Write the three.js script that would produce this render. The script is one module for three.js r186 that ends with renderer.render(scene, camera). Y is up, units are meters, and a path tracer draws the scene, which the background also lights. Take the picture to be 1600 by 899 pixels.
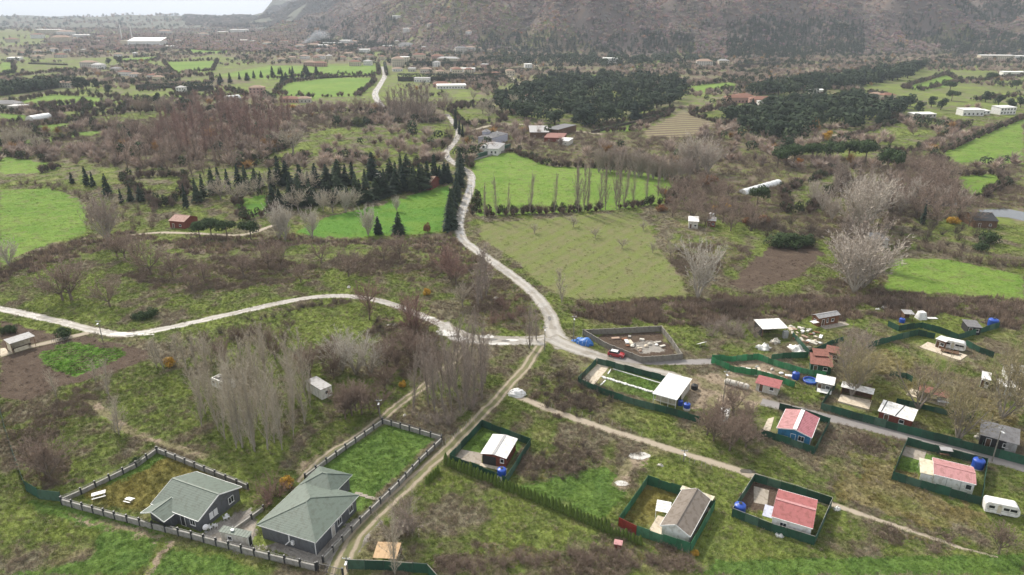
import * as THREE from 'three';
import { mergeGeometries, toCreasedNormals } from 'three/addons/utils/BufferGeometryUtils.js';
import { RoundedBoxGeometry } from 'three/addons/geometries/RoundedBoxGeometry.js';

// ---------------------------------------------------------------- camera, sky, sun, exposure
const scene = new THREE.Scene();
const CAM_HEIGHT = 80, PITCH = 21.46 * Math.PI / 180, FOCAL = 1081;          // drone 80 m up, lens in photograph pixels
const camera = new THREE.PerspectiveCamera(2 * Math.atan(449.5 / FOCAL) * 180 / Math.PI, 1600 / 899, 1, 40000);
camera.position.set(0, CAM_HEIGHT, 0);
camera.rotation.set(-PITCH, 0, 0);
scene.add(camera);

const renderer = new THREE.WebGLRenderer({ antialias: true });
renderer.setSize(1024, 575);
renderer.toneMapping = THREE.LinearToneMapping;
renderer.toneMappingExposure = 1.68;
renderer.shadowMap.enabled = true;
renderer.shadowMap.type = THREE.PCFSoftShadowMap;

const SUN = new THREE.Vector3(-0.42, 0.66, -0.62).normalize();
{
  const W = 512, H = 256, data = new Float32Array(W * H * 4), d = new THREE.Vector3();
  for (let j = 0; j < H; j++) for (let i = 0; i < W; i++) {
    const lat = ((j + 0.5) / H - 0.5) * Math.PI, lon = ((i + 0.5) / W - 0.5) * 2 * Math.PI;
    d.set(Math.cos(lat) * Math.cos(lon), Math.sin(lat), Math.cos(lat) * Math.sin(lon));
    const y = Math.max(d.y, 0), c = Math.max(d.dot(SUN), 0);
    const cloud = 0.5 + 0.5 * Math.sin(lon * 5 + 2 * Math.sin(lat * 7)) * Math.sin(lat * 9 + lon * 2);
    const base = 0.48 + 0.12 * (1 - y) + 0.5 * Math.pow(1 - y, 8) + 0.05 * cloud * (1 - y);
    const glow = 0.9 * Math.pow(c, 10) + 0.35 * Math.pow(c, 3);
    const o = (j * W + i) * 4;
    data[o] = base * 0.955 + glow; data[o + 1] = base * 0.985 + glow * 0.98; data[o + 2] = base * 1.03 + glow * 0.93; data[o + 3] = 1;
  }
  const sky = new THREE.DataTexture(data, W, H, THREE.RGBAFormat, THREE.FloatType);
  sky.mapping = THREE.EquirectangularReflectionMapping; sky.magFilter = sky.minFilter = THREE.LinearFilter; sky.needsUpdate = true;
  scene.background = sky; scene.environment = sky;
}
const sun = new THREE.DirectionalLight(new THREE.Color(1, 0.93, 0.82), 3.3);
sun.position.copy(SUN).multiplyScalar(600).add(new THREE.Vector3(0, 0, -250));
sun.target.position.set(0, 0, -250);
sun.castShadow = true; sun.shadow.radius = 8; sun.shadow.mapSize.set(4096, 4096);
Object.assign(sun.shadow.camera, { left: -450, right: 450, top: 450, bottom: -450, near: 10, far: 1600 });
scene.add(sun, sun.target);
scene.fog = new THREE.FogExp2(new THREE.Color(0.8, 0.88, 1.0), 1 / 9500);

// ---------------------------------------------------------------- helpers
function mulberry(a) { return () => { a |= 0; a = a + 0x6D2B79F5 | 0; let t = Math.imul(a ^ a >>> 15, 1 | a); t = t + Math.imul(t ^ t >>> 7, 61 | t) ^ t; return ((t ^ t >>> 14) >>> 0) / 4294967296; }; }
let rnd = mulberry(11);
const rr = (a, b) => a + (b - a) * rnd();
const clamp = (v, a = 0, b = 1) => Math.min(b, Math.max(a, v));
const mix = (a, b, t) => a + (b - a) * t;
const sstep = (a, b, x) => { const t = clamp((x - a) / (b - a)); return t * t * (3 - 2 * t); };
const V3 = (x, y, z) => new THREE.Vector3(x, y, z);
const cP = Math.cos(PITCH), sP = Math.sin(PITCH);
// where a sight line through a photograph pixel meets the height h (flat valley floor: h = 0)
function G(px, py, h = 0) {
  const X = (px - 800) / FOCAL, u = -(py - 449.5) / FOCAL, Y = u * cP - sP, Z = -(cP + u * sP), t = (h - CAM_HEIGHT) / Y;
  return V3(X * t, h, Z * t);
}
function pixelOf(x, y, z) { const Y = y - CAM_HEIGHT, d = -z * cP - Y * sP, u = Y * cP - z * sP; return [800 + FOCAL * x / d, 449.5 - FOCAL * u / d, d]; }

// tileable value-noise maps, sampled in metres
const NS = 512;
function noiseMap(seed, cells, octaves) {
  const r = mulberry(seed), out = new Float32Array(NS * NS); let amp = 1, tot = 0;
  for (let o = 0; o < octaves; o++) {
    const n = cells << o; if (n > NS) break;
    const g = new Float32Array(n * n).map(() => r()), s = n / NS;
    for (let j = 0; j < NS; j++) { const fy = j * s, y0 = fy | 0, ty = fy - y0, sy = ty * ty * (3 - 2 * ty), y1 = (y0 + 1) % n;
      for (let i = 0; i < NS; i++) { const fx = i * s, x0 = fx | 0, tx = fx - x0, sx = tx * tx * (3 - 2 * tx), x1 = (x0 + 1) % n;
        out[j * NS + i] += amp * mix(mix(g[y0 * n + x0], g[y0 * n + x1], sx), mix(g[y1 * n + x0], g[y1 * n + x1], sx), sy); } }
    tot += amp; amp *= 0.55;
  }
  let lo = 1e9, hi = -1e9; for (const v of out) { lo = Math.min(lo, v); hi = Math.max(hi, v); }
  for (let i = 0; i < out.length; i++) out[i] = (out[i] - lo) / (hi - lo);
  return out;
}
const N1 = noiseMap(1, 8, 6), N2 = noiseMap(2, 8, 6), N3 = noiseMap(3, 64, 3), N4 = noiseMap(4, 4, 3);
function nz(m, x, y) { // bilinear, 1 unit = 1 tile
  let fx = (x - Math.floor(x)) * NS, fy = (y - Math.floor(y)) * NS; const x0 = fx | 0, y0 = fy | 0; fx -= x0; fy -= y0;
  const a = (y0 & 511) * NS, b = ((y0 + 1) & 511) * NS, c = x0 & 511, d = (x0 + 1) & 511;
  return (m[a + c] * (1 - fx) + m[a + d] * fx) * (1 - fy) + (m[b + c] * (1 - fx) + m[b + d] * fx) * fy;
}
const used = new Map();
function numbered(name) { const n = used.get(name) || 0; used.set(name, n + 1); return n ? `${name}_${String(n).padStart(3, '0')}` : name; }
function shade(o) { o.traverse(m => { if (m.isMesh) { m.castShadow = true; m.receiveShadow = true; } }); return o; }
function mesh(name, geo, mat, parent) { const m = new THREE.Mesh(geo, mat); m.name = name; m.castShadow = m.receiveShadow = true; if (parent) parent.add(m); return m; }
function structure(name, geo, mat) { const m = mesh(numbered(name), geo, mat, scene); m.userData.kind = 'structure'; return m; }
function thing(name, label, category, pos, turn = 0, group) {
  const o = new THREE.Group(); o.name = numbered(name); scene.add(o);
  if (pos) o.position.set(pos.x, pos.y || 0, pos.z);
  o.rotation.y = turn; o.userData = { label, category }; if (group) o.userData.group = group;
  return o;
}
function tagged(m, label, category, group) { m.name = numbered(m.name); m.userData = { label, category }; if (group) m.userData.group = group; scene.add(m); return m; }
const ORD = ['first', 'second', 'third', 'fourth', 'fifth', 'sixth', 'seventh', 'eighth', 'ninth', 'tenth', 'eleventh', 'twelfth', 'thirteenth', 'fourteenth', 'fifteenth', 'sixteenth', 'seventeenth', 'eighteenth', 'nineteenth', 'twentieth'];
const ord = i => ORD[i] || `${i + 1}th`;
const lin = (r, g, b) => new THREE.Color().setRGB(r, g, b);
function std(r, g, b, rough = 0.9, extra = {}) { return new THREE.MeshPhysicalMaterial({ color: lin(r, g, b), roughness: rough, specularIntensity: rough >= .85 ? .25 : 1, side: THREE.DoubleSide, ...extra }); }
function tex(w, h, fn, srgb = true, repeat = true) { // fn(u,v) -> [r,g,b] linear 0..1 (colour) or grey
  const d = new Uint8Array(w * h * 4);
  for (let j = 0; j < h; j++) for (let i = 0; i < w; i++) { const c = fn((i + 0.5) / w, (j + 0.5) / h), o = (j * w + i) * 4;
    for (let k = 0; k < 3; k++) d[o + k] = srgb ? 255 * Math.pow(clamp(c[k]), 1 / 2.2) : 255 * clamp(c[k]); d[o + 3] = 255; }
  const t = new THREE.DataTexture(d, w, h); t.magFilter = THREE.LinearFilter; t.minFilter = THREE.LinearMipmapLinearFilter; t.generateMipmaps = true;
  if (repeat) t.wrapS = t.wrapT = THREE.RepeatWrapping; if (srgb) t.colorSpace = THREE.SRGBColorSpace; t.needsUpdate = true; return t;
}
// a triangle soup builder
class Soup {
  constructor() { this.p = []; this.uv = null; }
  tri(a, b, c) { this.p.push(a.x, a.y, a.z, b.x, b.y, b.z, c.x, c.y, c.z); }
  quad(a, b, c, d) { this.tri(a, b, c); this.tri(a, c, d); }
  geo(creased = false) { let g = new THREE.BufferGeometry(); g.setAttribute('position', new THREE.Float32BufferAttribute(this.p, 3)); g.setAttribute('uv', new THREE.Float32BufferAttribute(new Float32Array(this.p.length / 3 * 2), 2)); g.computeVertexNormals(); return g; }
}
function box(w, h, d, x = 0, y = 0, z = 0, ry = 0) { const g = new THREE.BoxGeometry(w, h, d); if (ry) g.rotateY(ry); g.translate(x, y, z); return g; }
function merge(list) { return mergeGeometries(list.map(g => { const q = g.index ? g.toNonIndexed() : g; for (const k of Object.keys(q.attributes)) if (!['position', 'normal', 'uv'].includes(k)) q.deleteAttribute(k); if (!q.attributes.uv) q.setAttribute('uv', new THREE.Float32BufferAttribute(new Float32Array(q.attributes.position.count * 2), 2)); return q; })); }

// ---------------------------------------------------------------- ground cover map (what grows where)
const MEADOW = 0, CROP = 1, SCRUB = 2, SOIL = 3, PASTURE = 4, STRAW = 5, LAWN = 6, GRAVEL = 7, ORCHARD = 8, DIRT = 9, BEANS = 10, WOOD = 11, REED = 12, CROPDARK = 13, WATER = 14, YARD = 15, HILL = 16, TERRACE = 17;
const COVER = [ // kind, outline in photograph pixels on the valley floor, ordered from large to small
  // far valley
  [PASTURE, [[0, 60], [400, 60], [760, 100], [780, 160], [600, 175], [0, 175]]],
  [WOOD, [[0, 76], [210, 70], [250, 84], [120, 92], [0, 88]]], [WOOD, [[200, 84], [300, 76], [430, 70], [420, 76], [250, 96]]],
  [WOOD, [[0, 118], [230, 100], [330, 120], [400, 128], [300, 138], [150, 128], [0, 140]]], [WOOD, [[330, 84], [560, 78], [600, 98], [430, 102]]],
  [WOOD, [[0, 165], [150, 168], [330, 140], [430, 150], [440, 190], [480, 210], [420, 250], [300, 265], [200, 262], [100, 250], [0, 240]]],
  [WOOD, [[420, 170], [600, 160], [690, 165], [690, 190], [520, 200], [480, 235], [360, 260]]],
  [WOOD, [[600, 60], [800, 80], [1000, 90], [1600, 80], [1600, 130], [1440, 110], [1180, 150], [1060, 120], [860, 120], [760, 150], [720, 130], [600, 100]]],
  [SCRUB, [[720, 190], [840, 200], [960, 208], [1130, 200], [1200, 240], [1330, 250], [1480, 240], [1500, 320], [1380, 360], [1380, 460], [1300, 460], [1290, 390], [1200, 370], [1140, 340], [1060, 330], [1000, 300], [900, 262], [790, 235], [730, 210]]],
  [PASTURE, [[470, 215], [520, 200], [600, 193], [690, 192], [702, 215], [690, 248], [640, 262], [590, 262], [560, 248], [500, 240], [430, 258], [370, 262], [440, 235]]],
  [PASTURE, [[1250, 120], [1440, 100], [1600, 100], [1600, 185], [1470, 205], [1400, 190], [1380, 150]]],
  [TERRACE, [[1005, 205], [1060, 178], [1140, 165], [1135, 185], [1080, 215], [1010, 215]]],
  [SCRUB, [[1340, 265], [1480, 258], [1600, 262], [1600, 330], [1480, 320], [1380, 300]]],
  // crops
  [CROP, [[0, 296], [83, 295], [122, 310], [137, 322], [133, 350], [134, 366], [90, 378], [50, 391], [0, 415]]],
  [CROP, [[0, 244], [75, 254], [92, 262], [60, 271], [0, 273]]],
  [CROP, [[0, 231], [30, 222], [75, 214], [140, 205], [192, 202], [192, 207], [120, 214], [70, 225], [0, 236]]],
  [CROP, [[48, 198], [125, 190], [122, 200], [60, 210]]],
  [PASTURE, [[190, 278], [285, 276], [292, 300], [265, 322], [248, 326], [225, 308]]],
  [CROPDARK, [[706, 289], [702, 330], [690, 362], [640, 367], [560, 371], [500, 371], [462, 362], [510, 340], [600, 318], [660, 300]]],
  [CROPDARK, [[368, 312], [420, 304], [428, 330], [378, 346]]],
  [CROP, [[734, 252], [770, 241], [800, 238], [860, 260], [920, 262], [1000, 268], [1068, 286], [1070, 293], [1040, 318], [960, 328], [870, 333], [745, 338], [738, 300]]],
  [CROP, [[925, 203], [1050, 174], [1042, 181], [985, 204], [940, 207]]],
  [PASTURE, [[1300, 224], [1420, 187], [1512, 196], [1430, 238], [1330, 236]]],
  [CROP, [[1455, 246], [1600, 184], [1600, 256], [1480, 253]]],
  [CROP, [[1378, 462], [1398, 404], [1470, 404], [1600, 430], [1600, 470], [1480, 458]]],
  [CROP, [[428, 147], [445, 131], [510, 122], [582, 121], [586, 128], [560, 150], [480, 153]]],
  [CROP, [[340, 118], [420, 103], [590, 102], [592, 117], [500, 118], [420, 124]]],
  [CROP, [[15, 162], [80, 148], [205, 155], [150, 166], [60, 167]]],
  [CROP, [[255, 97], [340, 95], [332, 111], [270, 115]]], [CROP, [[290, 78], [470, 68], [455, 79], [300, 86]]], [CROP, [[0, 97], [20, 98], [22, 114], [0, 119]]],
  [CROP, [[840, 121], [950, 116], [950, 122], [850, 131]]], [CROP, [[985, 96], [1045, 94], [1040, 104], [990, 106]]], [CROP, [[1410, 138], [1480, 117], [1500, 128], [1440, 142]]],
  [CROP, [[1478, 277], [1560, 272], [1572, 290], [1530, 309], [1490, 304]]],
  [PASTURE, [[1225, 300], [1310, 268], [1322, 282], [1262, 332], [1232, 334]]],
  [PASTURE, [[130, 75], [210, 72], [230, 80], [150, 84]]], [PASTURE, [[200, 129], [330, 118], [332, 128], [230, 137]]], [PASTURE, [[215, 143], [350, 140], [385, 150], [250, 159]]], [CROP, [[265, 150], [345, 147], [332, 157]]], [PASTURE, [[70, 172], [200, 166], [190, 179], [90, 187]]], [SOIL, [[75, 166], [130, 161], [142, 172], [80, 176]]], [CROP, [[0, 177], [45, 180], [36, 191], [0, 193]]], [PASTURE, [[640, 152], [700, 150], [740, 163], [705, 171], [650, 168]]], [PASTURE, [[700, 172], [760, 168], [790, 190], [730, 198]]], [PASTURE, [[760, 128], [840, 132], [830, 142], [770, 146]]], [PASTURE, [[330, 70], [470, 62], [500, 66], [480, 70], [340, 77]]], [CROP, [[180, 92], [250, 88], [245, 95], [190, 99]]], [PASTURE, [[20, 120], [90, 112], [110, 118], [40, 128]]], [PASTURE, [[130, 182], [250, 172], [270, 180], [150, 196]]], [CROP, [[1070, 136], [1140, 128], [1170, 136], [1100, 146]]], [PASTURE, [[1080, 180], [1140, 168], [1200, 178], [1130, 196]]], [PASTURE, [[1190, 176], [1290, 150], [1310, 156], [1220, 182]]], [PASTURE, [[1500, 130], [1600, 120], [1600, 150], [1520, 158]]], [PASTURE, [[1120, 345], [1180, 355], [1300, 380], [1310, 440], [1180, 470], [1100, 462], [1150, 410], [1165, 385]]],
  // middle ground
  [PASTURE, [[0, 430], [100, 395], [250, 372], [420, 385], [560, 385], [700, 395], [720, 450], [640, 480], [560, 455], [380, 480], [220, 515], [0, 478]]],
  [REED, [[0, 420], [60, 392], [140, 372], [200, 360], [250, 372], [150, 392], [40, 425], [0, 448]]],
  [REED, [[240, 385], [300, 368], [400, 368], [560, 374], [700, 366], [725, 385], [780, 430], [740, 440], [690, 400], [600, 384], [480, 384], [420, 390], [300, 398]]],
  [SCRUB, [[200, 430], [300, 400], [420, 400], [520, 420], [450, 445], [330, 462], [230, 450]]], [SCRUB, [[520, 400], [640, 392], [700, 420], [640, 440], [540, 425]]],
  [SCRUB, [[380, 505], [480, 478], [540, 468], [530, 480], [420, 510]]], [SCRUB, [[730, 440], [800, 440], [845, 490], [840, 520], [780, 515], [730, 490]]],
  [ORCHARD, [[750, 350], [870, 340], [990, 330], [1012, 346], [1030, 390], [1062, 430], [1072, 462], [980, 472], [900, 472], [850, 448], [795, 400], [750, 372]]],
  [PASTURE, [[850, 455], [900, 468], [1070, 462], [1130, 440], [1220, 380], [1130, 360], [1230, 365], [1300, 400], [1290, 455], [1100, 470], [950, 480], [880, 490]]],
  [SCRUB, [[1040, 400], [1110, 375], [1165, 390], [1160, 410], [1110, 430], [1060, 428]]],
  [SOIL, [[1135, 445], [1205, 384], [1272, 383], [1288, 398], [1245, 435], [1170, 455]]],
  [REED, [[900, 478], [1000, 468], [1100, 463], [1250, 462], [1400, 456], [1600, 470], [1600, 520], [1540, 505], [1300, 496], [1180, 500], [1080, 505], [960, 505], [900, 495]]],
  [PASTURE, [[1040, 515], [1180, 520], [1190, 550], [1110, 556], [1060, 550]]],
  [SOIL, [[0, 500], [80, 520], [140, 525], [232, 548], [232, 570], [180, 592], [100, 602], [40, 628], [0, 622]]],
  [BEANS, [[65, 551], [108, 535], [190, 545], [196, 556], [150, 577], [110, 588], [70, 570]]],
  [SOIL, [[0, 520], [70, 520], [90, 545], [0, 560]]],
  [PASTURE, [[30, 640], [120, 600], [240, 560], [330, 600], [330, 700], [250, 690], [130, 760], [50, 740]]],
  [SCRUB, [[60, 640], [150, 600], [170, 640], [80, 690]]], [SCRUB, [[25, 660], [60, 650], [100, 720], [110, 765], [50, 750]]],
  [DIRT, [[130, 628], [150, 625], [210, 672], [330, 712], [320, 720], [235, 690], [190, 676]]],
  [DIRT, [[465, 742], [470, 712], [495, 706], [505, 718], [480, 745]]],
  [PASTURE, [[300, 500], [420, 490], [560, 470], [700, 520], [730, 560], [600, 650], [480, 720], [360, 720], [300, 640]]],
  [SCRUB, [[580, 490], [680, 520], [700, 560], [640, 590], [570, 540]]],
  // house plots
  [YARD, [[120, 770], [213, 725], [248, 706], [385, 760], [330, 810], [240, 800], [150, 790]]],
  [LAWN, [[180, 745], [240, 706], [262, 712], [230, 735], [150, 765]]],
  [LAWN, [[598, 660], [684, 682], [620, 745], [560, 800], [480, 742]]],
  [GRAVEL, [[310, 838], [390, 792], [400, 815], [400, 872], [350, 858]]], [GRAVEL, [[398, 850], [498, 888], [568, 812], [575, 800], [500, 840]]],
  [LAWN, [[0, 720], [20, 740], [90, 785], [260, 835], [230, 880], [200, 899], [0, 899]]], [PASTURE, [[0, 745], [14, 758], [60, 800], [160, 832], [120, 880], [0, 899]]], [MEADOW, [[60, 840], [150, 845], [140, 875], [70, 880]]], [PASTURE, [[0, 640], [40, 760], [100, 790], [30, 780], [0, 740]]],
  [DIRT, [[95, 801], [150, 812], [260, 838], [250, 846], [140, 818]]], [DIRT, [[262, 842], [275, 845], [232, 900], [222, 899]]], [LAWN, [[230, 899], [270, 860], [340, 868], [420, 899]]],
  [GRAVEL, [[505, 878], [560, 815], [600, 790], [610, 800], [570, 850], [545, 899], [515, 899]]],
  [PASTURE, [[640, 770], [700, 735], [960, 840], [900, 870], [700, 880], [640, 860]]],
  [SCRUB, [[680, 880], [800, 862], [960, 855], [1080, 866], [1090, 899], [680, 899]]], [SCRUB, [[940, 812], [1000, 838], [1080, 866], [1000, 870], [930, 850]]],
  [SCRUB, [[840, 600], [880, 580], [960, 610], [940, 640], [860, 645], [830, 620]]], [SCRUB, [[800, 720], [850, 690], [930, 700], [935, 730], [880, 765], [810, 745]]],
  [LAWN, [[715, 705], [753, 664], [822, 688], [790, 735]]], [LAWN, [[800, 760], [950, 730], [980, 770], [940, 815], [870, 790]]],
  [DIRT, [[975, 715], [1018, 708], [1015, 725], [990, 735], [975, 770], [960, 755]]],
  [YARD, [[975, 808], [1015, 755], [1062, 768], [1030, 815], [1015, 828]]],
  [PASTURE, [[1120, 700], [1180, 690], [1330, 740], [1420, 700], [1520, 790], [1600, 830], [1600, 870], [1300, 860], [1110, 850], [1120, 790]]],
  [STRAW, [[1330, 720], [1400, 710], [1440, 770], [1530, 800], [1560, 840], [1420, 810], [1320, 780]]],
  [SCRUB, [[1370, 815], [1440, 812], [1520, 850], [1480, 862], [1390, 850]]], [SCRUB, [[1330, 690], [1400, 670], [1410, 700], [1350, 710]]],
  [LAWN, [[1080, 899], [1120, 876], [1300, 872], [1600, 866], [1600, 899]]],
  [SOIL, [[1155, 770], [1180, 745], [1230, 765], [1200, 800], [1150, 795]]], [LAWN, [[1400, 735], [1420, 700], [1470, 712], [1455, 745]]],
  [LAWN, [[930, 605], [975, 565], [1045, 590], [1020, 625]]], [STRAW, [[905, 595], [930, 565], [957, 572], [935, 600]]],
  [SOIL, [[915, 528], [960, 520], [1032, 518], [1060, 555], [1000, 562], [955, 545]]], [GRAVEL, [[985, 535], [1030, 530], [1040, 550], [1000, 552]]],
  [DIRT, [[1140, 575], [1190, 560], [1235, 580], [1225, 590], [1180, 590]]], [DIRT, [[1190, 575], [1060, 590], [1080, 640], [1180, 640], [1230, 600]]],
  [PASTURE, [[1255, 590], [1290, 585], [1300, 620], [1260, 640], [1230, 620]]], [STRAW, [[1290, 555], [1400, 545], [1440, 565], [1400, 590], [1330, 570]]],
  [PASTURE, [[1390, 500], [1470, 490], [1530, 500], [1500, 515], [1440, 515], [1400, 507]]], [STRAW, [[1340, 610], [1420, 590], [1600, 640], [1600, 680], [1420, 660], [1360, 640]]],
];
const KINDNAMES = COVER.map(c => c[0]);
const POLYS = COVER.map(([k, pts]) => ({ k, pts: pts.map(([x, y]) => { const p = G(x, y); return [p.x, p.z]; }) }));
for (const p of POLYS) { p.x0 = Math.min(...p.pts.map(a => a[0])); p.x1 = Math.max(...p.pts.map(a => a[0])); p.z0 = Math.min(...p.pts.map(a => a[1])); p.z1 = Math.max(...p.pts.map(a => a[1])); }

const C3 = { // real base colours, linear
  grassA: [.138, .182, .036], grassB: [.09, .115, .034], olive: [.15, .145, .064], straw: [.26, .22, .12], twig: [.165, .13, .094], soil: [.105, .075, .054], dirt: [.32, .26, .19], crop: [.115, .21, .028], crop2: [.165, .25, .045],
};
const m3 = (a, b, t) => [mix(a[0], b[0], t), mix(a[1], b[1], t), mix(a[2], b[2], t)];
function roughGrass(p, f, a) { let c = m3([.175, .15, .108], [.152, .146, .07], sstep(.36, .46, p)); c = m3(c, [.118, .152, .036], sstep(.46, .54, p)); c = m3(c, [.168, .208, .046], sstep(.58, .68, p)); return m3(c, [.085, .105, .034], .4 * f); }
function sward(x, z) { return nz(N1, x / 85, z / 85) * .62 + nz(N2, x / 33 + .3, z / 33) * .38; } // how lush the rough grass is
function coverColour(k, x, z) {
  const a = nz(N1, x / 61, z / 61), b = nz(N2, x / 23 + .3, z / 23), f = nz(N3, x / 19, z / 19), g = nz(N4, x / 160, z / 160), h = nz(N3, x / 7.3, z / 7.3 + .4);
  let c;
  switch (k) {
    case CROP: c = m3(C3.crop, C3.crop2, sstep(.3, .75, a * .6 + g * .5)); c = m3(c, C3.grassB, .3 * sstep(.5, .9, f) + .15 * h); c = m3(c, C3.olive, .45 * sstep(.62, .8, b)); { const r = .5 + .5 * Math.sin((x * .4 + z * .92) * 1.1 + 3 * a); c = m3(c, C3.grassB, .16 * sstep(.55, 1, r)); } break;
    case CROPDARK: c = m3([.085, .2, .026], C3.crop, sstep(.3, .8, a)); c = m3(c, C3.grassB, .25 * f); break;
    case SCRUB: c = m3(C3.twig, C3.olive, sstep(.35, .7, b)); c = m3(c, C3.grassA, .7 * sstep(.55, .75, a)); c = m3(c, [.1, .08, .06], .5 * f); break;
    case REED: c = m3([.17, .13, .1], C3.twig, f); c = m3(c, C3.grassA, .75 * sstep(.5, .66, b)); c = m3(c, [.085, .068, .05], .6 * sstep(.55, .75, a)); break;
    case WOOD: c = m3(C3.twig, [.11, .092, .062], f); c = m3(c, C3.grassA, .7 * sstep(.52, .7, b * .5 + g * .5)); c = m3(c, [.15, .12, .08], .4 * sstep(.6, .8, a)); break;
    case SOIL: c = m3(C3.soil, [.055, .038, .028], f); c = m3(c, [.12, .09, .065], .5 * sstep(.6, .85, b)); break;
    case PASTURE: c = roughGrass(sward(x, z) + .07, f, a); break;
    case STRAW: c = m3(C3.straw, [.15, .115, .035], b); c = m3(c, C3.grassA, .65 * sstep(.4, .75, a)); c = m3(c, C3.olive, .5 * f); break;
    case HILL: c = m3([.14, .11, .095], [.105, .088, .075], b); c = m3(c, [.17, .115, .078], .5 * sstep(.55, .8, a)); break;
    case TERRACE: { const r = .5 + .5 * Math.sin((x * .25 + z * .97) * .62); c = m3([.12, .09, .066], [.25, .215, .13], sstep(.45, .75, r + .3 * (b - .5))); c = m3(c, C3.olive, .3 * a); break; }
    case YARD: c = m3([.2, .165, .045], [.145, .135, .04], b); c = m3(c, C3.grassB, .6 * sstep(.55, .8, a) + .2 * f); break;
    case LAWN: c = m3([.075, .15, .03], [.12, .2, .036], b); c = m3(c, C3.grassB, .6 * f); c = m3(c, C3.olive, .5 * sstep(.55, .8, a)); break;
    case GRAVEL: c = m3([.22, .2, .18], [.32, .3, .27], f); c = m3(c, [.12, .1, .08], .5 * sstep(.5, .8, b)); break;
    case DIRT: c = m3(C3.dirt, [.2, .155, .11], f); c = m3(c, C3.olive, .7 * sstep(.45, .7, b)); break;
    case BEANS: { const r = .5 + .5 * Math.sin((x * .55 + z * .83) * 4.2); c = m3(C3.soil, [.09, .19, .022], sstep(.25, .6, r * .7 + .5 * b)); break; }
    case ORCHARD: { const r = .5 + .5 * Math.sin((x * .83 + z * .56) * 1.5 + b * 2.5), r2 = .5 + .5 * Math.sin((x * .83 + z * .56) * .52 + 1.5 * a); c = m3([.165, .162, .072], [.14, .168, .05], sstep(.25, .75, b * .8 + r * .2)); c = m3(c, [.12, .1, .066], .25 * sstep(.7, .95, r)); c = m3(c, C3.grassA, .45 * sstep(.66, .92, r2 + .25 * (a - .5))); c = m3(c, C3.olive, .3 * f); break; }
    default: c = roughGrass(sward(x, z), f, a); c = m3(c, C3.straw, .4 * sstep(.6, .85, nz(N2, x / 47, z / 47 + .2)));
  }
  const v = .8 + .4 * h; return [c[0] * v, c[1] * v, c[2] * v];
}
// rasterise the cover outlines in a rectangle of the valley
function raster(x0, x1, z0, z1, w, h) {
  const ids = new Uint8Array(w * h), sx = w / (x1 - x0), sz = h / (z1 - z0), near = G(800, 300).z;
  for (const p of POLYS) {
    if (p.x1 < x0 || p.x0 > x1 || p.z1 < z0 || p.z0 > z1) continue;
    const j0 = Math.max(0, Math.floor((p.z0 - z0) * sz)), j1 = Math.min(h - 1, Math.ceil((p.z1 - z0) * sz));
    for (let j = j0; j <= j1; j++) {
      const z = z0 + (j + .5) / sz, xs = [];
      for (let i = 0, n = p.pts.length; i < n; i++) { const a = p.pts[i], b = p.pts[(i + 1) % n]; if ((a[1] > z) !== (b[1] > z)) xs.push(a[0] + (b[0] - a[0]) * (z - a[1]) / (b[1] - a[1])); }
      xs.sort((a, b) => a - b);
      for (let i = 0; i + 1 < xs.length; i += 2) { const a = Math.max(0, Math.round((xs[i] - x0) * sx)), b = Math.min(w, Math.round((xs[i + 1] - x0) * sx)); if (b > a) ids.fill(p.k, j * w + a, j * w + b); }
    }
  }
  return { ids, x0, x1, z0, z1, w, h, sx, sz, at(x, z) { const i = ((x - x0) * sx) | 0, j = ((z - z0) * sz) | 0; return i < 0 || j < 0 || i >= w || j >= h ? -1 : ids[j * w + i]; } };
}
const ZONES = [ // x0, x1, z0 (far), z1 (near), texture width, height, edge wander in metres
  [-140, 140, -160, -70, 2048, 660, 1.1], [-230, 230, -290, -160, 2048, 580, 1.6], [-480, 480, -720, -290, 2048, 920, 2.6], [-2600, 2600, -3600, -720, 2048, 1140, 9],
];
const RAST = ZONES.map(z => raster(...z.slice(0, 6)));
function coverAt(x, z) { if (z > -720) { const q = z > -290 ? 1 : 1.7, wx = 9 * q * (nz(N2, x / 40, z / 40) - .5), wz = 9 * q * (nz(N1, x / 40 + .5, z / 40) - .5), k0 = coverRaw(x, z), k1 = coverRaw(x + wx, z + wz); const soft = k => k === MEADOW || k === SCRUB || k === REED || k === PASTURE || k === WOOD || k === STRAW; return soft(k0) && soft(k1) ? k1 : k0; } return coverRaw(x, z); }
function coverRaw(x, z) { for (const r of RAST) { const k = r.at(x, z); if (k >= 0) return k; } return MEADOW; }
const FOOT = [[3200, -900], [1500, -1180], [1000, -1330], [500, -1430], [0, -1500], [-250, -1740], [-520, -2180], [-800, -2750], [-1130, -3500], [-1480, -4600], [-1900, -6000]];
function beyondFoot(x, z) { // metres beyond the foot of the mountain (negative on the plain)
  let best = 1e9, side = -1;
  for (let i = 0; i + 1 < FOOT.length; i++) {
    const [ax, az] = FOOT[i], [bx, bz] = FOOT[i + 1], ux = bx - ax, uz = bz - az, t = clamp(((x - ax) * ux + (z - az) * uz) / (ux * ux + uz * uz)), dx = x - ax - ux * t, dz = z - az - uz * t, d = Math.hypot(dx, dz);
    if (d < best) { best = d; side = ux * dz - uz * dx > 0 ? 1 : -1; }
  }
  return best * side;
}
const groundBump = tex(512, 512, (u, v) => { const q = .55 * nz(N3, u, v) + .45 * nz(N1, u * 2, v * 2); return [q, q, q]; }, false);
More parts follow.
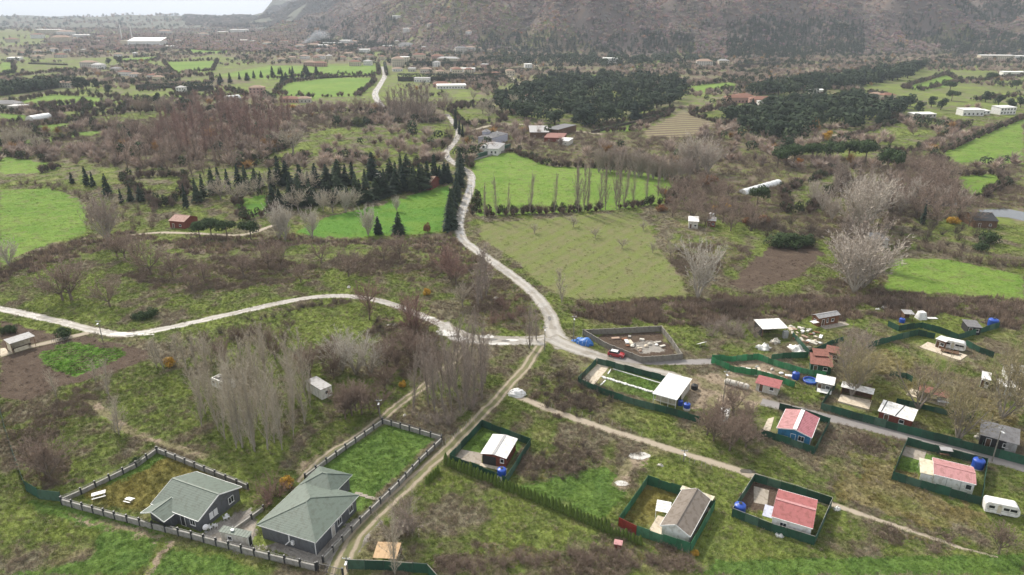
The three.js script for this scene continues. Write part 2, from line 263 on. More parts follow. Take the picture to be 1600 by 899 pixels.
function groundMaterial(zi) {
  const [x0, x1, z0, z1, w, h, wander] = ZONES[zi], R = RAST[zi], d = new Uint8Array(w * h * 4);
  for (let j = 0; j < h; j++) for (let i = 0; i < w; i++) {
    const x = x0 + (i + .5) * (x1 - x0) / w, z = z0 + (j + .5) * (z1 - z0) / h;
    const wx = wander * 2.2 * (nz(N2, x / (wander * 14), z / (wander * 14)) - .5) + wander * (nz(N3, x / 12, z / 12) - .5), wz = wander * 2.2 * (nz(N1, x / (wander * 14) + .5, z / (wander * 14)) - .5) + wander * (nz(N3, x / 12 + .5, z / 12) - .5);
    const wc = z > -720 && zi < 3; let kk = -1; if (wc) kk = coverAt(x, z); const ii = clamp(((x + wx - x0) * R.sx) | 0, 0, w - 1), jj = clamp(((z + wz - z0) * R.sz) | 0, 0, h - 1);
    { const id = R.ids[jj * w + ii]; if (!wc) kk = id; else if (![MEADOW, SCRUB, REED, PASTURE, WOOD, STRAW].includes(kk) || ![MEADOW, SCRUB, REED, PASTURE, WOOD, STRAW].includes(id)) kk = id; } if (zi === 3 && kk === MEADOW && z < -1150 && beyondFoot(x, z) > 20) kk = HILL; const c = coverColour(kk, x, z), o = (j * w + i) * 4;
    d[o] = 255 * Math.pow(clamp(c[0]), 1 / 2.2); d[o + 1] = 255 * Math.pow(clamp(c[1]), 1 / 2.2); d[o + 2] = 255 * Math.pow(clamp(c[2]), 1 / 2.2); d[o + 3] = 255;
  }
  const t = new THREE.DataTexture(d, w, h); t.magFilter = THREE.LinearFilter; t.minFilter = THREE.LinearMipmapLinearFilter; t.generateMipmaps = true; t.colorSpace = THREE.SRGBColorSpace; t.needsUpdate = true;
  const m = new THREE.MeshPhysicalMaterial({ map: t, roughness: 1, specularIntensity: .15 });
  const bp = groundBump.clone(); bp.repeat.set((x1 - x0) / 14, (z1 - z0) / 14); bp.needsUpdate = true;
  if (zi < 3) { m.bumpMap = bp; m.bumpScale = .35; }
  return m;
}
function sheet(x0, x1, z0, z1, nx, nz_, uvz, height) { // a rectangle of ground with its uv in a zone's texture
  const g = new THREE.PlaneGeometry(x1 - x0, z1 - z0, nx, nz_); g.rotateX(-Math.PI / 2); g.translate((x0 + x1) / 2, 0, (z0 + z1) / 2);
  const p = g.attributes.position, uv = g.attributes.uv, [a0, a1, b0, b1] = uvz;
  for (let i = 0; i < p.count; i++) { const x = p.getX(i), z = p.getZ(i); if (height) p.setY(i, height(x, z)); uv.setXY(i, clamp((x - a0) / (a1 - a0), .001, .999), clamp((z - b0) / (b1 - b0), .001, .999)); }
  g.computeVertexNormals(); return g;
}
const groundMats = ZONES.map((_, i) => groundMaterial(i));
for (let i = 0; i < 3; i++) structure('ground', sheet(...ZONES[i].slice(0, 4), 8, 8, ZONES[i]), groundMats[i]);
{ // the rest of the valley floor at coarser grain, round the three inner sheets
  const F = ZONES[3], m = groundMats[3], parts = [[-2600, 2600, -1100, -720], [-2600, -480, -720, -290], [480, 2600, -720, -290], [-2600, -230, -290, -160], [230, 2600, -290, -160], [-2600, -140, -160, -70], [140, 2600, -160, -70], [-2600, 2600, -70, 400]];
  structure('valley_floor', merge(parts.map(q => sheet(...q, 1, 1, F))), m);
}
// ---------------------------------------------------------------- mountains: the land beyond 1.1 km
function landHeight(x, z) {
  if (z > -1000) return 0;
  const d = beyondFoot(x, z) + 520 * (nz(N4, x / 1900, z / 1900) - .5);
  let h = 0;
  if (d > 0) { const r = nz(N1, x / 1700 + .2, z / 1700), q = Math.abs(nz(N2, x / 1500, z / 1500 + .3) - .5) * 2; const g1 = 1 - Math.abs(nz(N1, x / 2600 + .37, z / 3400 + .1) * 2 - 1); h = (1 - Math.exp(-d / 1150)) * 560 * (.5 + .5 * r) * (.55 + .5 * q) * (.55 + .8 * g1) * sstep(-80, 120, d); h += 60 * sstep(60, 500, d) * (1 - Math.abs(nz(N1, x / 1150 + .13, z / 1700 + .7) * 2 - 1)) + 26 * sstep(60, 400, d) * nz(N2, x / 420, z / 420); }
  h += 38 * sstep(-1500, -2600, z) * sstep(.38, .75, nz(N4, x / 3500 + .1, z / 3500 + .4)) * .6 + 70 * sstep(-3400, -5200, z) * (.35 + .65 * nz(N1, x / 3000, z / 5000));
  return h * sstep(-1000, -1150, z);
}
structure('mountain', sheet(-2600, 2600, -3600, -1100, 150, 76, ZONES[3], landHeight), groundMats[3]);
structure('far_hills', sheet(-7000, 6000, -10000, -3600, 100, 50, [-7000, 6000, -10000, -3600], landHeight), std(.1, .1, .07, 1));
structure('sea', (() => { const g = new THREE.PlaneGeometry(22000, 6000); g.rotateX(-Math.PI / 2); g.translate(0, -1, -13000); return g; })(), std(.3, .33, .36, .25));

// ---------------------------------------------------------------- roads, tracks and paths
const gravelMap = tex(256, 1024, (u, v) => { // u across, v along (40 m)
  const e = Math.min(u, 1 - u) * 2, f = nz(N3, u * .35, v * 2), b = nz(N1, u * .3 + .2, v * 1.5), t = Math.exp(-Math.pow((Math.abs(u - .5) - .22) / .1, 2));
  let c = m3([.23, .21, .18], [.31, .285, .25], f); c = m3(c, [.4, .375, .34], t * .6); c = m3(c, [.19, .165, .13], .75 * sstep(.5, .75, b)); return m3([.17, .15, .09], c, sstep(0, .25, e + (b - .5) * .3)); });
const gravelRough = tex(256, 1024, (u, v) => { const b = nz(N2, u * .35 + .5, v * 1.5), t = Math.exp(-Math.pow((Math.abs(u - .5) - .22) / .13, 2)), w = sstep(.5, .62, b * .8 + t * .22), q = mix(.75, .22, w); return [q, q, q]; }, false);
const roadMat = new THREE.MeshStandardMaterial({ map: gravelMap, roughnessMap: gravelRough, roughness: 1 });
const twinMap = tex(256, 1024, (u, v) => { // two wheel ruts with a grassy crown
  const b = nz(N1, u * .3, v * 1.7), f = nz(N3, u * .4, v * 2), t = Math.exp(-Math.pow((Math.abs(u - .5) - .25) / .105, 4));
  const c = m3([.34, .285, .215], [.24, .195, .14], f), g = m3([.09, .11, .03], [.16, .135, .07], b); return m3(g, c, clamp(t * (1.25 - .5 * b))); });
const twinMat = new THREE.MeshStandardMaterial({ map: twinMap, roughness: 1 });
const paleMap = tex(256, 1024, (u, v) => { const b = nz(N1, u * .3, v * 1.7 + .3), f = nz(N3, u * .4, v * 2), e = Math.min(u, 1 - u) * 2; const c = m3([.37, .32, .25], [.27, .22, .165], f * .6 + b * .4); return m3([.13, .125, .055], c, sstep(0, .5, e + (b - .5) * .5)); });
const paleMat = new THREE.MeshStandardMaterial({ map: paleMap, roughness: .95 });
const asphaltMap = tex(256, 1024, (u, v) => { const b = nz(N1, u * .3, v * 1.7 + .6), f = nz(N3, u * .5, v * 2.5), e = Math.min(u, 1 - u) * 2; const c = m3([.17, .155, .15], [.26, .24, .23], f * .5 + b * .5); return m3([.16, .14, .1], c, sstep(0, .3, e + (b - .5) * .3)); });
const asphaltMat = new THREE.MeshStandardMaterial({ map: asphaltMap, roughness: .55 });
let roadLevel = .012;
const ROADLINES = [];
function road(name, pix, width, mat, wobble = .3) {
  const pts = pix.map(p => G(p[0], p[1])), ws = pix.map(p => p[2] || width), curve = new THREE.CatmullRomCurve3(pts, false, 'centripetal'), L = curve.getLength(), n = Math.max(8, Math.min(700, Math.round(L / .8)));
  const pos = [], uv = [], idx = []; let last = null, s = 0;
  for (let i = 0; i <= n; i++) {
    const t = i / n, p = curve.getPoint(t), q = curve.getTangent(t), nx = -q.z, nzz = q.x, l = Math.hypot(nx, nzz), k = t * (ws.length - 1), k0 = Math.floor(k), w = mix(ws[k0], ws[Math.min(k0 + 1, ws.length - 1)], k - k0) / 2;
    if (last) s += p.distanceTo(last); last = p;
    const a = w + wobble * ((nz(N1, p.x / 40, p.z / 40) - .5) * 2 + (nz(N3, p.x / 50, p.z / 50) - .5) * 1.6), b = w + wobble * ((nz(N2, p.x / 40, p.z / 40) - .5) * 2 + (nz(N3, p.x / 50 + .5, p.z / 50) - .5) * 1.6);
    pos.push(p.x + nx / l * a, roadLevel, p.z + nzz / l * a, p.x - nx / l * b, roadLevel, p.z - nzz / l * b); uv.push(0, s / 40, 1, s / 40);
    if (i < n) { const o = i * 2; idx.push(o, o + 1, o + 2, o + 1, o + 3, o + 2); }
    ROADLINES.push([p.x, p.z, w]);
  }
  const g = new THREE.BufferGeometry(); g.setAttribute('position', new THREE.Float32BufferAttribute(pos, 3)); g.setAttribute('uv', new THREE.Float32BufferAttribute(uv, 2)); g.setIndex(idx); g.computeVertexNormals();
  const ny = g.attributes.normal.getY(0); if (ny < 0) { g.setIndex(idx.map((_, i) => idx[i - i % 3 + [0, 2, 1][i % 3]])); g.computeVertexNormals(); }
  roadLevel += .005; return structure(name, g, mat);
}
road('dirt_track', [[850, 530], [820, 575], [760, 640], [700, 700], [640, 755], [600, 792], [560, 835], [535, 880], [520, 915]], 3.4, twinMat, .35);
road('dirt_track', [[735, 532], [700, 572], [640, 620], [570, 675], [500, 722], [470, 755]], 3, twinMat, .4);
road('dirt_track', [[805, 618], [870, 645], [940, 668], [1060, 706], [1160, 738, 2.4], [1290, 785, 1.9], [1400, 822, 1.4], [1480, 850, 1], [1560, 872, .5]], 2.4, paleMat, .45);
road('farm_drive', [[0, 556], [40, 544], [85, 533], [130, 522], [150, 518]], 2.6, paleMat, .15);
road('gravel_road', [[-60, 472], [0, 483], [80, 500], [150, 517], [195, 523], [260, 513], [400, 482], [480, 466], [540, 463], [590, 470], [650, 490], [700, 512], [735, 526], [800, 530], [862, 527]], 3.4, roadMat, .35);
road('gravel_road', [[690, 505], [720, 530], [790, 533], [850, 533, 5]], 4.5, roadMat, .6);
road('gravel_road', [[885, 545, 6], [866, 520, 5.5], [860, 495], [842, 468], [812, 440], [778, 415], [745, 392], [726, 378], [718, 360], [719, 338], [729, 312], [736, 288], [733, 270], [705, 252], [697, 240], [712, 220], [716, 205], [707, 190], [698, 178]], 4.4, roadMat, .3);
road('gravel_road', [[858, 527, 5], [885, 540], [930, 556], [980, 572], [1040, 586], [1060, 592]], 5, roadMat, .4);
road('lane', [[960, 560], [1010, 566], [1080, 566], [1120, 565]], 3.2, asphaltMat, .2);
road('lane', [[1190, 628], [1280, 650], [1340, 664], [1420, 684], [1500, 705], [1600, 731], [1680, 752]], 3.6, asphaltMat, .15);
road('village_road', [[602, 172], [590, 158], [586, 146], [594, 132], [601, 118], [598, 104]], 7, roadMat, .3);
road('village_road', [[815, 140], [800, 122], [792, 112], [815, 106], [850, 101], [880, 98]], 6, paleMat, .3);
road('village_road', [[735, 205], [770, 196], [800, 194], [860, 200], [940, 210]], 5, paleMat, .3);
road('farm_drive', [[200, 368], [250, 364], [300, 365], [380, 367], [430, 352]], 3, paleMat, .3);
road('village_road', [[840, 134], [960, 122], [1010, 118]], 4, paleMat, .3);
road('farm_drive', [[1290, 215], [1340, 205], [1400, 190]], 4, paleMat, .3);
// puddles and pale washed-out chalk by the junction
const chalkMat = std(.5, .48, .45, .35);
function blotch(name, px, py, rx, rz, mat, seed, lift = .045) {
  const c = G(px, py), r = mulberry(seed), n = 26, ph = r() * 9, s = new THREE.Shape();
  for (let i = 0; i < n; i++) { const a = i / n * 2 * Math.PI, k = .72 + .5 * nz(N1, Math.cos(a) * .22 + ph, Math.sin(a) * .22 + seed * .37); s[i ? 'lineTo' : 'moveTo'](Math.cos(a) * rx * k, Math.sin(a) * rz * k); }
  const g = new THREE.ShapeGeometry(s); g.rotateX(-Math.PI / 2); g.translate(c.x, lift + seed * .0007, c.z); return structure(name, g, mat);
}
const puddleMat = std(.1, .09, .075, .06);
[[703, 522, 3.4, 1.5], [718, 530, 2.4, 1.1], [690, 518, 1.6, 1], [760, 526, 2.2, 1.2], [780, 538, 2.6, .9], [800, 532, 2, .8], [668, 497, 2.2, .7], [190, 522, 3.2, .8], [228, 523, 2.4, .7], [614, 508, 2, .8], [1000, 712, 2.2, 1.3], [972, 756, 1.3, .9]].forEach(([x, y, a, b], i) => blotch('chalk_patch', x, y, a, b, chalkMat, i + 1));
[[712, 526, 1.6, .7], [770, 531, 1.4, .6], [859, 498, .5, 1.5], [205, 524, 1.6, .35], [1168, 737, 1.6, .6], [730, 330, .6, 3], [790, 533, 1.2, .5], [700, 245, .8, 5]].forEach(([x, y, a, b], i) => blotch('puddle', x, y, a, b, puddleMat, i + 30, .06));
function offRoad(x, z, m = .4) { for (const r of ROADLINES) { const dx = x - r[0], dz = z - r[1], w = r[2] + m; if (dx * dx + dz * dz < w * w) return false; } return true; }

// ---------------------------------------------------------------- plants: generators
const UP = V3(0, 1, 0);
function perp(d) { const a = Math.abs(d.y) < .9 ? UP : V3(1, 0, 0); return new THREE.Vector3().crossVectors(d, a).normalize(); }
function spread(d, angle, spin) { const n = perp(d).applyAxisAngle(d, spin); return d.clone().applyAxisAngle(n, angle).normalize(); }
function stick(S, a, b, ra, rb, sides = 3) { // tapered branch
  const d = b.clone().sub(a).normalize(), u = perp(d), v = new THREE.Vector3().crossVectors(d, u), A = [], B = [];
  for (let i = 0; i < sides; i++) { const t = i / sides * 2 * Math.PI, e = u.clone().multiplyScalar(Math.cos(t)).addScaledVector(v, Math.sin(t)); A.push(a.clone().addScaledVector(e, ra)); B.push(b.clone().addScaledVector(e, rb)); }
  for (let i = 0; i < sides; i++) { const j = (i + 1) % sides; S.quad(A[i], A[j], B[j], B[i]); }
}
function twig(S, a, b, w) { const d = b.clone().sub(a), u = perp(d.clone().normalize()).applyAxisAngle(d.clone().normalize(), rnd() * 6.3).multiplyScalar(w / 2); S.tri(a.clone().add(u), a.clone().sub(u), b); }
// bare deciduous tree, height 1 m (scaled when placed). form: poplar, vase, round
function bareTree(seed, form, dens = 1, thick = 1) {
  rnd = mulberry(seed); const T = new Soup(), C = new Soup(), H = 10;
  const tw = (form === 'poplar' ? .03 : .034) * thick;
  function twigs(p, d, len, n, ang) { for (let i = 0; i < n; i++) { const q = spread(d, rr(ang * .3, ang), rnd() * 6.3); q.y += .12; q.normalize(); const e = p.clone().addScaledVector(q, len * rr(.5, 1.1)); twig(C, p, e, tw * rr(.7, 1.2)); if (rnd() < .55) { const m = p.clone().lerp(e, rr(.35, .7)), q2 = spread(q, rr(.3, .8), rnd() * 6.3); twig(C, m, m.clone().addScaledVector(q2, len * rr(.3, .6)), tw * .8); } } }
  function limb(p, d, len, r, level, maxL, k) {
    const seg = level === 0 ? 5 : 3; let a = p.clone(), dir = d.clone(), ra = r;
    for (let i = 0; i < seg; i++) {
      const nd = spread(dir, rr(0, .14 + level * .05), rnd() * 6.3); if (form !== 'poplar' || level) nd.y += .05; nd.normalize();
      const b = a.clone().addScaledVector(nd, len / seg), rb = ra * (level === 0 ? .8 : .72);
      if (level < 2) stick(T, a, b, ra, rb, level === 0 ? 5 : 3); else { const q = perp(nd).applyAxisAngle(nd, rnd() * 6.3); C.quad(a.clone().addScaledVector(q, ra * 1.2), a.clone().addScaledVector(q, -ra * 1.2), b.clone().addScaledVector(q, -rb * 1.2), b.clone().addScaledVector(q, rb * 1.2)); }
      if (level < maxL) { if (level > 0 || i >= k.from) { const m = level === 0 ? k.n0 : k.n1; for (let j = 0; j < m; j++) { const s = a.clone().lerp(b, rnd()); limb(s, spread(nd, rr(...k.ang), rnd() * 6.3), len * rr(...k.len) * (level ? .8 : k.top ? mix(1, k.top, i / seg) : 1), ra * .42, level + 1, maxL, k); } } }
      else twigs(a.clone().lerp(b, rnd()), nd, len * .55, Math.round(k.tw * dens + rnd() - .5), .9);
      a = b; dir = nd; ra = rb;
    }
    if (level === maxL) twigs(a, dir, len * .6, Math.round((k.tw + 1) * dens), .8); else if (level > 0) limb(a, dir, len * .5, ra, maxL, maxL, k); else if (form === 'poplar') { twigs(a, dir, .9, 8, .5); }
  }
  if (form === 'poplar') limb(V3(0, 0, 0), V3(rr(-.03, .03), 1, rr(-.03, .03)), 9.2, .11, 0, 2, { from: 0, n0: 6, n1: 2, ang: [.14, .42], len: [.26, .44], tw: 3, top: .4 });
  else if (form === 'vase') { const n = 5 + (seed % 3); for (let i = 0; i < n; i++) limb(V3(0, 0, 0), spread(UP, rr(.15, .62), i / n * 6.28 + rr(-.3, .3)), rr(6, 7.2), .17, 0, 2, { from: 1, n0: 3, n1: 2, ang: [.25, .7], len: [.32, .48], tw: 4 }); }
  else if (form === 'round') { stick(T, V3(0, -.1, 0), V3(.1, 1.8, 0), .3, .22, 6); for (let i = 0; i < 7; i++) limb(V3(.1, 1.5 + rr(0, .4), 0), spread(UP, rr(.1, 1.0), i / 7 * 6.28 + rr(-.4, .4)), rr(4.6, 5.8), .15, 0, 2, { from: 1, n0: 2, n1: 2, ang: [.4, .9], len: [.34, .5], tw: 5 }); }
  else { for (let i = 0; i < 13; i++) limb(V3(rr(-.8, .8), 0, rr(-.8, .8)), spread(UP, rr(.1, 1.05), rnd() * 6.28), rr(3.4, 6.2), .09, 1, 2, { from: 0, n0: 3, n1: 3, ang: [.3, .8], len: [.35, .55], tw: 5 }); }
  if (T.p.length) { } else stick(T, V3(0, -.1, 0), V3(0, .8, 0), .12, .06);
  return [T.geo(), C.geo()];
}
function leafTri(S, p, n, size) { const u = perp(n).applyAxisAngle(n, rnd() * 6.3), v = new THREE.Vector3().crossVectors(n, u); S.tri(p.clone().addScaledVector(u, size), p.clone().addScaledVector(u, -size * .5).addScaledVector(v, size * .8), p.clone().addScaledVector(u, -size * .5).addScaledVector(v, -size * .8)); }
function conifer(seed, wide = 1.7, whorls = 20, per = 9) { // pointed evergreen 10 m tall
  rnd = mulberry(seed); const T = new Soup(), C = new Soup(); stick(T, V3(0, -.1, 0), V3(0, 8.5, 0), .2, .04, 5);
  for (let i = 0; i < whorls; i++) { const t = i / (whorls - 1), y = mix(.9, 9.5, t), R = wide * Math.pow(1 - t, .75) * (t < .08 ? .8 : 1) + .12, n = Math.round(per * (1 - t * .55));
    for (let j = 0; j < n; j++) { const a = rnd() * 6.283, r = R * rr(.5, 1.32), y0 = y + rr(-.3, .35), o = V3(Math.cos(a), 0, Math.sin(a)), side = V3(-o.z, 0, o.x), tip = V3(o.x * r, y0 - r * rr(.05, .4), o.z * r), root = V3(o.x * .05, y0 + .35, o.z * .05), w = .22 + r * .26;
      const mid = root.clone().lerp(tip, .55).add(V3(0, rr(0, .15), 0)); C.tri(root, mid.clone().addScaledVector(side, w), tip); C.tri(root, tip, mid.clone().addScaledVector(side, -w));
      for (let k = 0; k < 2; k++) { const q = root.clone().lerp(tip, rr(.4, .95)); leafTri(C, q.add(V3(rr(-.2, .2), rr(-.1, .3), rr(-.2, .2))), V3(o.x, rr(.2, 1), o.z).normalize(), rr(.18, .34)); } } }
  twig(C, V3(0, 9.2, 0), V3(0, 10, 0), .2); return [T.geo(), C.geo()];
}
function leafTree(seed, form, n = 1500, size = .3) { // rounded crown of leaf clumps, 10 m tall
  rnd = mulberry(seed); const T = new Soup(), C = new Soup(); const lobes = [];
  const low = form === 'bush' ? 0 : form === 'umbrella' ? 4 : 2.4; stick(T, V3(0, -.1, 0), V3(.2, Math.max(low, 1.2) + 1.5, 0), .32, .18, 6);
  const nl = form === 'umbrella' ? 11 : 12;
  for (let i = 0; i < nl; i++) { const a = rnd() * 6.283, k = Math.sqrt(rnd()); const l = form === 'umbrella' ? [Math.cos(a) * 3 * k, rr(6, 8.2) - k * 1.2, Math.sin(a) * 3 * k, rr(1.6, 2.3), rr(1.3, 1.9)] : form === 'bush' ? [Math.cos(a) * 3.8 * k, rr(1.5, 6.2 - 2.8 * k), Math.sin(a) * 3.8 * k, rr(1.8, 2.8), rr(1.6, 2.6)] : [Math.cos(a) * 2.2 * k, rr(3.4, 8) - k * .6, Math.sin(a) * 2.2 * k, rr(1.2, 2), rr(1.2, 1.9)]; lobes.push(l); stick(T, V3(.1, Math.max(low, .6), 0), V3(l[0] * .8, l[1] - .3, l[2] * .8), .12, .04); }
  for (let i = 0; i < n; i++) { const l = lobes[i % nl], d = V3(rr(-1, 1), rr(-.8, 1), rr(-1, 1)).normalize(), k = rr(.72, 1.05); leafTri(C, V3(l[0] + d.x * l[3] * k, Math.max(.1, l[1] + d.y * l[4] * k), l[2] + d.z * l[3] * k), d.add(V3(rr(-.6, .6), rr(-.2, .8), rr(-.6, .6))).normalize(), size * rr(.7, 1.4)); }
  return [T.geo(), C.geo()];
}
const leaf = (r, g, b) => new THREE.MeshPhysicalMaterial({ color: lin(r, g, b), roughness: .95, specularIntensity: .25, side: THREE.DoubleSide });
const bark = { pale: std(.33, .3, .25), grey: std(.24, .21, .18), brown: std(.16, .13, .1), dark: std(.08, .065, .055) };
const twigM = { umber: std(.22, .165, .13), pale: std(.47, .43, .37), pink: std(.32, .265, .225), grey: std(.42, .37, .295), brown: std(.29, .222, .178), red: std(.27, .175, .145), silver: std(.43, .375, .32), dark: std(.115, .092, .074), olive: std(.3, .26, .15) };
const leafM = { dark: leaf(.03, .046, .028), dark2: leaf(.042, .06, .034), dark3: leaf(.024, .04, .028), spruce: leaf(.038, .056, .03), pine: leaf(.045, .07, .028), olive: leaf(.085, .1, .042), thuja: leaf(.085, .125, .026), gold: leaf(.42, .25, .04), orange: leaf(.36, .16, .045), rust: leaf(.2, .1, .05), green: leaf(.06, .11, .025) };
const K = {}; // plant kinds -> variants of [trunk geometry, crown geometry, bark, crown material]
function kind(name, variants, b, c) { K[name] = variants.map(v => [v[0], v[1], b, c]); }
const pop = [21, 22, 23, 24].map(s => bareTree(s, 'poplar', .85)), vas = [31, 32, 33].map(s => bareTree(s, 'vase', .55, 1.5)), rou = [41, 42, 43].map(s => bareTree(s, 'round', .9, 1.9)), bus = [51, 52, 53].map(s => bareTree(s, 'bush', .6, 1.5));
const pop2 = [25, 26, 27].map(s => bareTree(s, 'poplar', .45, 2.4)), vas2 = [34, 35].map(s => bareTree(s, 'vase', .3, 3.2)), rou2 = [44, 45].map(s => bareTree(s, 'round', .3, 3.4)), bus2 = [54, 55].map(s => bareTree(s, 'bush', .22, 3.2));
const con = [61, 62, 63, 64].map((s, i) => conifer(s, [2, 2.5, 1.7, 2.8][i], 22, 12)), cyp = [66, 67].map(s => conifer(s, 1.35, 26, 12)), umb = [71, 72].map(s => leafTree(s, 'umbrella', 2200, .3)), rnt = [73, 74].map(s => leafTree(s, 'tree', 1500, .32)), eb = [75, 76].map(s => leafTree(s, 'bush', 1700, .36));
kind('pale_poplar', pop, bark.pale, twigM.grey); kind('poplar', pop, bark.grey, twigM.pink); kind('brown_poplar', pop, bark.brown, twigM.brown); kind('red_poplar', pop, bark.brown, twigM.red);
kind('vase', vas, bark.pale, twigM.pink); kind('silver', vas, bark.pale, twigM.silver); kind('white_vase', vas, bark.pale, twigM.pale); kind('round', rou, bark.brown, twigM.brown); kind('brown_round', rou, bark.brown, twigM.umber); kind('grey_round', rou, bark.grey, twigM.grey); kind('red_round', rou, bark.brown, twigM.red); kind('olive_vase', vas, bark.grey, twigM.olive);
kind('bare_bush', bus, bark.brown, twigM.umber); kind('dark_bush', bus, bark.dark, twigM.dark); kind('pink_bush', bus, bark.grey, twigM.pink); kind('red_bush', bus, bark.brown, twigM.red);
for (const n of Object.keys(K)) K[n + '~'] = (K[n][0][0] === pop[0][0] ? pop2 : K[n][0][0] === vas[0][0] ? vas2 : K[n][0][0] === rou[0][0] ? rou2 : bus2).map(g => [g[0], g[1], K[n][0][2], K[n][0][3]]);
K.conifer = con.flatMap((v, i) => [leafM.dark, leafM.dark2, leafM.dark3].map(m => [v[0], v[1], bark.dark, m])); K.spruce = con.flatMap((v, i) => [leafM.dark2, leafM.spruce, leafM.dark].map(m => [v[0], v[1], bark.dark, m])); K.mixed = [...K.conifer.slice(0, 6), ...rnt.flatMap(v => [leafM.dark2, leafM.spruce, leafM.dark].map(m => [v[0], v[1], bark.dark, m]))]; kind('cypress', cyp, bark.dark, leafM.dark); kind('pine', umb, bark.brown, leafM.pine); kind('evergreen', rnt, bark.dark, leafM.spruce); kind('leafy_bush', eb, bark.dark, leafM.pine); kind('olive_bush', eb, bark.dark, leafM.olive);
kind('gold', rnt, bark.brown, leafM.gold); kind('gold_bush', eb, bark.brown, leafM.gold); kind('orange', rnt, bark.brown, leafM.orange); kind('rust', eb, bark.brown, leafM.rust);
function plant(k, name, label, category, x, z, h, w = 1, group, y = 0) { // w: width relative to the natural shape
  const far = Math.hypot(x, z) > 190, vs = far && K[k + '~'] || K[k], v = vs[Math.floor(rnd() * vs.length)], o = thing(name, label, category, V3(x, y, z), rnd() * 6.283, group), s = h / 10;
  o.scale.set(s * w, s, s * w); mesh('trunk', v[0], v[2], o); mesh('crown', v[1], v[3], o); return o;
}
// a row or patch of one kind; each is labelled by its place from the left
function patch(k, name, noun, where, category, pts, hmin, hmax, wmin = .9, wmax = 1.15, share = false) {
  const list = pts.map(p => [...p]).sort((a, b) => a[0] - b[0]), n = list.length, plural = noun.replace(/(bush|larch)$/, '$1e') + 's', group = `${plural} ${where}`;
  const grow = category === 'tree' && /bare|poplar/.test(noun) && !/small|orchard/.test(noun) ? 1.3 : 1; // crowns measured against the fences and houses beside them
  list.forEach(([px, py, h], i) => { const p = G(px, py); const label = n === 1 ? `${noun} ${where}` : share ? `one of the ${plural} ${where}` : i === n - 1 && n > 2 ? `rightmost ${noun} ${where}` : i === 0 ? `leftmost ${noun} ${where}` : `${ord(i)} ${noun} from left ${where}`;
    plant(k, name, label, category, p.x, p.z, grow * (h || rr(hmin, hmax)), rr(wmin, wmax) / (grow > 1 ? 1.08 : 1), n > 1 ? group : undefined); });
}
function along(line, n, jx = 2, jy = 1.5) { const out = [], L = [0]; for (let i = 1; i < line.length; i++) L.push(L[i - 1] + Math.hypot(line[i][0] - line[i - 1][0], line[i][1] - line[i - 1][1])); for (let i = 0; i < n; i++) { const s = (n > 1 ? i / (n - 1) : .5) * L[L.length - 1]; let k = 1; while (k < L.length - 1 && L[k] < s) k++; const t = (s - L[k - 1]) / (L[k] - L[k - 1]); out.push([mix(line[k - 1][0], line[k][0], t) + rr(-jx, jx), mix(line[k - 1][1], line[k][1], t) + rr(-jy, jy)]); } return out; }
function inside(poly, x, y) { let c = false; for (let i = 0, j = poly.length - 1; i < poly.length; j = i++) { const a = poly[i], b = poly[j]; if ((a[1] > y) !== (b[1] > y) && x < (b[0] - a[0]) * (y - a[1]) / (b[1] - a[1]) + a[0]) c = !c; } return c; }
function fill(poly, n, gap = 0) { const xs = poly.map(p => p[0]), ys = poly.map(p => p[1]), w = poly.map(p => G(...p)), wp = w.map(p => [p.x, p.z]), x0 = Math.min(...wp.map(p => p[0])), x1 = Math.max(...wp.map(p => p[0])), z0 = Math.min(...wp.map(p => p[1])), z1 = Math.max(...wp.map(p => p[1])), out = [], ok = []; let g = 0; while (out.length < n && g++ < n * 400) { const x = rr(x0, x1), z = rr(z0, z1); if (!inside(wp, x, z)) continue; const gg = gap * (1 - g / (n * 400)); if (gap && ok.some(q => Math.hypot(q[0] - x, q[1] - z) < gg)) continue; ok.push([x, z]); const p = pixelOf(x, 0, z); out.push([p[0], p[1]]); } return out; }

// ---------------------------------------------------------------- trees and bushes that stand as individuals
rnd = mulberry(500);
// evergreens of the middle ground
patch('conifer', 'conifer_tree', 'dark pointed conifer', 'in the row behind the bright green field', 'tree', along([[598, 308], [630, 302], [666, 296], [700, 281]], 14, 3, 2), 9, 16, 1, 1.7);
patch('spruce', 'conifer_tree', 'dark conifer', 'in the front row left of the green field', 'tree', along([[424, 320], [470, 322], [520, 316], [560, 318], [588, 312]], 15, 4, 3), 7, 14.5, 1, 1.8);
patch('conifer', 'conifer_tree', 'tall dark conifer', 'in the back row above the grey bare trees', 'tree', along([[395, 292], [440, 290], [500, 291], [560, 290], [640, 282]], 18, 5, 4), 7, 16, 1, 1.8);
patch('conifer', 'conifer_tree', 'dark conifer', 'in the clump beside the pale pasture', 'tree', along([[308, 318], [330, 305], [368, 296], [385, 300]], 7), 11, 14);
patch('cypress', 'cypress_tree', 'single slim cypress', 'left of the conifer clump by the red farmhouse', 'tree', [[291, 326, 11]], 11, 11);
patch('conifer', 'conifer_tree', 'small conifer', 'in the scrub behind the big left field', 'tree', [[113, 287, 6], [136, 291, 10], [146, 293, 8], [168, 306, 11], [205, 315, 8], [220, 315, 8], [190, 318, 7]], 7, 8);
patch('conifer', 'conifer_tree', 'dense dark conifer', 'along the left verge of the gravel road', 'tree', along([[700, 362], [704, 345], [709, 325], [716, 303], [720, 280], [716, 258]], 20, 3, 2), 8, 11.5, 1.1, 1.5);
patch('conifer', 'conifer_tree', 'lone dark conifer', 'at the near edge of the bright green field', 'tree', [[591, 367, 7.5], [623, 367, 9]], 8, 9, 1.3, 1.7);
patch('rust', 'leaning_bush', 'brown ivy-clad leaning bush', 'at the right near corner of the green field', 'bush', [[668, 363, 6]], 6, 6, .6, .6);
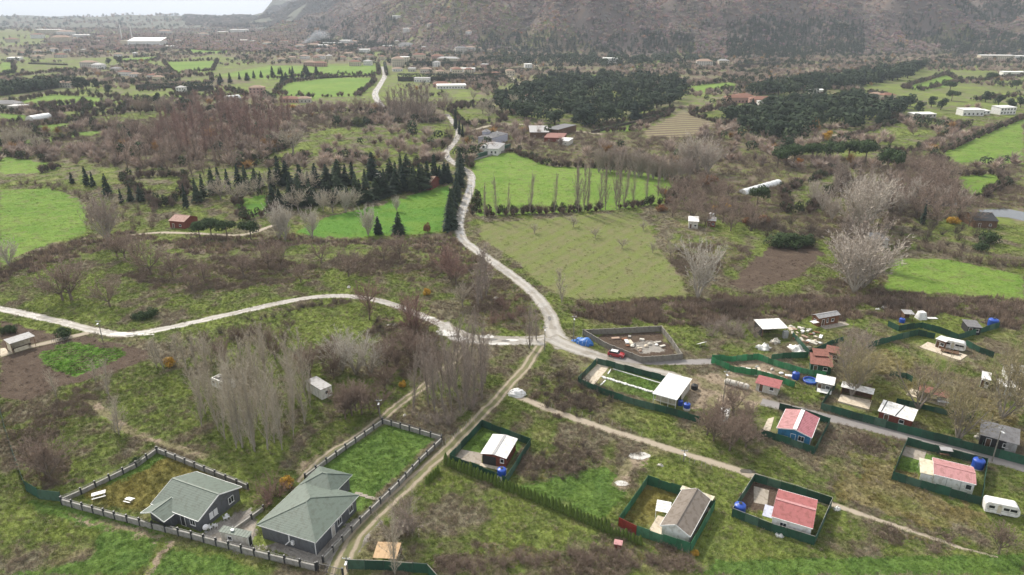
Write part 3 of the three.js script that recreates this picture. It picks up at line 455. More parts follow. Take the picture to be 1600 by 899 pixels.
patch('cypress', 'cypress_tree', 'tall cypress', 'beside the road bend near the white villa', 'tree', [[712, 203, 15], [723, 216, 10], [718, 212, 11]], 10, 15);
patch('mixed', 'conifer_tree', 'dark conifer', 'in the dense grove right of the villa', 'tree', fill([[905, 203], [985, 192], [1045, 170], [1076, 148], [1060, 128], [960, 122], [870, 124], [790, 150], [760, 172], [850, 198]], 112, 8), 12, 17, 1.4, 1.9, true);
patch('mixed', 'conifer_tree', 'dark conifer', 'in the wood above the right pasture', 'tree', fill([[1135, 192], [1180, 215], [1240, 232], [1290, 192], [1330, 205], [1400, 190], [1425, 165], [1330, 158], [1210, 165]], 62, 8), 10, 15, 1.4, 1.9, true);
patch('mixed', 'conifer_tree', 'dark conifer', 'in the long shelterbelt under the mountain', 'tree', along([[1180, 148], [1290, 138], [1360, 128], [1420, 118], [1442, 106]], 44, 6, 5), 13, 19, 1.5, 2, true);
patch('pine', 'umbrella_pine', 'dark umbrella pine', 'in the row behind the grey bare tree', 'tree', [[1215, 262], [1240, 258], [1268, 255], [1296, 254], [1325, 252], [1352, 256], [1385, 275, 17]], 13, 16, 1, 1.3);
patch('pine', 'umbrella_pine', 'umbrella pine', 'beside the red farmhouse', 'tree', [[312, 374], [330, 370], [355, 372], [392, 374, 9]], 8, 10, .9, 1.1);
patch('pine', 'umbrella_pine', 'lone umbrella pine', 'in front of the white polytunnel', 'tree', [[1183, 322, 11]], 11, 11, .95, .95);
patch('pine', 'umbrella_pine', 'umbrella pine', 'in the pasture at the upper right', 'tree', [[1484, 143, 13], [1487, 158, 12], [1550, 128, 14], [1588, 140, 13]], 12, 13, 1.1, 1.3);
patch('evergreen', 'evergreen_tree', 'dark round evergreen', 'in the wood at the upper right', 'tree', [[1410, 170], [1435, 178], [1455, 168], [1470, 172], [1540, 160], [1560, 165], [1580, 172], [1595, 168], [1230, 240], [1160, 205]], 11, 14, 1.1, 1.4);
patch('leafy_bush', 'evergreen_bush', 'large dark green bush', 'by the ploughed patch', 'bush', [[1215, 385, 8], [1240, 388, 8.5], [1262, 384, 7]], 8, 8, 1, 1.3);
patch('leafy_bush', 'evergreen_bush', 'dark green bush', 'below the black-roofed shed', 'bush', [[1545, 380, 8], [1530, 392, 6]], 7, 7, 1, 1.1);
patch('conifer', 'conifer_tree', 'slim dark conifer', 'among the bare trees near the black-roofed shed', 'tree', [[1441, 352, 9]], 9, 9, .8, .8);
patch('leafy_bush', 'evergreen_bush', 'dark evergreen bush', 'beside the farm pavilion', 'bush', [[8, 521, 3.6], [20, 520, 3.8], [100, 529, 5]], 4, 4, .75, .9);
patch('evergreen', 'evergreen_tree', 'dark rounded tree', 'by the houses at the upper left', 'tree', [[122, 142, 17], [135, 140, 16], [150, 140, 14], [170, 148, 12], [232, 165, 12], [245, 162, 12], [283, 170, 12], [290, 174, 12], [302, 172, 10], [170, 102, 14], [187, 100, 14], [205, 110, 9]], 12, 14, 1, 1.4);
patch('conifer', 'conifer_tree', 'dark conifer', 'in the belt beyond the upper left field', 'tree', along([[340, 132], [400, 122], [470, 114], [496, 118], [440, 130]], 22, 5, 2), 9, 14, 1.4, 1.9, true);
patch('gold', 'autumn_tree', 'yellow-leaved autumn tree', 'at the edge of the pine row', 'tree', [[1291, 222, 9]], 9, 9, 1.2, 1.2);
patch('orange', 'autumn_tree', 'small orange autumn tree', 'at the end of the conifer grove', 'tree', [[1066, 136, 9], [1160, 195, 6], [1247, 262, 6]], 7, 9, 1, 1.2);
patch('gold_bush', 'autumn_bush', 'yellow autumn bush', 'in the thicket by the small white hut', 'bush', [[1130, 318, 4], [1137, 326, 3.6], [1490, 350, 5], [1120, 330, 4]], 4, 4, 1, 1.2);
patch('gold_bush', 'autumn_bush', 'golden bush', 'standing beside the bare poplars', 'bush', [[266, 574, 4], [666, 462, 3.5], [450, 762, 3.4], [1085, 868, 1.6], [630, 605, 2.6]], 3, 3, .8, .9);
patch('rust', 'rusty_bush', 'rust-brown leafy bush', 'in the thicket right of the tall field', 'bush', [[1035, 330, 5], [1045, 318, 5], [1100, 290, 6], [1112, 284, 6], [1170, 352, 5], [1195, 348, 5], [1040, 305, 5]], 5, 5, 1, 1.3);
// bare trees, from the back to the front
patch('red_poplar', 'bare_tree', 'reddish bare tree', 'in the far left copse', 'tree', fill([[230, 225], [300, 185], [400, 180], [470, 195], [430, 235], [300, 255], [220, 250]], 40, 9), 13, 19, 1.3, 1.8, true);
patch('round', 'bare_tree', 'brown round bare tree', 'in the left copse', 'tree', fill([[150, 215], [230, 170], [330, 165], [400, 175], [330, 225], [210, 240]], 16, 14), 11, 14, 1, 1.2, true);
patch('grey_round', 'bare_tree', 'grey bare tree', 'at the far left edge beside the strip fields', 'tree', [[15, 225], [40, 222], [32, 230], [60, 240], [8, 232]], 9, 12);
patch('poplar', 'bare_poplar', 'tall bare poplar', 'in the stand beyond the pasture', 'tree', along([[612, 192], [640, 186], [665, 190]], 8, 3, 2), 18, 22, 1.4, 1.8);
patch('round', 'bare_tree', 'brown bare tree', 'in the hedge between pasture and village road', 'tree', along([[480, 190], [540, 178], [600, 178], [690, 180]], 12, 4, 4), 9, 13);
patch('olive_bush', 'olive_tree', 'large olive-brown rounded tree', 'at the left rim of the pasture', 'tree', [[563, 198, 13]], 13, 13, .8, .8);
patch('grey_round', 'bare_tree', 'grey bare oak', 'with dark ivy trunk above the conifers', 'tree', [[458, 240, 15]], 15, 15, 1.3, 1.3);
patch('bare_bush', 'bare_bush', 'brown bare bush', 'at the left end of the pasture', 'bush', [[515, 236, 6], [528, 234, 6], [540, 236, 6], [552, 232, 5]], 6, 6, 1.2, 1.4);
patch('grey_round', 'orchard_tree', 'small bare orchard tree', 'in the pasture left of the road', 'tree', [[575, 222], [593, 222], [607, 225], [645, 210], [660, 208], [620, 205], [676, 214]], 4.5, 6);
patch('round', 'bare_tree', 'rusty bare tree', 'on the verge left of the upper road', 'tree', [[703, 218, 8], [699, 232, 7]], 8, 8, .8, 1);
patch('poplar', 'bare_poplar', 'slender poplar', 'in the row before the big green field', 'tree', [[757, 343, 11], [775, 341, 13], [795, 340, 10], [828, 336, 13], [866, 335, 13], [900, 332, 16], [904, 333, 15], [913, 331, 17], [918, 331, 16], [939, 329, 13], [946, 328, 15], [963, 328, 17], [967, 327, 16], [975, 326, 14], [990, 322, 12], [1010, 318, 13], [1028, 312, 11]], 10, 14, .55, .85);
patch('vase', 'bare_tree', 'grey-pink bare tree', 'in the far hedge of the big green field', 'tree', along([[935, 268], [980, 272], [1020, 280], [1060, 284], [1075, 278]], 17, 3, 2), 8, 11, .8, 1);
patch('silver', 'bare_tree', 'broad spreading bare tree', 'right of the big green field', 'tree', [[1090, 268, 17], [1105, 272, 14], [1070, 268, 13]], 14, 17, 1.1, 1.3);
patch('round', 'bare_tree', 'brown bare tree', 'in the thicket beyond the orchard field', 'tree', fill([[1010, 320], [1060, 300], [1130, 290], [1150, 330], [1190, 350], [1180, 370], [1060, 345]], 22, 8), 6, 9, 1, 1.3, true);
patch('grey_round', 'bare_tree', 'small grey bare tree', 'scattered on the brown orchard field', 'tree', [[835, 365], [896, 355], [930, 372], [972, 388], [1005, 360], [1020, 395], [1045, 380], [1048, 400]], 4, 6);
patch('white_vase', 'bare_tree', 'whitish bare tree', 'at the corner of the orchard field', 'tree', [[1090, 468, 14]], 13.5, 13.5, 1, 1);
patch('pale_poplar', 'bare_tree', 'slim pale bare tree', 'at the near edge of the orchard field', 'tree', [[878, 473, 8]], 8, 8, 1.4, 1.4);
patch('silver', 'bare_tree', 'huge pinkish bare tree', 'in the column left of the right field', 'tree', [[1335, 372, 17], [1350, 358, 16], [1362, 350, 15], [1335, 458, 15], [1348, 450, 15], [1330, 440, 14]], 14, 17, 1.15, 1.35);
patch('round', 'bare_tree', 'bare tree', 'in the thicket around the right sheds', 'tree', fill([[1380, 300], [1450, 290], [1500, 320], [1520, 360], [1440, 350], [1390, 330]], 20, 8), 8, 11, 1, 1.3, true);
patch('bare_bush', 'bare_bush', 'brown bare bush', 'in the hedge above the right field', 'bush', along([[1390, 385], [1450, 392], [1520, 408], [1600, 420]], 20, 4, 4), 4.5, 6.5, 1, 1.3, true);
patch('bare_bush', 'bare_bush', 'brown bare bush', 'in the hedge between the two right pastures', 'bush', along([[1400, 250], [1440, 238], [1490, 222], [1540, 205]], 16, 5, 3), 6, 8, 1, 1.3, true);
patch('round', 'bare_tree', 'small bare tree', 'alone in the right pasture', 'tree', [[1427, 212, 7], [1365, 207, 6]], 6, 7, 1.2, 1.3);
patch('bare_bush', 'bare_bush', 'dark brown bush', 'in the hedge right of the big left field', 'bush', along([[30, 290], [100, 296], [140, 318], [150, 340], [170, 350]], 16, 4, 4), 4, 6, 1, 1.3, true);
patch('bare_bush', 'bare_bush', 'brown bush', 'in the tangle above the red farmhouse', 'bush', fill([[130, 320], [250, 330], [280, 340], [230, 362], [170, 350]], 18, 6), 3.5, 6, 1, 1.3, true);
patch('vase', 'bare_tree', 'large pale bare tree', 'at the corner of the big left field', 'tree', [[170, 380, 14]], 14, 14, 1.1, 1.1);
patch('white_vase', 'bare_tree', 'white-barked bare tree', 'in front of the left conifers', 'tree', [[436, 374, 11], [446, 376, 10], [488, 372, 9], [575, 368, 9], [505, 330, 8], [540, 332, 8], [620, 330, 5]], 8, 10, .85, 1);
patch('white_vase', 'bare_tree', 'pale bare tree', 'at the far left by the big field', 'tree', [[14, 415, 8]], 8, 8);
patch('round', 'bare_tree', 'brown rounded bare tree', 'in the rough pasture above the left road', 'tree', [[98, 470, 10.5], [112, 470, 11], [172, 480, 8], [195, 405, 9], [236, 430, 10], [215, 415, 9], [183, 402, 8], [300, 455, 6], [270, 432, 7], [320, 442, 6.5], [380, 432, 7], [420, 420, 9], [440, 418, 8], [470, 442, 6], [502, 412, 7], [545, 432, 8], [600, 408, 7], [625, 405, 8]], 7, 9, 1, 1.2);
patch('red_poplar', 'bare_tree', 'reddish bare tree', 'beside the gravel road left of the junction', 'tree', [[577, 500, 9], [700, 432, 8], [706, 440, 7], [645, 530, 9], [652, 525, 9]], 8, 9, 1.5, 1.9);
patch('grey_round', 'bare_tree', 'grey bare tree', 'on the grass above the puddled road', 'tree', [[723, 480, 6]], 6, 6);
patch('poplar', 'bare_poplar', 'bare poplar', 'in the clump left of the road junction', 'tree', [[753, 470, 12], [760, 466, 12], [748, 480, 9], [827, 545, 9], [838, 532, 7]], 9, 12, 1.3, 1.6);
patch('red_bush', 'bare_bush', 'reddish-brown bush', 'in the triangle beside the junction', 'bush', [[770, 505, 4.5], [785, 500, 4.5], [800, 500, 4], [792, 485, 4.5], [815, 490, 4], [805, 470, 4], [820, 505, 3], [780, 478, 5]], 4, 5, 1, 1.3);
patch('white_vase', 'bare_tree', 'silvery spreading bare tree', 'below the left gravel road', 'tree', [[556, 585, 9], [535, 580, 7], [580, 584, 7]], 8, 9, 1.2, 1.3);
patch('round', 'bare_tree', 'brown bare tree', 'in the rough ground around the white container', 'tree', [[352, 575, 6.5], [485, 590, 7], [605, 580, 7], [420, 545, 5], [520, 560, 5], [550, 650, 6.5], [565, 648, 6], [535, 640, 5], [640, 560, 7], [655, 575, 7]], 6, 7, 1, 1.2);
patch('pale_poplar', 'bare_poplar', 'pale bare poplar', 'in the cluster behind the two grey houses', 'tree', [...fill([[305, 650], [335, 610], [400, 590], [480, 615], [500, 660], [440, 705], [375, 708], [315, 672]], 34, 3.6), [398, 706, 13], [418, 703, 12], [379, 700, 13]], 7, 12.5, .8, 1.3);
patch('pale_poplar', 'bare_poplar', 'pale leaning poplar', 'left of the burnt-out caravan', 'tree', [[245, 575, 6], [255, 577, 6.5], [275, 572, 6], [290, 570, 6], [305, 572, 6], [318, 565, 6], [330, 566, 6]], 6, 6, 1.7, 2.1);
patch('pale_poplar', 'bare_poplar', 'slim pale tree', 'at the edge of the ploughed plot', 'tree', [[88, 620, 6.5], [170, 618, 7.5], [186, 680, 8], [180, 676, 7], [150, 600, 6]], 7, 8, 1.4, 1.7);
patch('poplar', 'bare_poplar', 'grey bare poplar', 'in the stand between the two dirt tracks', 'tree', [...fill([[640, 640], [690, 590], [750, 560], [760, 600], [740, 640], [690, 668]], 17, 3), [753, 625, 13], [706, 645, 12], [727, 640, 11]], 8.5, 12.5, .8, 1.3);
patch('pink_bush', 'bare_bush', 'tangled bare bush', 'along the dirt track beside the walled plot', 'bush', along([[640, 650], [690, 668], [720, 655], [745, 630]], 9, 6, 3), 2.6, 4, 1, 1.2);
patch('round', 'bare_tree', 'brown bare tree', 'by the green mesh fence at far left', 'tree', [[72, 745, 7], [80, 752, 6]], 6, 7, 1.1, 1.2);
patch('red_bush', 'bare_bush', 'round brown leafless bush', 'between the two grey houses', 'bush', [[420, 788, 6.8], [434, 776, 6]], 6, 6, 1, 1.1);
patch('pink_bush', 'bare_tree', 'pinkish bare tree', 'beside the drive right of the walled plot', 'tree', [[640, 830, 7], [622, 838, 6]], 6, 6, 1, 1.1);
patch('pale_poplar', 'bare_poplar', 'thin bare tree', 'in front of the tan canopy', 'tree', [[617, 898, 8]], 8, 8, 1.2, 1.2);
patch('dark_bush', 'bramble_bush', 'dark bramble bush', 'in the thicket below the white-roofed shed', 'bush', fill([[840, 605], [880, 580], [950, 605], [960, 630], [900, 655], [850, 640]], 26, 2.5), 2, 3.4, 1, 1.4, true);
patch('round', 'bare_tree', 'brown bare tree', 'in the thicket left of the blue house', 'tree', [[1115, 690], [1140, 705], [1165, 700], [1150, 690], [1125, 670], [1105, 680], [1160, 672], [1145, 650]], 5, 6.5, 1, 1.2);
patch('bare_bush', 'bare_bush', 'brown bush', 'on the verge below the lane', 'bush', along([[1310, 690], [1350, 690], [1395, 698]], 9, 8, 6), 1.8, 2.8, 1, 1.3);
patch('olive_vase', 'bare_tree', 'tall spreading bare tree', 'among the right garden plots', 'tree', [[1435, 640, 11], [1497, 690, 11], [1565, 655, 11], [1590, 640, 9], [1580, 610, 9], [1330, 620, 9], [1345, 600, 8]], 9, 11, 1, 1.2);
patch('vase', 'bare_tree', 'bare tree', 'beside the red-brown sheds', 'tree', [[1322, 590, 9], [1338, 575, 8]], 8, 9);
patch('round', 'bare_tree', 'small bare tree', 'at the lower right below the caravan', 'tree', [[1560, 866, 6.5]], 6.5, 6.5, .8, .8);
patch('pink_bush', 'bare_bush', 'grey-brown bush', 'behind the low white-roofed shed', 'bush', fill([[1100, 510], [1180, 505], [1190, 530], [1110, 525]], 12, 4), 3, 4.5, 1, 1.2, true);
patch('bare_bush', 'bare_bush', 'brown bush', 'in the hedge above the garden plots', 'bush', along([[920, 494], [1000, 488], [1100, 484], [1200, 480], [1300, 478], [1400, 476], [1500, 484], [1600, 490]], 48, 5, 5), 3, 5, 1.2, 1.6, true);
patch('dark_bush', 'bramble_bush', 'dark bramble bush', 'among the weeds below the white-roofed cabin', 'bush', fill([[830, 725], [870, 695], [930, 700], [930, 730], [880, 760], [830, 750]], 16, 2.5), 1.4, 2.2, 1.2, 1.6, true);
patch('bare_bush', 'bramble_bush', 'dead bramble bush', 'along the lower edge of the meadow', 'bush', along([[690, 892], [800, 880], [900, 872], [1000, 878], [1090, 890]], 40, 6, 10), 1.6, 2.6, 1.2, 1.7, true);
patch('bare_bush', 'bramble_bush', 'brown bramble bush', 'in the rough meadow above the left road', 'bush', [...fill([[200, 440], [300, 405], [420, 402], [500, 420], [330, 460]], 26, 5), ...fill([[520, 400], [640, 395], [700, 425], [560, 430]], 16, 5)], 2, 3.6, 1.2, 1.8, true);
patch('dark_bush', 'bramble_bush', 'dark bramble bush', 'on the bank below the left road', 'bush', along([[385, 502], [440, 492], [500, 476], [530, 472]], 14, 5, 3), 1.6, 2.6, 1.3, 1.7, true);
patch('leafy_bush', 'evergreen_bush', 'dark green bush', 'on the verge of the left road', 'bush', [[222, 500, 4], [235, 496, 4.5], [212, 498, 3]], 4, 4, .9, 1);
patch('leafy_bush', 'evergreen_bush', 'bushy green shrub', 'against the yard wall of the left house', 'bush', [[215, 726, 2.6], [208, 730, 2]], 2.5, 2.5, .7, .7);
patch('poplar', 'bare_tree', 'tall pinkish bare tree', 'in the stand left of the right field', 'tree', [...along([[1300, 300], [1345, 310], [1375, 330]], 8, 8, 8), ...along([[1318, 400], [1352, 420]], 5, 8, 6)], 9, 13, 1.6, 2.2, true);
patch('round', 'bare_tree', 'brown bare tree', 'in the scrub between the umbrella pines and the pond', 'tree', fill([[1400, 268], [1470, 262], [1500, 285], [1480, 312], [1400, 300]], 16, 8), 6, 9, 1.1, 1.4, true);
patch('brown_poplar', 'bare_tree', 'brown upright bare tree', 'in the thicket left of the pasture', 'tree', fill([[170, 250], [260, 235], [380, 232], [440, 240], [380, 275], [200, 275]], 26, 7), 7, 12, 1.6, 2.2, true);
patch('grey_round', 'bare_tree', 'grey bare tree', 'in the village fields beyond the pasture', 'tree', fill([[600, 165], [760, 150], [830, 165], [760, 190], [640, 180]], 16, 12), 7, 11, 1, 1.3, true);
patch('dark_bush', 'bramble_bush', 'dark bush', 'in the scrub below the left road', 'bush', [...fill([[250, 545], [330, 520], [420, 505], [420, 540], [300, 560]], 14, 4), ...fill([[580, 500], [680, 520], [700, 555], [620, 560]], 14, 4)], 1.5, 3, 1.2, 1.6, true);
patch('grey_round', 'bare_tree', 'grey bare tree', 'standing among the left conifers', 'tree', [[345, 312], [372, 318], [402, 305], [466, 330], [520, 332], [552, 330], [480, 300], [420, 296]], 8, 11, 1, 1.2);
patch('dark_bush', 'bare_bush', 'dark bare bush', 'in the thicket above the ploughed patch', 'bush', [...fill([[1165, 345], [1200, 340], [1300, 365], [1300, 385], [1180, 375]], 20, 4), ...fill([[1390, 330], [1500, 340], [1560, 385], [1480, 395], [1390, 370]], 26, 6)], 4, 6.5, 1.1, 1.5, true);
patch('silver', 'bare_tree', 'pale grey bare tree', 'in the garden belt around the pond', 'tree', [[1405, 335, 9], [1430, 318, 9], [1468, 322, 8], [1500, 335, 8], [1285, 330, 9], [1300, 345, 8], [1272, 318, 8]], 8, 9, 1, 1.2);
patch('brown_round', 'bare_tree', 'small umber bare tree', 'in the rough ground below the left road', 'tree', [[320, 545], [340, 562], [372, 545], [402, 530], [430, 562], [446, 540], [452, 520], [470, 578], [505, 575], [522, 592], [592, 562], [615, 548], [622, 578], [642, 545], [662, 552], [676, 582], [602, 612], [556, 642], [577, 640], [540, 656], [592, 646]], 4.5, 7.5, 1, 1.25);
patch('red_round', 'bare_tree', 'reddish round bare tree', 'near the puddled road bend', 'tree', [[648, 535, 8], [578, 478, 7], [702, 437, 8], [712, 445, 7], [690, 425, 7], [640, 502, 6]], 6, 8, 1, 1.2);
// row of small thujas between the lower meadows
{ const pts = along([[697, 727], [783, 762], [883, 803], [949, 832], [1000, 852]], 56, .4, .4); const v = leafTreeThuja();
  pts.forEach(([px, py], i) => { const p = G(px, py), o = thing('thuja', i === 0 ? 'leftmost small thuja of the hedge row, beside the dirt track' : i === pts.length - 1 ? 'last small thuja at the right end of the hedge row' : `${ord(i)} small thuja from the left in the diagonal hedge row`, 'thuja', p, rnd() * 6, 'small thujas in the diagonal hedge row'), s = rr(1.05, 1.4) * (i > 46 ? .8 : 1); o.scale.set(s, s * rr(.9, 1.2), s); mesh('trunk', v[0], bark.dark, o); mesh('crown', v[1 + i % 3], leafM.thuja, o); });
  along([[668, 757], [676, 748], [684, 740]], 6, 1, 1).forEach(([px, py], i) => { const p = G(px, py), o = thing('thuja', `${ord(i)} small thuja from the left in the short row beside the dirt track`, 'thuja', p, rnd() * 6, 'small thujas beside the dirt track'); mesh('trunk', v[0], bark.dark, o); mesh('crown', v[1 + i % 3], leafM.thuja, o); });
}
function leafTreeThuja() { const T = new Soup(); stick(T, V3(0, -.05, 0), V3(0, 1, 0), .05, .02); return [T.geo(), ...[1, 2, 3].map(s => { rnd = mulberry(s + 90); const C = new Soup(); for (let i = 0; i < 420; i++) { const t = Math.pow(rnd(), .8), a = rnd() * 6.28, r = .42 * Math.pow(1 - t, .6) * rr(.7, 1.1) + .02, d = V3(Math.cos(a), rr(.3, 1.4), Math.sin(a)).normalize(); leafTri(C, V3(Math.cos(a) * r, .08 + t * 1.7, Math.sin(a) * r), d, rr(.07, .13)); } return C.geo(); })]; }

// ---------------------------------------------------------------- building helpers
rnd = mulberry(900);
const grain = tex(256, 256, (u, v) => { const q = .78 + .3 * nz(N1, u, v) + .12 * (nz(N3, u, v) - .5); return [q, q, q].map(x => Math.pow(clamp(x * .8), 1)); }, true);
const streak = tex(256, 256, (u, v) => { const d = sstep(.55, .8, nz(N2, u, v)) * .22, q = .68 + .2 * nz(N1, u * 3, v * .4) + .12 * nz(N3, u * 2, v) - d * .8; return [q, q * (.985 - d * .1), q * (.96 - d * .3)]; }, true);
const worn = (r, g, b, rough, extra = {}) => std(r * 1.25, g * 1.25, b * 1.25, rough, { map: streak, ...extra });
const M = {
  roofGreen: worn(.082, .112, .092, .6), wallDark: worn(.095, .102, .115, .75), white: worn(.66, .66, .65, .6), trim: std(.72, .72, .71, .5), glass: std(.018, .022, .027, .12), concrete: worn(.26, .255, .24, .9), concreteDark: worn(.2, .19, .17, .95), iron: std(.028, .03, .034, .5), coping: worn(.34, .335, .32, .85),
  netDark: worn(.012, .062, .036, .8), netGreen: worn(.02, .115, .055, .7), sheetGreen: worn(.03, .19, .075, .6), redSheet: worn(.24, .03, .02, .6), roofRed: worn(.31, .1, .1, .65), roofPink: worn(.4, .2, .205, .65), roofRose: worn(.34, .13, .155, .65), roofTaupe: worn(.19, .165, .145, .85), roofWhite: worn(.66, .665, .67, .65), roofRust: worn(.21, .085, .065, .8), roofGrey: worn(.3, .3, .31, .7), roofSlate: worn(.14, .14, .15, .8), tile: worn(.23, .125, .095, .9), tilePale: worn(.33, .24, .19, .9),
  brick: worn(.17, .055, .04, .9), wood: worn(.17, .085, .05, .85), tan: worn(.44, .31, .19, .85), blue: worn(.02, .15, .3, .6), tank: std(.012, .06, .34, .4), tarp: std(.02, .13, .42, .5), cream: worn(.52, .48, .38, .85), pink: worn(.4, .27, .235, .85), lavender: worn(.4, .42, .52, .7), plaster: worn(.5, .48, .44, .9), black: std(.018, .018, .02, .7), rubber: std(.02, .02, .02, .9), paint: new THREE.MeshPhysicalMaterial({ color: lin(.33, .02, .025), roughness: .35, clearcoat: .8, clearcoatRoughness: .15, side: THREE.DoubleSide }), paver: worn(.3, .27, .235, .95), slab: worn(.5, .44, .36, .9), stone: worn(.42, .4, .36, .95), greyMetal: worn(.3, .31, .32, .4), plastic: std(.7, .7, .7, .4), red: std(.4, .03, .03, .5), brown: worn(.12, .075, .05, .9),
};
function uvMetres(g, k = .25) { const p = g.attributes.position, n = g.attributes.normal, uv = new Float32Array(p.count * 2); for (let i = 0; i < p.count; i++) { const ax = Math.abs(n.getX(i)), ay = Math.abs(n.getY(i)), az = Math.abs(n.getZ(i)); if (ay > .6) { uv[2 * i] = p.getX(i) * k; uv[2 * i + 1] = p.getZ(i) * k; } else if (ax > az) { uv[2 * i] = p.getZ(i) * k; uv[2 * i + 1] = p.getY(i) * k; } else { uv[2 * i] = p.getX(i) * k; uv[2 * i + 1] = p.getY(i) * k; } } g.setAttribute('uv', new THREE.BufferAttribute(uv, 2)); return g; }
function part(name, geo, mat, parent) { return mesh(name, uvMetres(Array.isArray(geo) ? merge(geo) : geo), mat, parent); }
function frame(p0, p1, p2, h) { // front eave from left to right at height h, and a point on the back eave
  const a = G(...p0, h), b = G(...p1, h), c = G(...p2, h), u = b.clone().sub(a), w = u.length(); u.normalize();
  const back = V3(u.z, 0, -u.x), d = Math.max(1, c.clone().sub(a).dot(back)), m = a.clone().addScaledVector(u, w / 2).addScaledVector(back, d / 2);
  return { pos: V3(m.x, 0, m.z), w, d, turn: Math.atan2(-u.z, u.x) };
}
function lot(name, label, category, p0, p1, p2, h, group) { const f = frame(p0, p1, p2, h), o = thing(name, label, category, f.pos, f.turn, group); return { o, w: f.w, d: f.d, ...f }; }
// roof plane laid in overlapping courses (or with standing ribs)
function slope(eL, eR, rR, rL, courses = 12, step = .035, ribs = 0, ribH = .04) {
  const S = new Soup(), n = new THREE.Vector3().crossVectors(eR.clone().sub(eL), rL.clone().sub(eL)); if (n.lengthSq() < 1e-6) n.crossVectors(eR.clone().sub(eL), rR.clone().sub(eL)); n.normalize(); if (n.y < 0) n.negate();
  const at = (t, up) => [eL.clone().lerp(rL, t).addScaledVector(n, up), eR.clone().lerp(rR, t).addScaledVector(n, up)];
  for (let i = 0; i < courses; i++) { const [a, b] = at(i / courses, .05 + step), [c, d] = at((i + 1) / courses, .05), [e, f] = at(i / courses, i ? .05 : 0); S.quad(a, b, d, c); S.quad(e, f, b, a); }
  const [a, b] = at(0, 0), [c, d] = at(1, 0); S.quad(a, c, d, b); S.quad(a, c, at(1, .05)[0], at(0, .05)[0]); S.quad(b, at(0, .05)[1], at(1, .05)[1], d);
  for (let i = 0; i <= ribs && ribs; i++) { const t = i / ribs, p = eL.clone().lerp(eR, t).addScaledVector(n, .05), q = rL.clone().lerp(rR, t).addScaledVector(n, .05), w = eR.clone().sub(eL).normalize().multiplyScalar(.045), u = n.clone().multiplyScalar(ribH); const A = p.clone().sub(w), B = p.clone().add(w), Ct = q.clone().add(w), D = q.clone().sub(w); S.quad(A.clone().add(u), B.clone().add(u), Ct.clone().add(u), D.clone().add(u)); S.quad(A, A.clone().add(u), D.clone().add(u), D); S.quad(B, Ct, Ct.clone().add(u), B.clone().add(u)); S.quad(A, B, B.clone().add(u), A.clone().add(u)); }
  return S.geo();
}
function bar(a, b, w, h) { const d = b.clone().sub(a), L = d.length(), g = new THREE.BoxGeometry(w, h, L); g.applyMatrix4(new THREE.Matrix4().lookAt(b, a, UP)); g.translate((a.x + b.x) / 2, (a.y + b.y) / 2, (a.z + b.z) / 2); return g; }
function gableWalls(w, d, h, rise, axis) { // one prism with both gables
  const s = new THREE.Shape(), W = axis === 'x' ? d : w, L = axis === 'x' ? w : d; s.moveTo(-W / 2, 0); s.lineTo(W / 2, 0); s.lineTo(W / 2, h); s.lineTo(0, h + rise); s.lineTo(-W / 2, h); s.closePath();
  const g = new THREE.ExtrudeGeometry(s, { depth: L, bevelEnabled: false }); g.translate(0, 0, -L / 2); if (axis === 'x') g.rotateY(Math.PI / 2); return g;
}
function gableRoof(o, w, d, h, rise, axis, over, mat, opt = {}) {
  const { courses = 10, ribs = 0, step = .03, ridgeMat = mat, mat2 = mat, trim, lift = .06 } = opt, W = (axis === 'x' ? d : w) / 2, L = (axis === 'x' ? w : d) / 2 + over, k = rise / W, e = W + over, y0 = h - k * over + lift, y1 = h + rise + lift;
  const P = (a, y, l) => axis === 'x' ? V3(l, y, a) : V3(a, y, -l); // a: across the ridge, l: along it
  part('roof_slope', slope(P(e, y0, -L), P(e, y0, L), P(0, y1, L), P(0, y1, -L), courses, step, ribs), mat, o);
  part('roof_slope', slope(P(-e, y0, L), P(-e, y0, -L), P(0, y1, -L), P(0, y1, L), courses, step, ribs), mat2, o);
  part('ridge_cap', bar(P(0, y1 + .07, -L), P(0, y1 + .07, L), opt.ridgeW || .28, .08), ridgeMat, o);
  if (trim) for (const s of [-1, 1]) part('fascia', [bar(P(e, y0 - .02, s * (L + .03)), P(0, y1 - .02, s * (L + .03)), .05, .2), bar(P(-e, y0 - .02, s * (L + .03)), P(0, y1 - .02, s * (L + .03)), .05, .2)], trim, o);
  if (trim) for (const s of [-1, 1]) part('gutter', bar(P(s * (e + .04), y0, -L), P(s * (e + .04), y0, L), .1, .12), trim, o);
}
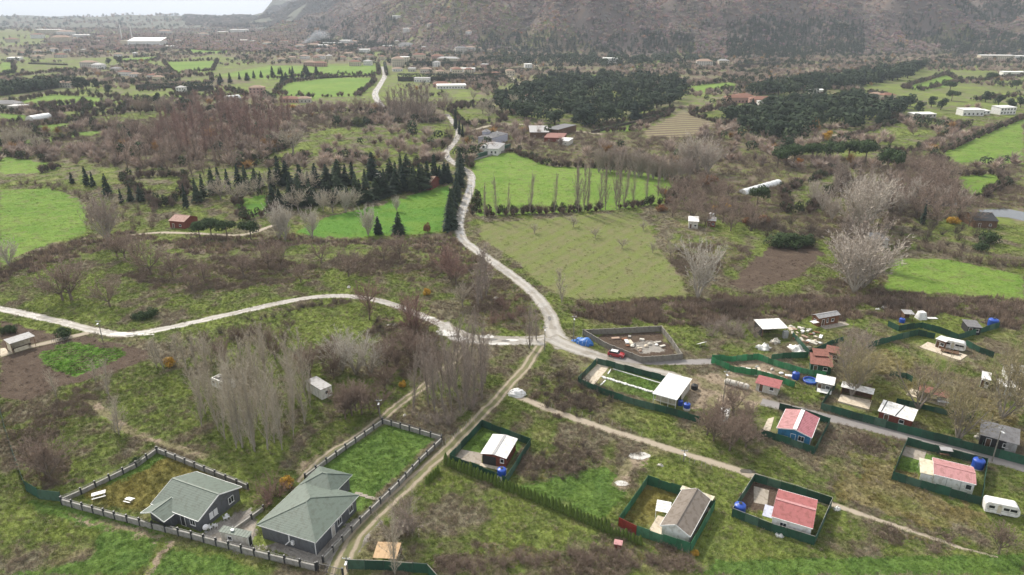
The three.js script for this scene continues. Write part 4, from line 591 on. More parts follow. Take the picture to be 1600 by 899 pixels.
function hipRoof(o, w, d, h, rise, over, mat, opt = {}) {
  const { courses = 14, step = .03, cap = mat, trim } = opt, X = w / 2 + over, Z = d / 2 + over, r = Math.min(X, Z), rx = X - r, rz = Z - r, y0 = h + .05, y1 = h + rise;
  const a = V3(-X, y0, Z), b = V3(X, y0, Z), c = V3(X, y0, -Z), e = V3(-X, y0, -Z), A = V3(-rx, y1, rz), B = V3(rx, y1, rz), C = V3(rx, y1, -rz), E = V3(-rx, y1, -rz);
  part('roof_slope', slope(a, b, B, A, courses, step), mat, o); part('roof_slope', slope(b, c, C, B, courses, step), mat, o); part('roof_slope', slope(c, e, E, C, courses, step), mat, o); part('roof_slope', slope(e, a, A, E, courses, step), mat, o);
  if (opt.caps !== false) part('ridge_cap', [bar(a, A, .2, .12), bar(b, B, .2, .12), bar(c, C, .2, .12), bar(e, E, .2, .12), ...(A.distanceTo(E) + A.distanceTo(B) > .1 ? [bar(A, A.distanceTo(E) > A.distanceTo(B) ? E : B, .24, .14)] : [])].map(g => g.translate(0, .07, 0)), cap, o);
  if (trim) part('gutter', [bar(a, b, .1, .14), bar(b, c, .1, .14), bar(c, e, .1, .14), bar(e, a, .1, .14)].map(g => g.translate(0, -.02, 0)), trim, o);
}
function flatRoof(o, w, d, h, tilt, over, mat, ribs = 8, trim) { // one sheet falling to the front
  const X = w / 2 + over, Z = d / 2 + over; part('roof', slope(V3(-X, h, Z), V3(X, h, Z), V3(X, h + tilt, -Z), V3(-X, h + tilt, -Z), 3, .01, ribs), mat, o);
  if (trim) part('fascia', bar(V3(-X, h, Z + .03), V3(X, h, Z + .03), .05, .18), trim, o);
}
const SIDES = { front: [0, 0, 1], back: [Math.PI, 0, -1], right: [Math.PI / 2, 1, 0], left: [-Math.PI / 2, -1, 0] };
function opening(o, kindName, side, w, d, u, y, ww, hh, frameMat = M.trim, paneMat = M.glass) { // window or door on a wall face
  const [t, sx, sz] = SIDES[side], g = new THREE.Matrix4().makeRotationY(t).setPosition(sx * w / 2, 0, sz * d / 2), b = .07;
  const fr = [box(ww, b, .1, u, y + hh / 2, .02), box(ww, b, .1, u, y - hh / 2, .02), box(b, hh + b, .1, u - ww / 2, y, .02), box(b, hh + b, .1, u + ww / 2, y, .02)]; if (kindName === 'window' && ww > .9) fr.push(box(.05, hh - .04, .09, u, y, .02));
  const f = part(kindName, merge(fr).applyMatrix4(g), frameMat, o); part(kindName === 'door' ? 'leaf' : 'pane', box(ww - .02, hh - .02, .05, u, y, .012).applyMatrix4(g), paneMat, f);
  if (kindName === 'window') part('sill', box(ww + .16, .05, .16, u, y - hh / 2 - .07, .05).applyMatrix4(g), frameMat, f); return f;
}
const fadedOf = new Map(); // sun-bleached and grimy sheets of the same stock
function faded(m) { if (!fadedOf.has(m)) fadedOf.set(m, [1, 1, .72, 1.3, 1.6].map(k => { if (k === 1) return m; const c = m.clone(); c.color.multiplyScalar(k); if (k > 1.5) c.color.lerp(lin(.12, .13, .11), .35); return c; })); const l = fadedOf.get(m); return l[Math.floor(rnd() * l.length)]; }
function fence(label, pix, { h = 1.7, mat = M.netDark, closed = false, bay = 2.4, post = M.iron, gate = null, name = 'green_fence', thick = .04, rail = false, category = 'fence', skip = [] } = {}) {
  const pts = pix.map(p => G(...p)); if (closed) pts.push(pts[0].clone()); const o = thing(name, label, category, V3(pts[0].x, 0, pts[0].z));
  for (let i = 0; i + 1 < pts.length; i++) { if (skip.includes(i)) continue;
    const a = pts[i].clone().sub(o.position), b = pts[i + 1].clone().sub(o.position), L = a.distanceTo(b), n = Math.max(1, Math.round(L / bay)), t = Math.atan2(-(b.z - a.z), b.x - a.x), isGate = gate === i;
    for (let k = 0; k < n; k++) { const p = a.clone().lerp(b, (k + .5) / n), hh = h * rr(.9, 1.06), ln = L / n - .03, g = box(ln, hh, thick, 0, 0, 0); g.rotateZ(rr(-.008, .008)); g.rotateX(rr(-.03, .03)); g.rotateY(t); g.translate(p.x, hh / 2 + .04, p.z); part(isGate ? 'gate_panel' : 'panel', g, isGate ? M.redSheet : faded(mat), o);
      const q = a.clone().lerp(b, k / n); part('post', new THREE.CylinderGeometry(.035, .035, h + .15, 5).translate(q.x, (h + .15) / 2, q.z), post, o); }
    part('post', new THREE.CylinderGeometry(.035, .035, h + .15, 5).translate(b.x, (h + .15) / 2, b.z), post, o);
    if (rail) part('rail', bar(a.clone().setY(h + .05), b.clone().setY(h + .05), .05, .05), M.coping, o);
  }
  return o;
}
function gardenWall(label, pix, { h = .85, ph = 1.5, bay = 2.6, mat = M.concrete, iron = true, name = 'concrete_wall', pw = .26 } = {}) {
  const pts = pix.map(p => G(...p)), o = thing(name, label, 'wall', V3(pts[0].x, 0, pts[0].z));
  for (let i = 0; i + 1 < pts.length; i++) {
    const a = pts[i].clone().sub(o.position), b = pts[i + 1].clone().sub(o.position), L = a.distanceTo(b), n = Math.max(1, Math.round(L / bay)), t = Math.atan2(-(b.z - a.z), b.x - a.x);
    for (let k = 0; k < n; k++) { const p = a.clone().lerp(b, (k + .5) / n), q = a.clone().lerp(b, k / n), ln = L / n; part('panel', box(ln - pw, h, .16).rotateY(t).translate(p.x, h / 2, p.z), mat, o); part('coping', box(ln - pw - .02, .07, .26).rotateY(t).translate(p.x, h + .035, p.z), iron ? M.coping : mat, o);
      part('post', box(pw, ph, pw).rotateY(t).translate(q.x, ph / 2, q.z), iron ? M.iron : mat, o);
      if (iron) part('rail', [box(ln - pw, .05, .05).rotateY(t).translate(p.x, h + .5, p.z), box(ln - pw, .05, .05).rotateY(t).translate(p.x, h + .25, p.z)], M.iron, o); }
    if (i === pts.length - 2) part('post', box(pw, ph, pw).rotateY(t).translate(b.x, ph / 2, b.z), iron ? M.iron : mat, o);
  }
  return o;
}
function waterTank(label, px, py, r, h, { stand = 0, standMat = M.white, mat = M.tank, legs = false } = {}) {
  const p = G(px, py), o = thing('water_tank', label, 'water tank', p, rnd() * 6), pts = []; pts.push([0, stand], [r * .96, stand]); for (let i = 0; i <= 12; i++) pts.push([r * (i % 2 ? 1 : .965), stand + h * .8 * i / 12]); pts.push([r * .9, stand + h * .86], [r * .55, stand + h * .95], [r * .3, stand + h * .97], [r * .3, stand + h * 1.02], [0, stand + h * 1.03]);
  part('tank_body', new THREE.LatheGeometry(pts.map(q => new THREE.Vector2(...q)), 20), mat, o); part('lid', new THREE.CylinderGeometry(r * .32, r * .32, .06, 14).translate(0, stand + h * 1.05, 0), M.black, o);
  if (stand && legs) for (const [x, z] of [[-1, -1], [1, -1], [1, 1], [-1, 1]]) part('leg', box(.08, stand, .08, x * r * .6, stand / 2, z * r * .6), M.red, o); else if (stand) part('stand', new THREE.CylinderGeometry(r * 1.02, r * 1.05, stand, 18).translate(0, stand / 2, 0), standMat, o);
  return o;
}
function slab(name, pix, mat, y = .05) { const s = new THREE.Shape(pix.map(p => { const q = G(...p); return new THREE.Vector2(q.x, -q.z); })), g = new THREE.ExtrudeGeometry(s, { depth: y, bevelEnabled: false }); g.rotateX(-Math.PI / 2); const m = structure(name, uvMetres(g), mat); return m; }
function pole(label, px, py, h, name = 'utility_pole') { const o = thing(name, label, 'pole', G(px, py)); part('mast', new THREE.CylinderGeometry(.07, .13, h, 8).translate(0, h / 2, 0), M.concreteDark, o); part('crossarm', box(1.3, .1, .1, 0, h - .5, 0), M.greyMetal, o); const l = part('lamp', box(.35, .1, .8, 0, h - 1, .5), M.plastic, o); for (const x of [-.55, 0, .55]) part('insulator', new THREE.CylinderGeometry(.04, .05, .2, 6).translate(x, h - .36, 0), M.plastic, o); return o; }

// ---------------------------------------------------------------- the two grey houses and their walled plots
{ const { o, w, d } = lot('grey_house', 'dark grey bungalow with pale green gable roof and straw-coloured yard', 'house', [236, 787], [309, 814], [386, 764], 2.7);
  part('wall', gableWalls(w - .7, d - .7, 2.7, 1.75, 'x'), M.wallDark, o); gableRoof(o, w - .7, d - .7, 2.7, 1.75, 'x', .4, M.roofGreen, { courses: 13, step: .022, trim: M.trim, ridgeMat: M.roofGreen });
  const pw = w * .46, x0 = -w * .24, zf = d / 2 - .35; const P = new THREE.Group(); P.name = 'porch'; P.position.set(x0, 0, zf + .55); o.add(P);
  part('porch_wall', gableWalls(pw, 1.2, 2.35, .95, 'z'), M.wallDark, P); gableRoof(P, pw, 3.6, 2.42, .98, 'z', .25, M.roofGreen, { courses: 6, step: .022, trim: M.trim });
  opening(o, 'window', 'right', w - .7, d - .7, d * .26, 1.5, 1.1, 1.2); opening(o, 'window', 'right', w - .7, d - .7, -d * .1, 1.5, .7, 1.1, M.trim, M.plastic); opening(o, 'window', 'right', w - .7, d - .7, -d * .2, 1.5, .7, 1.1, M.trim, M.plastic); opening(o, 'door', 'front', w - .7, d - .7, w * .12, 1.05, .95, 2.1, M.trim, M.black);
  opening(o, 'window', 'front', w - .7, d - .7, w * .33, 1.5, 1.1, 1.1); }
{ const { o, w, d } = lot('grey_house', 'dark grey house with L-shaped green hip roof beside the grassy plot', 'house', [401, 821], [493, 849], [562, 775], 2.9);
  part('wall', box(w - .9, 2.9, d - .9, 0, 1.45, 0), M.wallDark, o); hipRoof(o, w - .9, d - .9, 2.9, 2.05, .45, M.roofGreen, { courses: 16, step: .022, trim: M.trim, cap: M.roofGreen });
  const W = new THREE.Group(); W.name = 'wing'; const ww = w * .62, wd = 6.2; W.position.set(-(w - ww) / 2, -.04, -d / 2 - wd / 2 + 1.7); o.add(W); part('wing_wall', box(ww - .9, 2.9, wd - .9, 0, 1.45, 0), M.wallDark, W); hipRoof(W, ww - .9, wd - .9, 2.9, 1.6, .45, M.roofGreen, { courses: 12, step: .022, trim: M.trim, cap: M.roofGreen });
  const r = [w - .9, d - .9]; opening(o, 'window', 'right', ...r, d * .33, 1.55, 1.1, 1.2, M.trim); opening(o, 'window', 'right', ...r, d * .06, 1.55, 1.1, 1.2, M.trim); opening(o, 'door', 'right', ...r, -d * .09, 1.05, .9, 2.1, M.trim, M.plaster);
  const f = part('flue_pipe', merge([bar(V3(.4, 2.9, d / 2 - .2), V3(.4, 1.4, d / 2 - .15), .16, .16), bar(V3(.4, 1.4, d / 2 - .15), V3(-.3, .7, d / 2 + .1), .16, .16)]), M.plastic, o); part('heater_box', box(.5, .7, .35, .9, 1.2, d / 2 - .25), M.plastic, o); part('downpipe', box(.1, 2.8, .1, w / 2 - .5, 1.4, d / 2 - .38), M.trim, o); }
{ const { o, w, d } = lot('garden_shed', 'small shed with flat green roof beside the grey bungalow', 'shed', [341, 831], [386, 841], [390, 831], 2.2); part('wall', box(w - .3, 2.1, d - .3, 0, 1.05, 0), M.plaster, o); flatRoof(o, w - .3, d - .3, 2.15, .12, .15, M.roofGreen, 10); part('vent', box(.5, .2, .4, -w * .1, 2.45, 0), M.plastic, o); opening(o, 'window', 'front', w - .3, d - .3, -w * .15, 1.2, .8, .7); opening(o, 'door', 'right', w - .3, d - .3, 0, 1, .8, 1.9, M.trim, M.black); }
gardenWall('long front wall of the two grey houses with dark posts', [[97, 789], [180, 812], [300, 843], [398, 870], [494, 893]], { h: 1.1, ph: 1.75 });
gardenWall('back-left wall of the straw yard with dark posts', [[97, 786], [127, 773], [213, 731], [245, 708]], {});
gardenWall('back-right wall of the straw yard behind the grey bungalow', [[246, 708], [320, 738], [388, 766]], { h: 1 });
gardenWall('low dividing wall between the two grey houses', [[365, 832], [393, 812], [412, 798]], { h: .7, ph: 1.2 });
gardenWall('left wall of the grassy plot along the dirt track', [[597, 663], [570, 682], [540, 703], [510, 725], [477, 750]], { h: .9 });
gardenWall('far wall of the grassy plot with dark posts', [[598, 662], [640, 674], [690, 689]], { h: 1 });
gardenWall('right wall of the grassy plot beside the long drive', [[690, 691], [655, 725], [623, 760], [563, 818], [505, 880]], { h: .9, ph: 1.45 });
{ const a = G(497, 893), b = G(536, 903), o = thing('iron_gate', 'dark iron gate at the foot of the long drive', 'gate', V3(a.x, 0, a.z)); b.sub(a); const t = Math.atan2(-b.z, b.x), L = Math.hypot(b.x, b.z); for (let i = 0; i < 16; i++) part('bar', box(.05, 1.5, .05).translate((i + .5) / 16 * L, .85, 0).rotateY(t), M.iron, o); for (const y of [.2, 1.6]) part('rail', box(L, .07, .06).translate(L / 2, y, 0).rotateY(t), M.iron, o); for (const x of [0, L]) part('post', box(.28, 1.9, .28).translate(x, .95, 0).rotateY(t), M.iron, o); }
function dish(label, px, py, tilt) { const o = thing('satellite_dish', label, 'satellite dish', G(px, py), rr(-1, 1)); part('dish', new THREE.SphereGeometry(.7, 16, 6, 0, 6.283, 0, .8).rotateX(Math.PI / 2 + tilt).translate(0, .95, -.35), M.plastic, o); part('mast', new THREE.CylinderGeometry(.04, .05, 1, 6).translate(0, .5, -.1), M.greyMetal, o); part('base', box(.5, .06, .5, 0, .03, -.1), M.greyMetal, o); return o; }
dish('round white dish nearest the front wall of the bungalow', 322, 832, -.3);
function chair(label, px, py, t) { const o = thing('garden_chair', label, 'chair', G(px, py), t, 'white garden chairs'); part('seat', box(.5, .06, .5, 0, .45, 0), M.plastic, o); part('backrest', box(.5, .5, .05, 0, .72, -.24).rotateX(-.1), M.plastic, o); for (const x of [-.22, .22]) for (const z of [-.22, .22]) part('leg', box(.05, .45, .05, x, .225, z), M.plastic, o); for (const x of [-.25, .25]) part('armrest', box(.05, .04, .45, x, .66, 0), M.plastic, o); }
[[329, 828, 'white garden chair just behind the round dish'], [335, 824, 'white garden chair under the bungalow window'], [338, 825, 'white garden chair closest to the small green shed'], [352, 813, 'white garden chair farthest back beside the bungalow'], [356, 811, 'grey-white garden chair at the rear of the paved yard']].forEach(([x, y, l]) => chair(l, x, y, rnd() * 6));
function picnic(label, px, py, t, s = 1) { const o = thing('picnic_bench', label, 'bench', G(px, py), t); o.scale.setScalar(s); for (let i = -2; i <= 2; i++) part('top_plank', box(1.9, .05, .15, 0, .74, i * .17), M.white, o); for (const z of [-.75, .75]) part('seat_plank', box(1.9, .05, .26, 0, .45, z), M.white, o); for (const x of [-.7, .7]) part('leg_frame', [box(.08, .74, .08, x, .37, -.3), box(.08, .74, .08, x, .37, .3), box(.08, .08, 1.6, x, .4, 0)], M.white, o); }
picnic('white picnic bench in the corner of the straw yard', 155, 777, .5, 1.15); picnic('small faded bench in the middle of the straw yard', 202, 784, -.3, .75);
slab('paving', [[392, 812], [400, 818], [392, 846], [352, 858], [318, 842]], M.paver, .03);
[[560, 772, 0], [568, 775, 1], [577, 778, 2], [586, 780, 3]].forEach(([x, y], i) => { const o = mesh('paving_slab', uvMetres(new RoundedBoxGeometry(1.4, .08, .7, 1, .03)), M.paver); o.position.copy(G(x, y)).setY(.05); o.rotation.y = -.25 + i * .03; tagged(o, `${ord(i)} pale paving slab from the left beside the green-roofed wing`, 'paving slab', 'pale slabs beside the wing'); });
fence('green mesh fence along the left edge of the view', [[-2, 632], [5, 662], [19, 708], [41, 768], [62, 781], [97, 785]], { h: 2.3 });
fence('green mesh fence at the bottom edge beside the drive', [[541, 890], [600, 892], [668, 897], [684, 915]], { h: 1.9, rail: true });
{ const { o, w, d } = lot('tan_canopy', 'tan board canopy roof behind the bottom green fence', 'canopy', [582, 871], [620, 873], [627, 849], 2.1); for (let i = 0; i < 4; i++) part('roof_board', box(w / 4 - .02, .05, d, -w / 2 + (i + .5) * w / 4, 2.15 + (i % 2) * .02, 0).rotateX(.05), M.tan, o); for (const x of [-1, 1]) for (const z of [-1, 1]) part('post', box(.1, 2.1, .1, x * (w / 2 - .1), 1.05, z * (d / 2 - .15)), M.wood, o); part('back_panel', box(w - .3, 1.7, .05, 0, .85, -d / 2 + .1), M.brown, o); }
pole('lamp post at the left end of the bottom green fence', 543, 893, 3, 'lamp_post');
// ---------------------------------------------------------------- cabin with white roof and its plot
fence('dark green fence round the small white-roofed cabin', [[703, 722], [753, 668], [829, 697], [791, 757]], { closed: true, h: 1.75 });
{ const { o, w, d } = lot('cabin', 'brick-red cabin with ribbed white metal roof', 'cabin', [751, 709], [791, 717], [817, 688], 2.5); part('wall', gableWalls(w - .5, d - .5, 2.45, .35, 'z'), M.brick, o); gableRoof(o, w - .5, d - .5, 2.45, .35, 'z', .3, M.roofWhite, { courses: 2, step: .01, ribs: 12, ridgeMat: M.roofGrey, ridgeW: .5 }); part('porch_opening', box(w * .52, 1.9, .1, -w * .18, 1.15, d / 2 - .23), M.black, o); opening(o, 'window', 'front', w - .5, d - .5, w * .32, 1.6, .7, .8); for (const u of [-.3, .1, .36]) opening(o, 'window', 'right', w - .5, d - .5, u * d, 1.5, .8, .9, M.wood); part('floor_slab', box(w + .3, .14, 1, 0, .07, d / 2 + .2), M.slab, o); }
slab('concrete_pad', [[712, 716], [721, 703], [754, 709], [752, 727]], M.paver, .06);
waterTank('blue and white water tank beside the white-roofed cabin', 784, 750, .85, 1.35, { stand: 1.25 });
{ const m = mesh('white_board', uvMetres(box(1.6, .9, .05)), M.white); m.position.copy(G(747, 738)).setY(.55); m.rotation.set(-.2, -.35, 0); tagged(m, 'white board leaning on the cabin fence', 'board'); }
{ const { o, w, d } = lot('well_box', 'little dark red box with pink lid near the thuja row', 'box', [960, 851], [971, 853], [972, 845], 1.1); part('body', box(1.1, 1.05, .95, 0, .52, 0), M.brick, o); part('lid', box(1.35, .08, 1.2, 0, 1.1, 0), M.roofPink, o); }
// ---------------------------------------------------------------- house with grey-brown gable roof
fence('green board fence with red gate round the white gabled house', [[1011, 758], [966, 823], [994, 837], [1078, 866], [1116, 797], [1066, 776]], { closed: true, h: 2, mat: M.netGreen, gate: 1 });
{ const { o, w, d } = lot('gabled_house', 'white house with grey-brown gable roof', 'house', [1033, 821], [1078, 838], [1110, 781], 2.5); part('wall', gableWalls(w - .3, d - .3, 2.5, 1.15, 'z'), M.white, o); gableRoof(o, w - .3, d - .3, 2.5, 1.15, 'z', .25, M.roofTaupe, { courses: 18, step: .02, trim: M.trim }); opening(o, 'window', 'left', w - .3, d - .3, d * .2, 1.4, 1.1, 1.1); opening(o, 'door', 'left', w - .3, d - .3, -d * .05, 1.05, .9, 2.05, M.trim, M.brown); part('rear_terrace', box(w * 1.25, .12, 1.5, 0, .06, -d / 2 - .6), M.slab, o); part('rear_canopy', box(w * 1.2, .06, 1.3, 0, 2.35, -d / 2 - .75), M.cream, o); for (const x of [-1, 1]) part('canopy_post', box(.08, 2.3, .08, x * w * .55, 1.15, -d / 2 - 1.3), M.trim, o); }
{ const { o, w, d } = lot('pergola', 'white slatted pergola on the left side of the gabled house', 'pergola', [1025, 799], [1046, 803], [1054, 786], 2.3); const n = 4; for (let i = 0; i < n; i++) part('roof_sheet', box(w + .2, .05, d / n - .14, 0, 2.32, -d / 2 + (i + .5) * d / n), M.trim, o); for (const x of [-1, 1]) part('beam', box(.08, .1, d, x * w / 2, 2.24, 0), M.trim, o); for (const z of [-1, 1]) part('post', box(.09, 2.2, .09, -w / 2, 1.1, z * (d / 2 - .1)), M.trim, o); }
slab('concrete_pad', [[1014, 829], [1028, 806], [1050, 812], [1034, 838]], M.slab, .06);
// ---------------------------------------------------------------- red-roofed house
fence('dark green fence round the red-roofed house', [[1178, 753], [1240, 771], [1299, 791], [1272, 853], [1205, 832], [1143, 808]], { closed: true, h: 1.8, rail: true });
{ const { o, w, d } = lot('red_roofed_house', 'white hut with red sheet roof', 'house', [1206, 808], [1270, 827], [1287, 785], 2.6); part('wall', gableWalls(w - .3, d - .3, 2.6, .8, 'x'), M.white, o); gableRoof(o, w - .3, d - .3, 2.6, .8, 'x', .15, M.roofRed, { courses: 3, step: .01, ribs: 20, ridgeMat: M.roofPink, mat2: M.roofRed, ridgeW: .55, trim: M.trim }); opening(o, 'window', 'front', w - .3, d - .3, -w * .2, 1.5, 1, 1); opening(o, 'window', 'right', w - .3, d - .3, d * .1, 1.5, .9, 1); part('side_porch', box(1.6, .06, d * .4, -w / 2 - .7, 2, d * .25), M.lavender, o); for (const z of [.1, .42]) part('porch_post', box(.07, 2, .07, -w / 2 - 1.4, 1, d * z), M.greyMetal, o); }
waterTank('large blue water tank left of the red-roofed house', 1155, 803, 1.0, 1.9, { stand: .3, standMat: M.stone });
slab('paving', [[1178, 760], [1202, 767], [1199, 790], [1178, 786]], M.paver, .05);
// ---------------------------------------------------------------- blue house
fence('dark green fence round the blue house', [[1189, 682], [1235, 697], [1272, 711], [1296, 664], [1255, 650], [1217, 641]], { h: 1.7, closed: false });
{ const { o, w, d } = lot('blue_house', 'bright blue hut with pink roof and white ridge strip', 'house', [1215, 669], [1268, 684], [1281, 654], 2.5); part('wall', gableWalls(w - .4, d - .4, 2.5, .75, 'z'), M.blue, o); part('side_cladding', [box(.05, 2.4, d - .5, w / 2 - .16, 1.25, 0), box(.05, 2.4, d - .5, -w / 2 + .16, 1.25, 0)], M.lavender, o); gableRoof(o, w - .4, d - .4, 2.5, .75, 'z', .3, M.roofRose, { courses: 3, step: .01, ribs: 14, mat2: M.roofPink, ridgeMat: M.trim, ridgeW: .75, trim: M.trim }); opening(o, 'window', 'front', w - .4, d - .4, w * .22, 1.45, 1.1, 1.1); opening(o, 'door', 'front', w - .4, d - .4, -w * .02, 1.05, .9, 2, M.trim, M.blue); part('awning', box(1.6, .06, .9, -w * .28, 1.35, d / 2 + .35).rotateX(.05), M.tan, o); }
slab('concrete_pad', [[1190, 676], [1200, 655], [1210, 652], [1203, 676]], M.slab, .06);
// ---------------------------------------------------------------- pink-roofed house and caravan by the lane
fence('green mesh fence round the pink-roofed house by the lane', [[1393, 750], [1416, 696], [1480, 713], [1541, 729], [1532, 790], [1460, 770]], { closed: true, h: 1.8 });
{ const { o, w, d } = lot('pink_roofed_house', 'white panel house with pink sheet roof beside the lane', 'house', [1460, 742], [1525, 758], [1530, 733], 2.4); part('wall', gableWalls(w - .2, d - .3, 2.4, .55, 'x'), M.white, o); gableRoof(o, w - .2, d - .3, 2.4, .55, 'x', .15, M.roofPink, { courses: 3, step: .01, ribs: 18, trim: M.trim, ridgeW: .4 }); for (const u of [-.17, .17]) part('panel_joint', box(.08, 2.3, .06, u * w, 1.2, d / 2 - .14), M.greyMetal, o); opening(o, 'window', 'front', w - .2, d - .3, w * .36, 1.5, .9, 1); part('lean_to_roof', box(2.2, .06, d * .9, -w / 2 - 1, 2.15, .1).rotateZ(.03), M.cream, o); part('lean_to_wall', box(2, 1.9, .08, -w / 2 - 1, .95, d * .45), M.white, o); for (const z of [-.4]) part('lean_to_post', box(.08, 2.1, .08, -w / 2 - 2, 1.05, d * z), M.trim, o); }
waterTank('blue water tank at the lane side of the pink-roofed house', 1527, 732, 1.05, 2.0, { stand: .25, standMat: M.stone });
slab('paving', [[1409, 711], [1415, 698], [1448, 706], [1443, 722]], M.paver, .05);
{ const o = thing('swing_seat', 'grey canopied swing seat behind the pink-roofed house', 'swing seat', G(1475, 714), -.25); part('canopy', box(2.2, .06, 1.2, 0, 1.9, 0).rotateX(.1), M.roofGrey, o); part('bench', box(1.7, .1, .6, 0, .6, 0), M.brown, o); for (const x of [-1, 1]) part('frame', [bar(V3(x, 0, -.6), V3(x, 1.9, 0), .06, .06), bar(V3(x, 0, .6), V3(x, 1.9, 0), .06, .06)], M.iron, o); }
function caravan(label, px, py, turn, { L = 5.2, W = 2.1, H = 2.05, mat = M.white, name = 'caravan', windows = true } = {}) {
  const o = thing(name, label, 'caravan', G(px, py), turn), s = new THREE.Shape(); s.moveTo(-L / 2 + .1, 0); s.lineTo(L / 2 - .5, 0); s.quadraticCurveTo(L / 2, .1, L / 2, .6); s.quadraticCurveTo(L / 2 - .05, H - .3, L / 2 - .7, H - .02); s.lineTo(-L / 2 + .35, H); s.quadraticCurveTo(-L / 2, H - .05, -L / 2, H - .5); s.closePath();
  const g = new THREE.ExtrudeGeometry(s, { depth: W - .2, bevelEnabled: true, bevelSize: .1, bevelThickness: .1, bevelSegments: 3, curveSegments: 6 }); g.translate(0, .45, -W / 2 + .1); part('body', g, mat, o);
  if (windows) for (const sz of [-1, 1]) { for (const [x, w] of [[-L * .33, .85], [L * .1, .85], [L * .31, 1]]) part('window', new RoundedBoxGeometry(w, .5, .06, 2, .025).translate(x, .45 + H * .6, sz * (W / 2 + .01)), M.glass, o); part('stripe', box(L * .9, .08, .03, 0, .45 + H * .34, sz * (W / 2 + .01)), M.greyMetal, o); }
  if (windows) part('window', box(.05, .55, W * .6, L / 2 - .03, .45 + H * .6, 0).rotateZ(.0), M.glass, o); part('door', box(.62, 1.5, .05, -L * .1, 1.35, W / 2 + .01), M.cream, o); part('roof_vent', box(.6, .1, .6, -.4, .5 + H + .02, 0), M.plastic, o); part('roof_vent', box(1.4, .06, .9, -L * .28, .5 + H, 0), M.greyMetal, o);
  for (const z of [-1, 1]) { const t = part('wheel', new THREE.CylinderGeometry(.32, .32, .2, 14).rotateX(Math.PI / 2).translate(-.1, .32, z * (W / 2 - .16)), M.rubber, o); part('hub', new THREE.CylinderGeometry(.17, .17, .04, 10).rotateX(Math.PI / 2).translate(-.1, .32, z * (W / 2 - .045)), M.greyMetal, t); }
  part('hitch', [bar(V3(L / 2 - .3, .42, -.5), V3(L / 2 + 1, .42, 0), .07, .08), bar(V3(L / 2 - .3, .42, .5), V3(L / 2 + 1, .42, 0), .07, .08), box(.08, .42, .08, L / 2 + .95, .21, 0)], M.iron, o); return o;
}
caravan('white touring caravan parked in the grass at the right edge', 1562, 802, -.36, { L: 5, H: 1.9, W: 2 });
// ---------------------------------------------------------------- plot with the large white flat roof
fence('dark green fence round the vegetable plot with white shed', [[932, 569], [903, 600], [940, 617], [990, 634], [1040, 647], [1094, 662]], { h: 1.7 });
fence('dark green fence between the vegetable plot and the gravel road', [[933, 569], [990, 584], [1046, 599]], { h: 1.7 });
{ const { o, w, d } = lot('white_shed', 'open shed with big flat white roof at the end of the vegetable plot', 'shed', [1021, 615], [1057, 625], [1080, 594], 2.4); flatRoof(o, w, d, 2.4, .25, .15, M.roofWhite, 10, M.trim); part('wall', box(w * .96, 2.2, .08, 0, 1.1, -d / 2 + .1), M.white, o); part('side_wall', box(.08, 2.2, d * .6, w / 2 - .1, 1.1, -d * .18), M.plaster, o); part('inner_wall', box(w * .9, 1.5, .06, 0, .8, d / 2 - 1.2), M.cream, o); for (const x of [-.48, -.16, .16, .48]) part('post', box(.09, 2.35, .09, x * w, 1.17, d / 2 - .05), M.trim, o); part('rail', box(w, .06, .06, 0, 1, d / 2 - .05), M.trim, o); }
waterTank('blue barrel against the white flat-roofed shed', 1063, 633, .6, 1.3, {}); waterTank('blue and white tank at the corner of the white flat-roofed shed', 1073, 640, .75, 1.1, { stand: .5 }); waterTank('dark round barrel behind the white flat-roofed shed', 1085, 608, .8, 1.2, { mat: M.black });
{ const a = G(942, 590), b = G(1020, 614), n = 44; for (let i = 0; i < n; i++) { const p = a.clone().lerp(b, i / (n - 1)), m = mesh('edging_stone', stoneGeo(i), M.roofWhite); m.position.set(p.x + rr(-.2, .2), .12, p.z + rr(-.15, .15)); m.rotation.y = rnd() * 6; m.scale.setScalar(rr(.28, .42)); tagged(m, 'small white stone in the row across the vegetable plot', 'stone', 'white stones edging the vegetable plot'); } }
function stoneGeo(i) { const g = new THREE.IcosahedronGeometry(1, 1), p = g.attributes.position; for (let k = 0; k < p.count; k++) { const x = p.getX(k), y = p.getY(k), z = p.getZ(k), f = .78 + .4 * nz(N1, x * .2 + i * .13, z * .2 + y * .1); p.setXYZ(k, x * f, y * f * .65, z * f); } g.computeVertexNormals(); return g; }
for (const [l, a, b] of [['white kerb along the road side of the vegetable plot', [957, 577], [1034, 600]], ['short white kerb across the head of the vegetable plot', [950, 585], [955, 577]], ['white board in the lower bed of the vegetable plot', [938, 603], [946, 595]]]) { const p = G(...a), q = G(...b), m = mesh('kerb', uvMetres(bar(V3(0, 0, 0), q.clone().sub(p), .3, .16)), M.roofWhite); m.position.set(p.x, .08, p.z); tagged(m, l, 'kerb'); }
slab('concrete_pad', [[906, 597], [934, 569], [952, 574], [926, 604]], M.slab, .05);
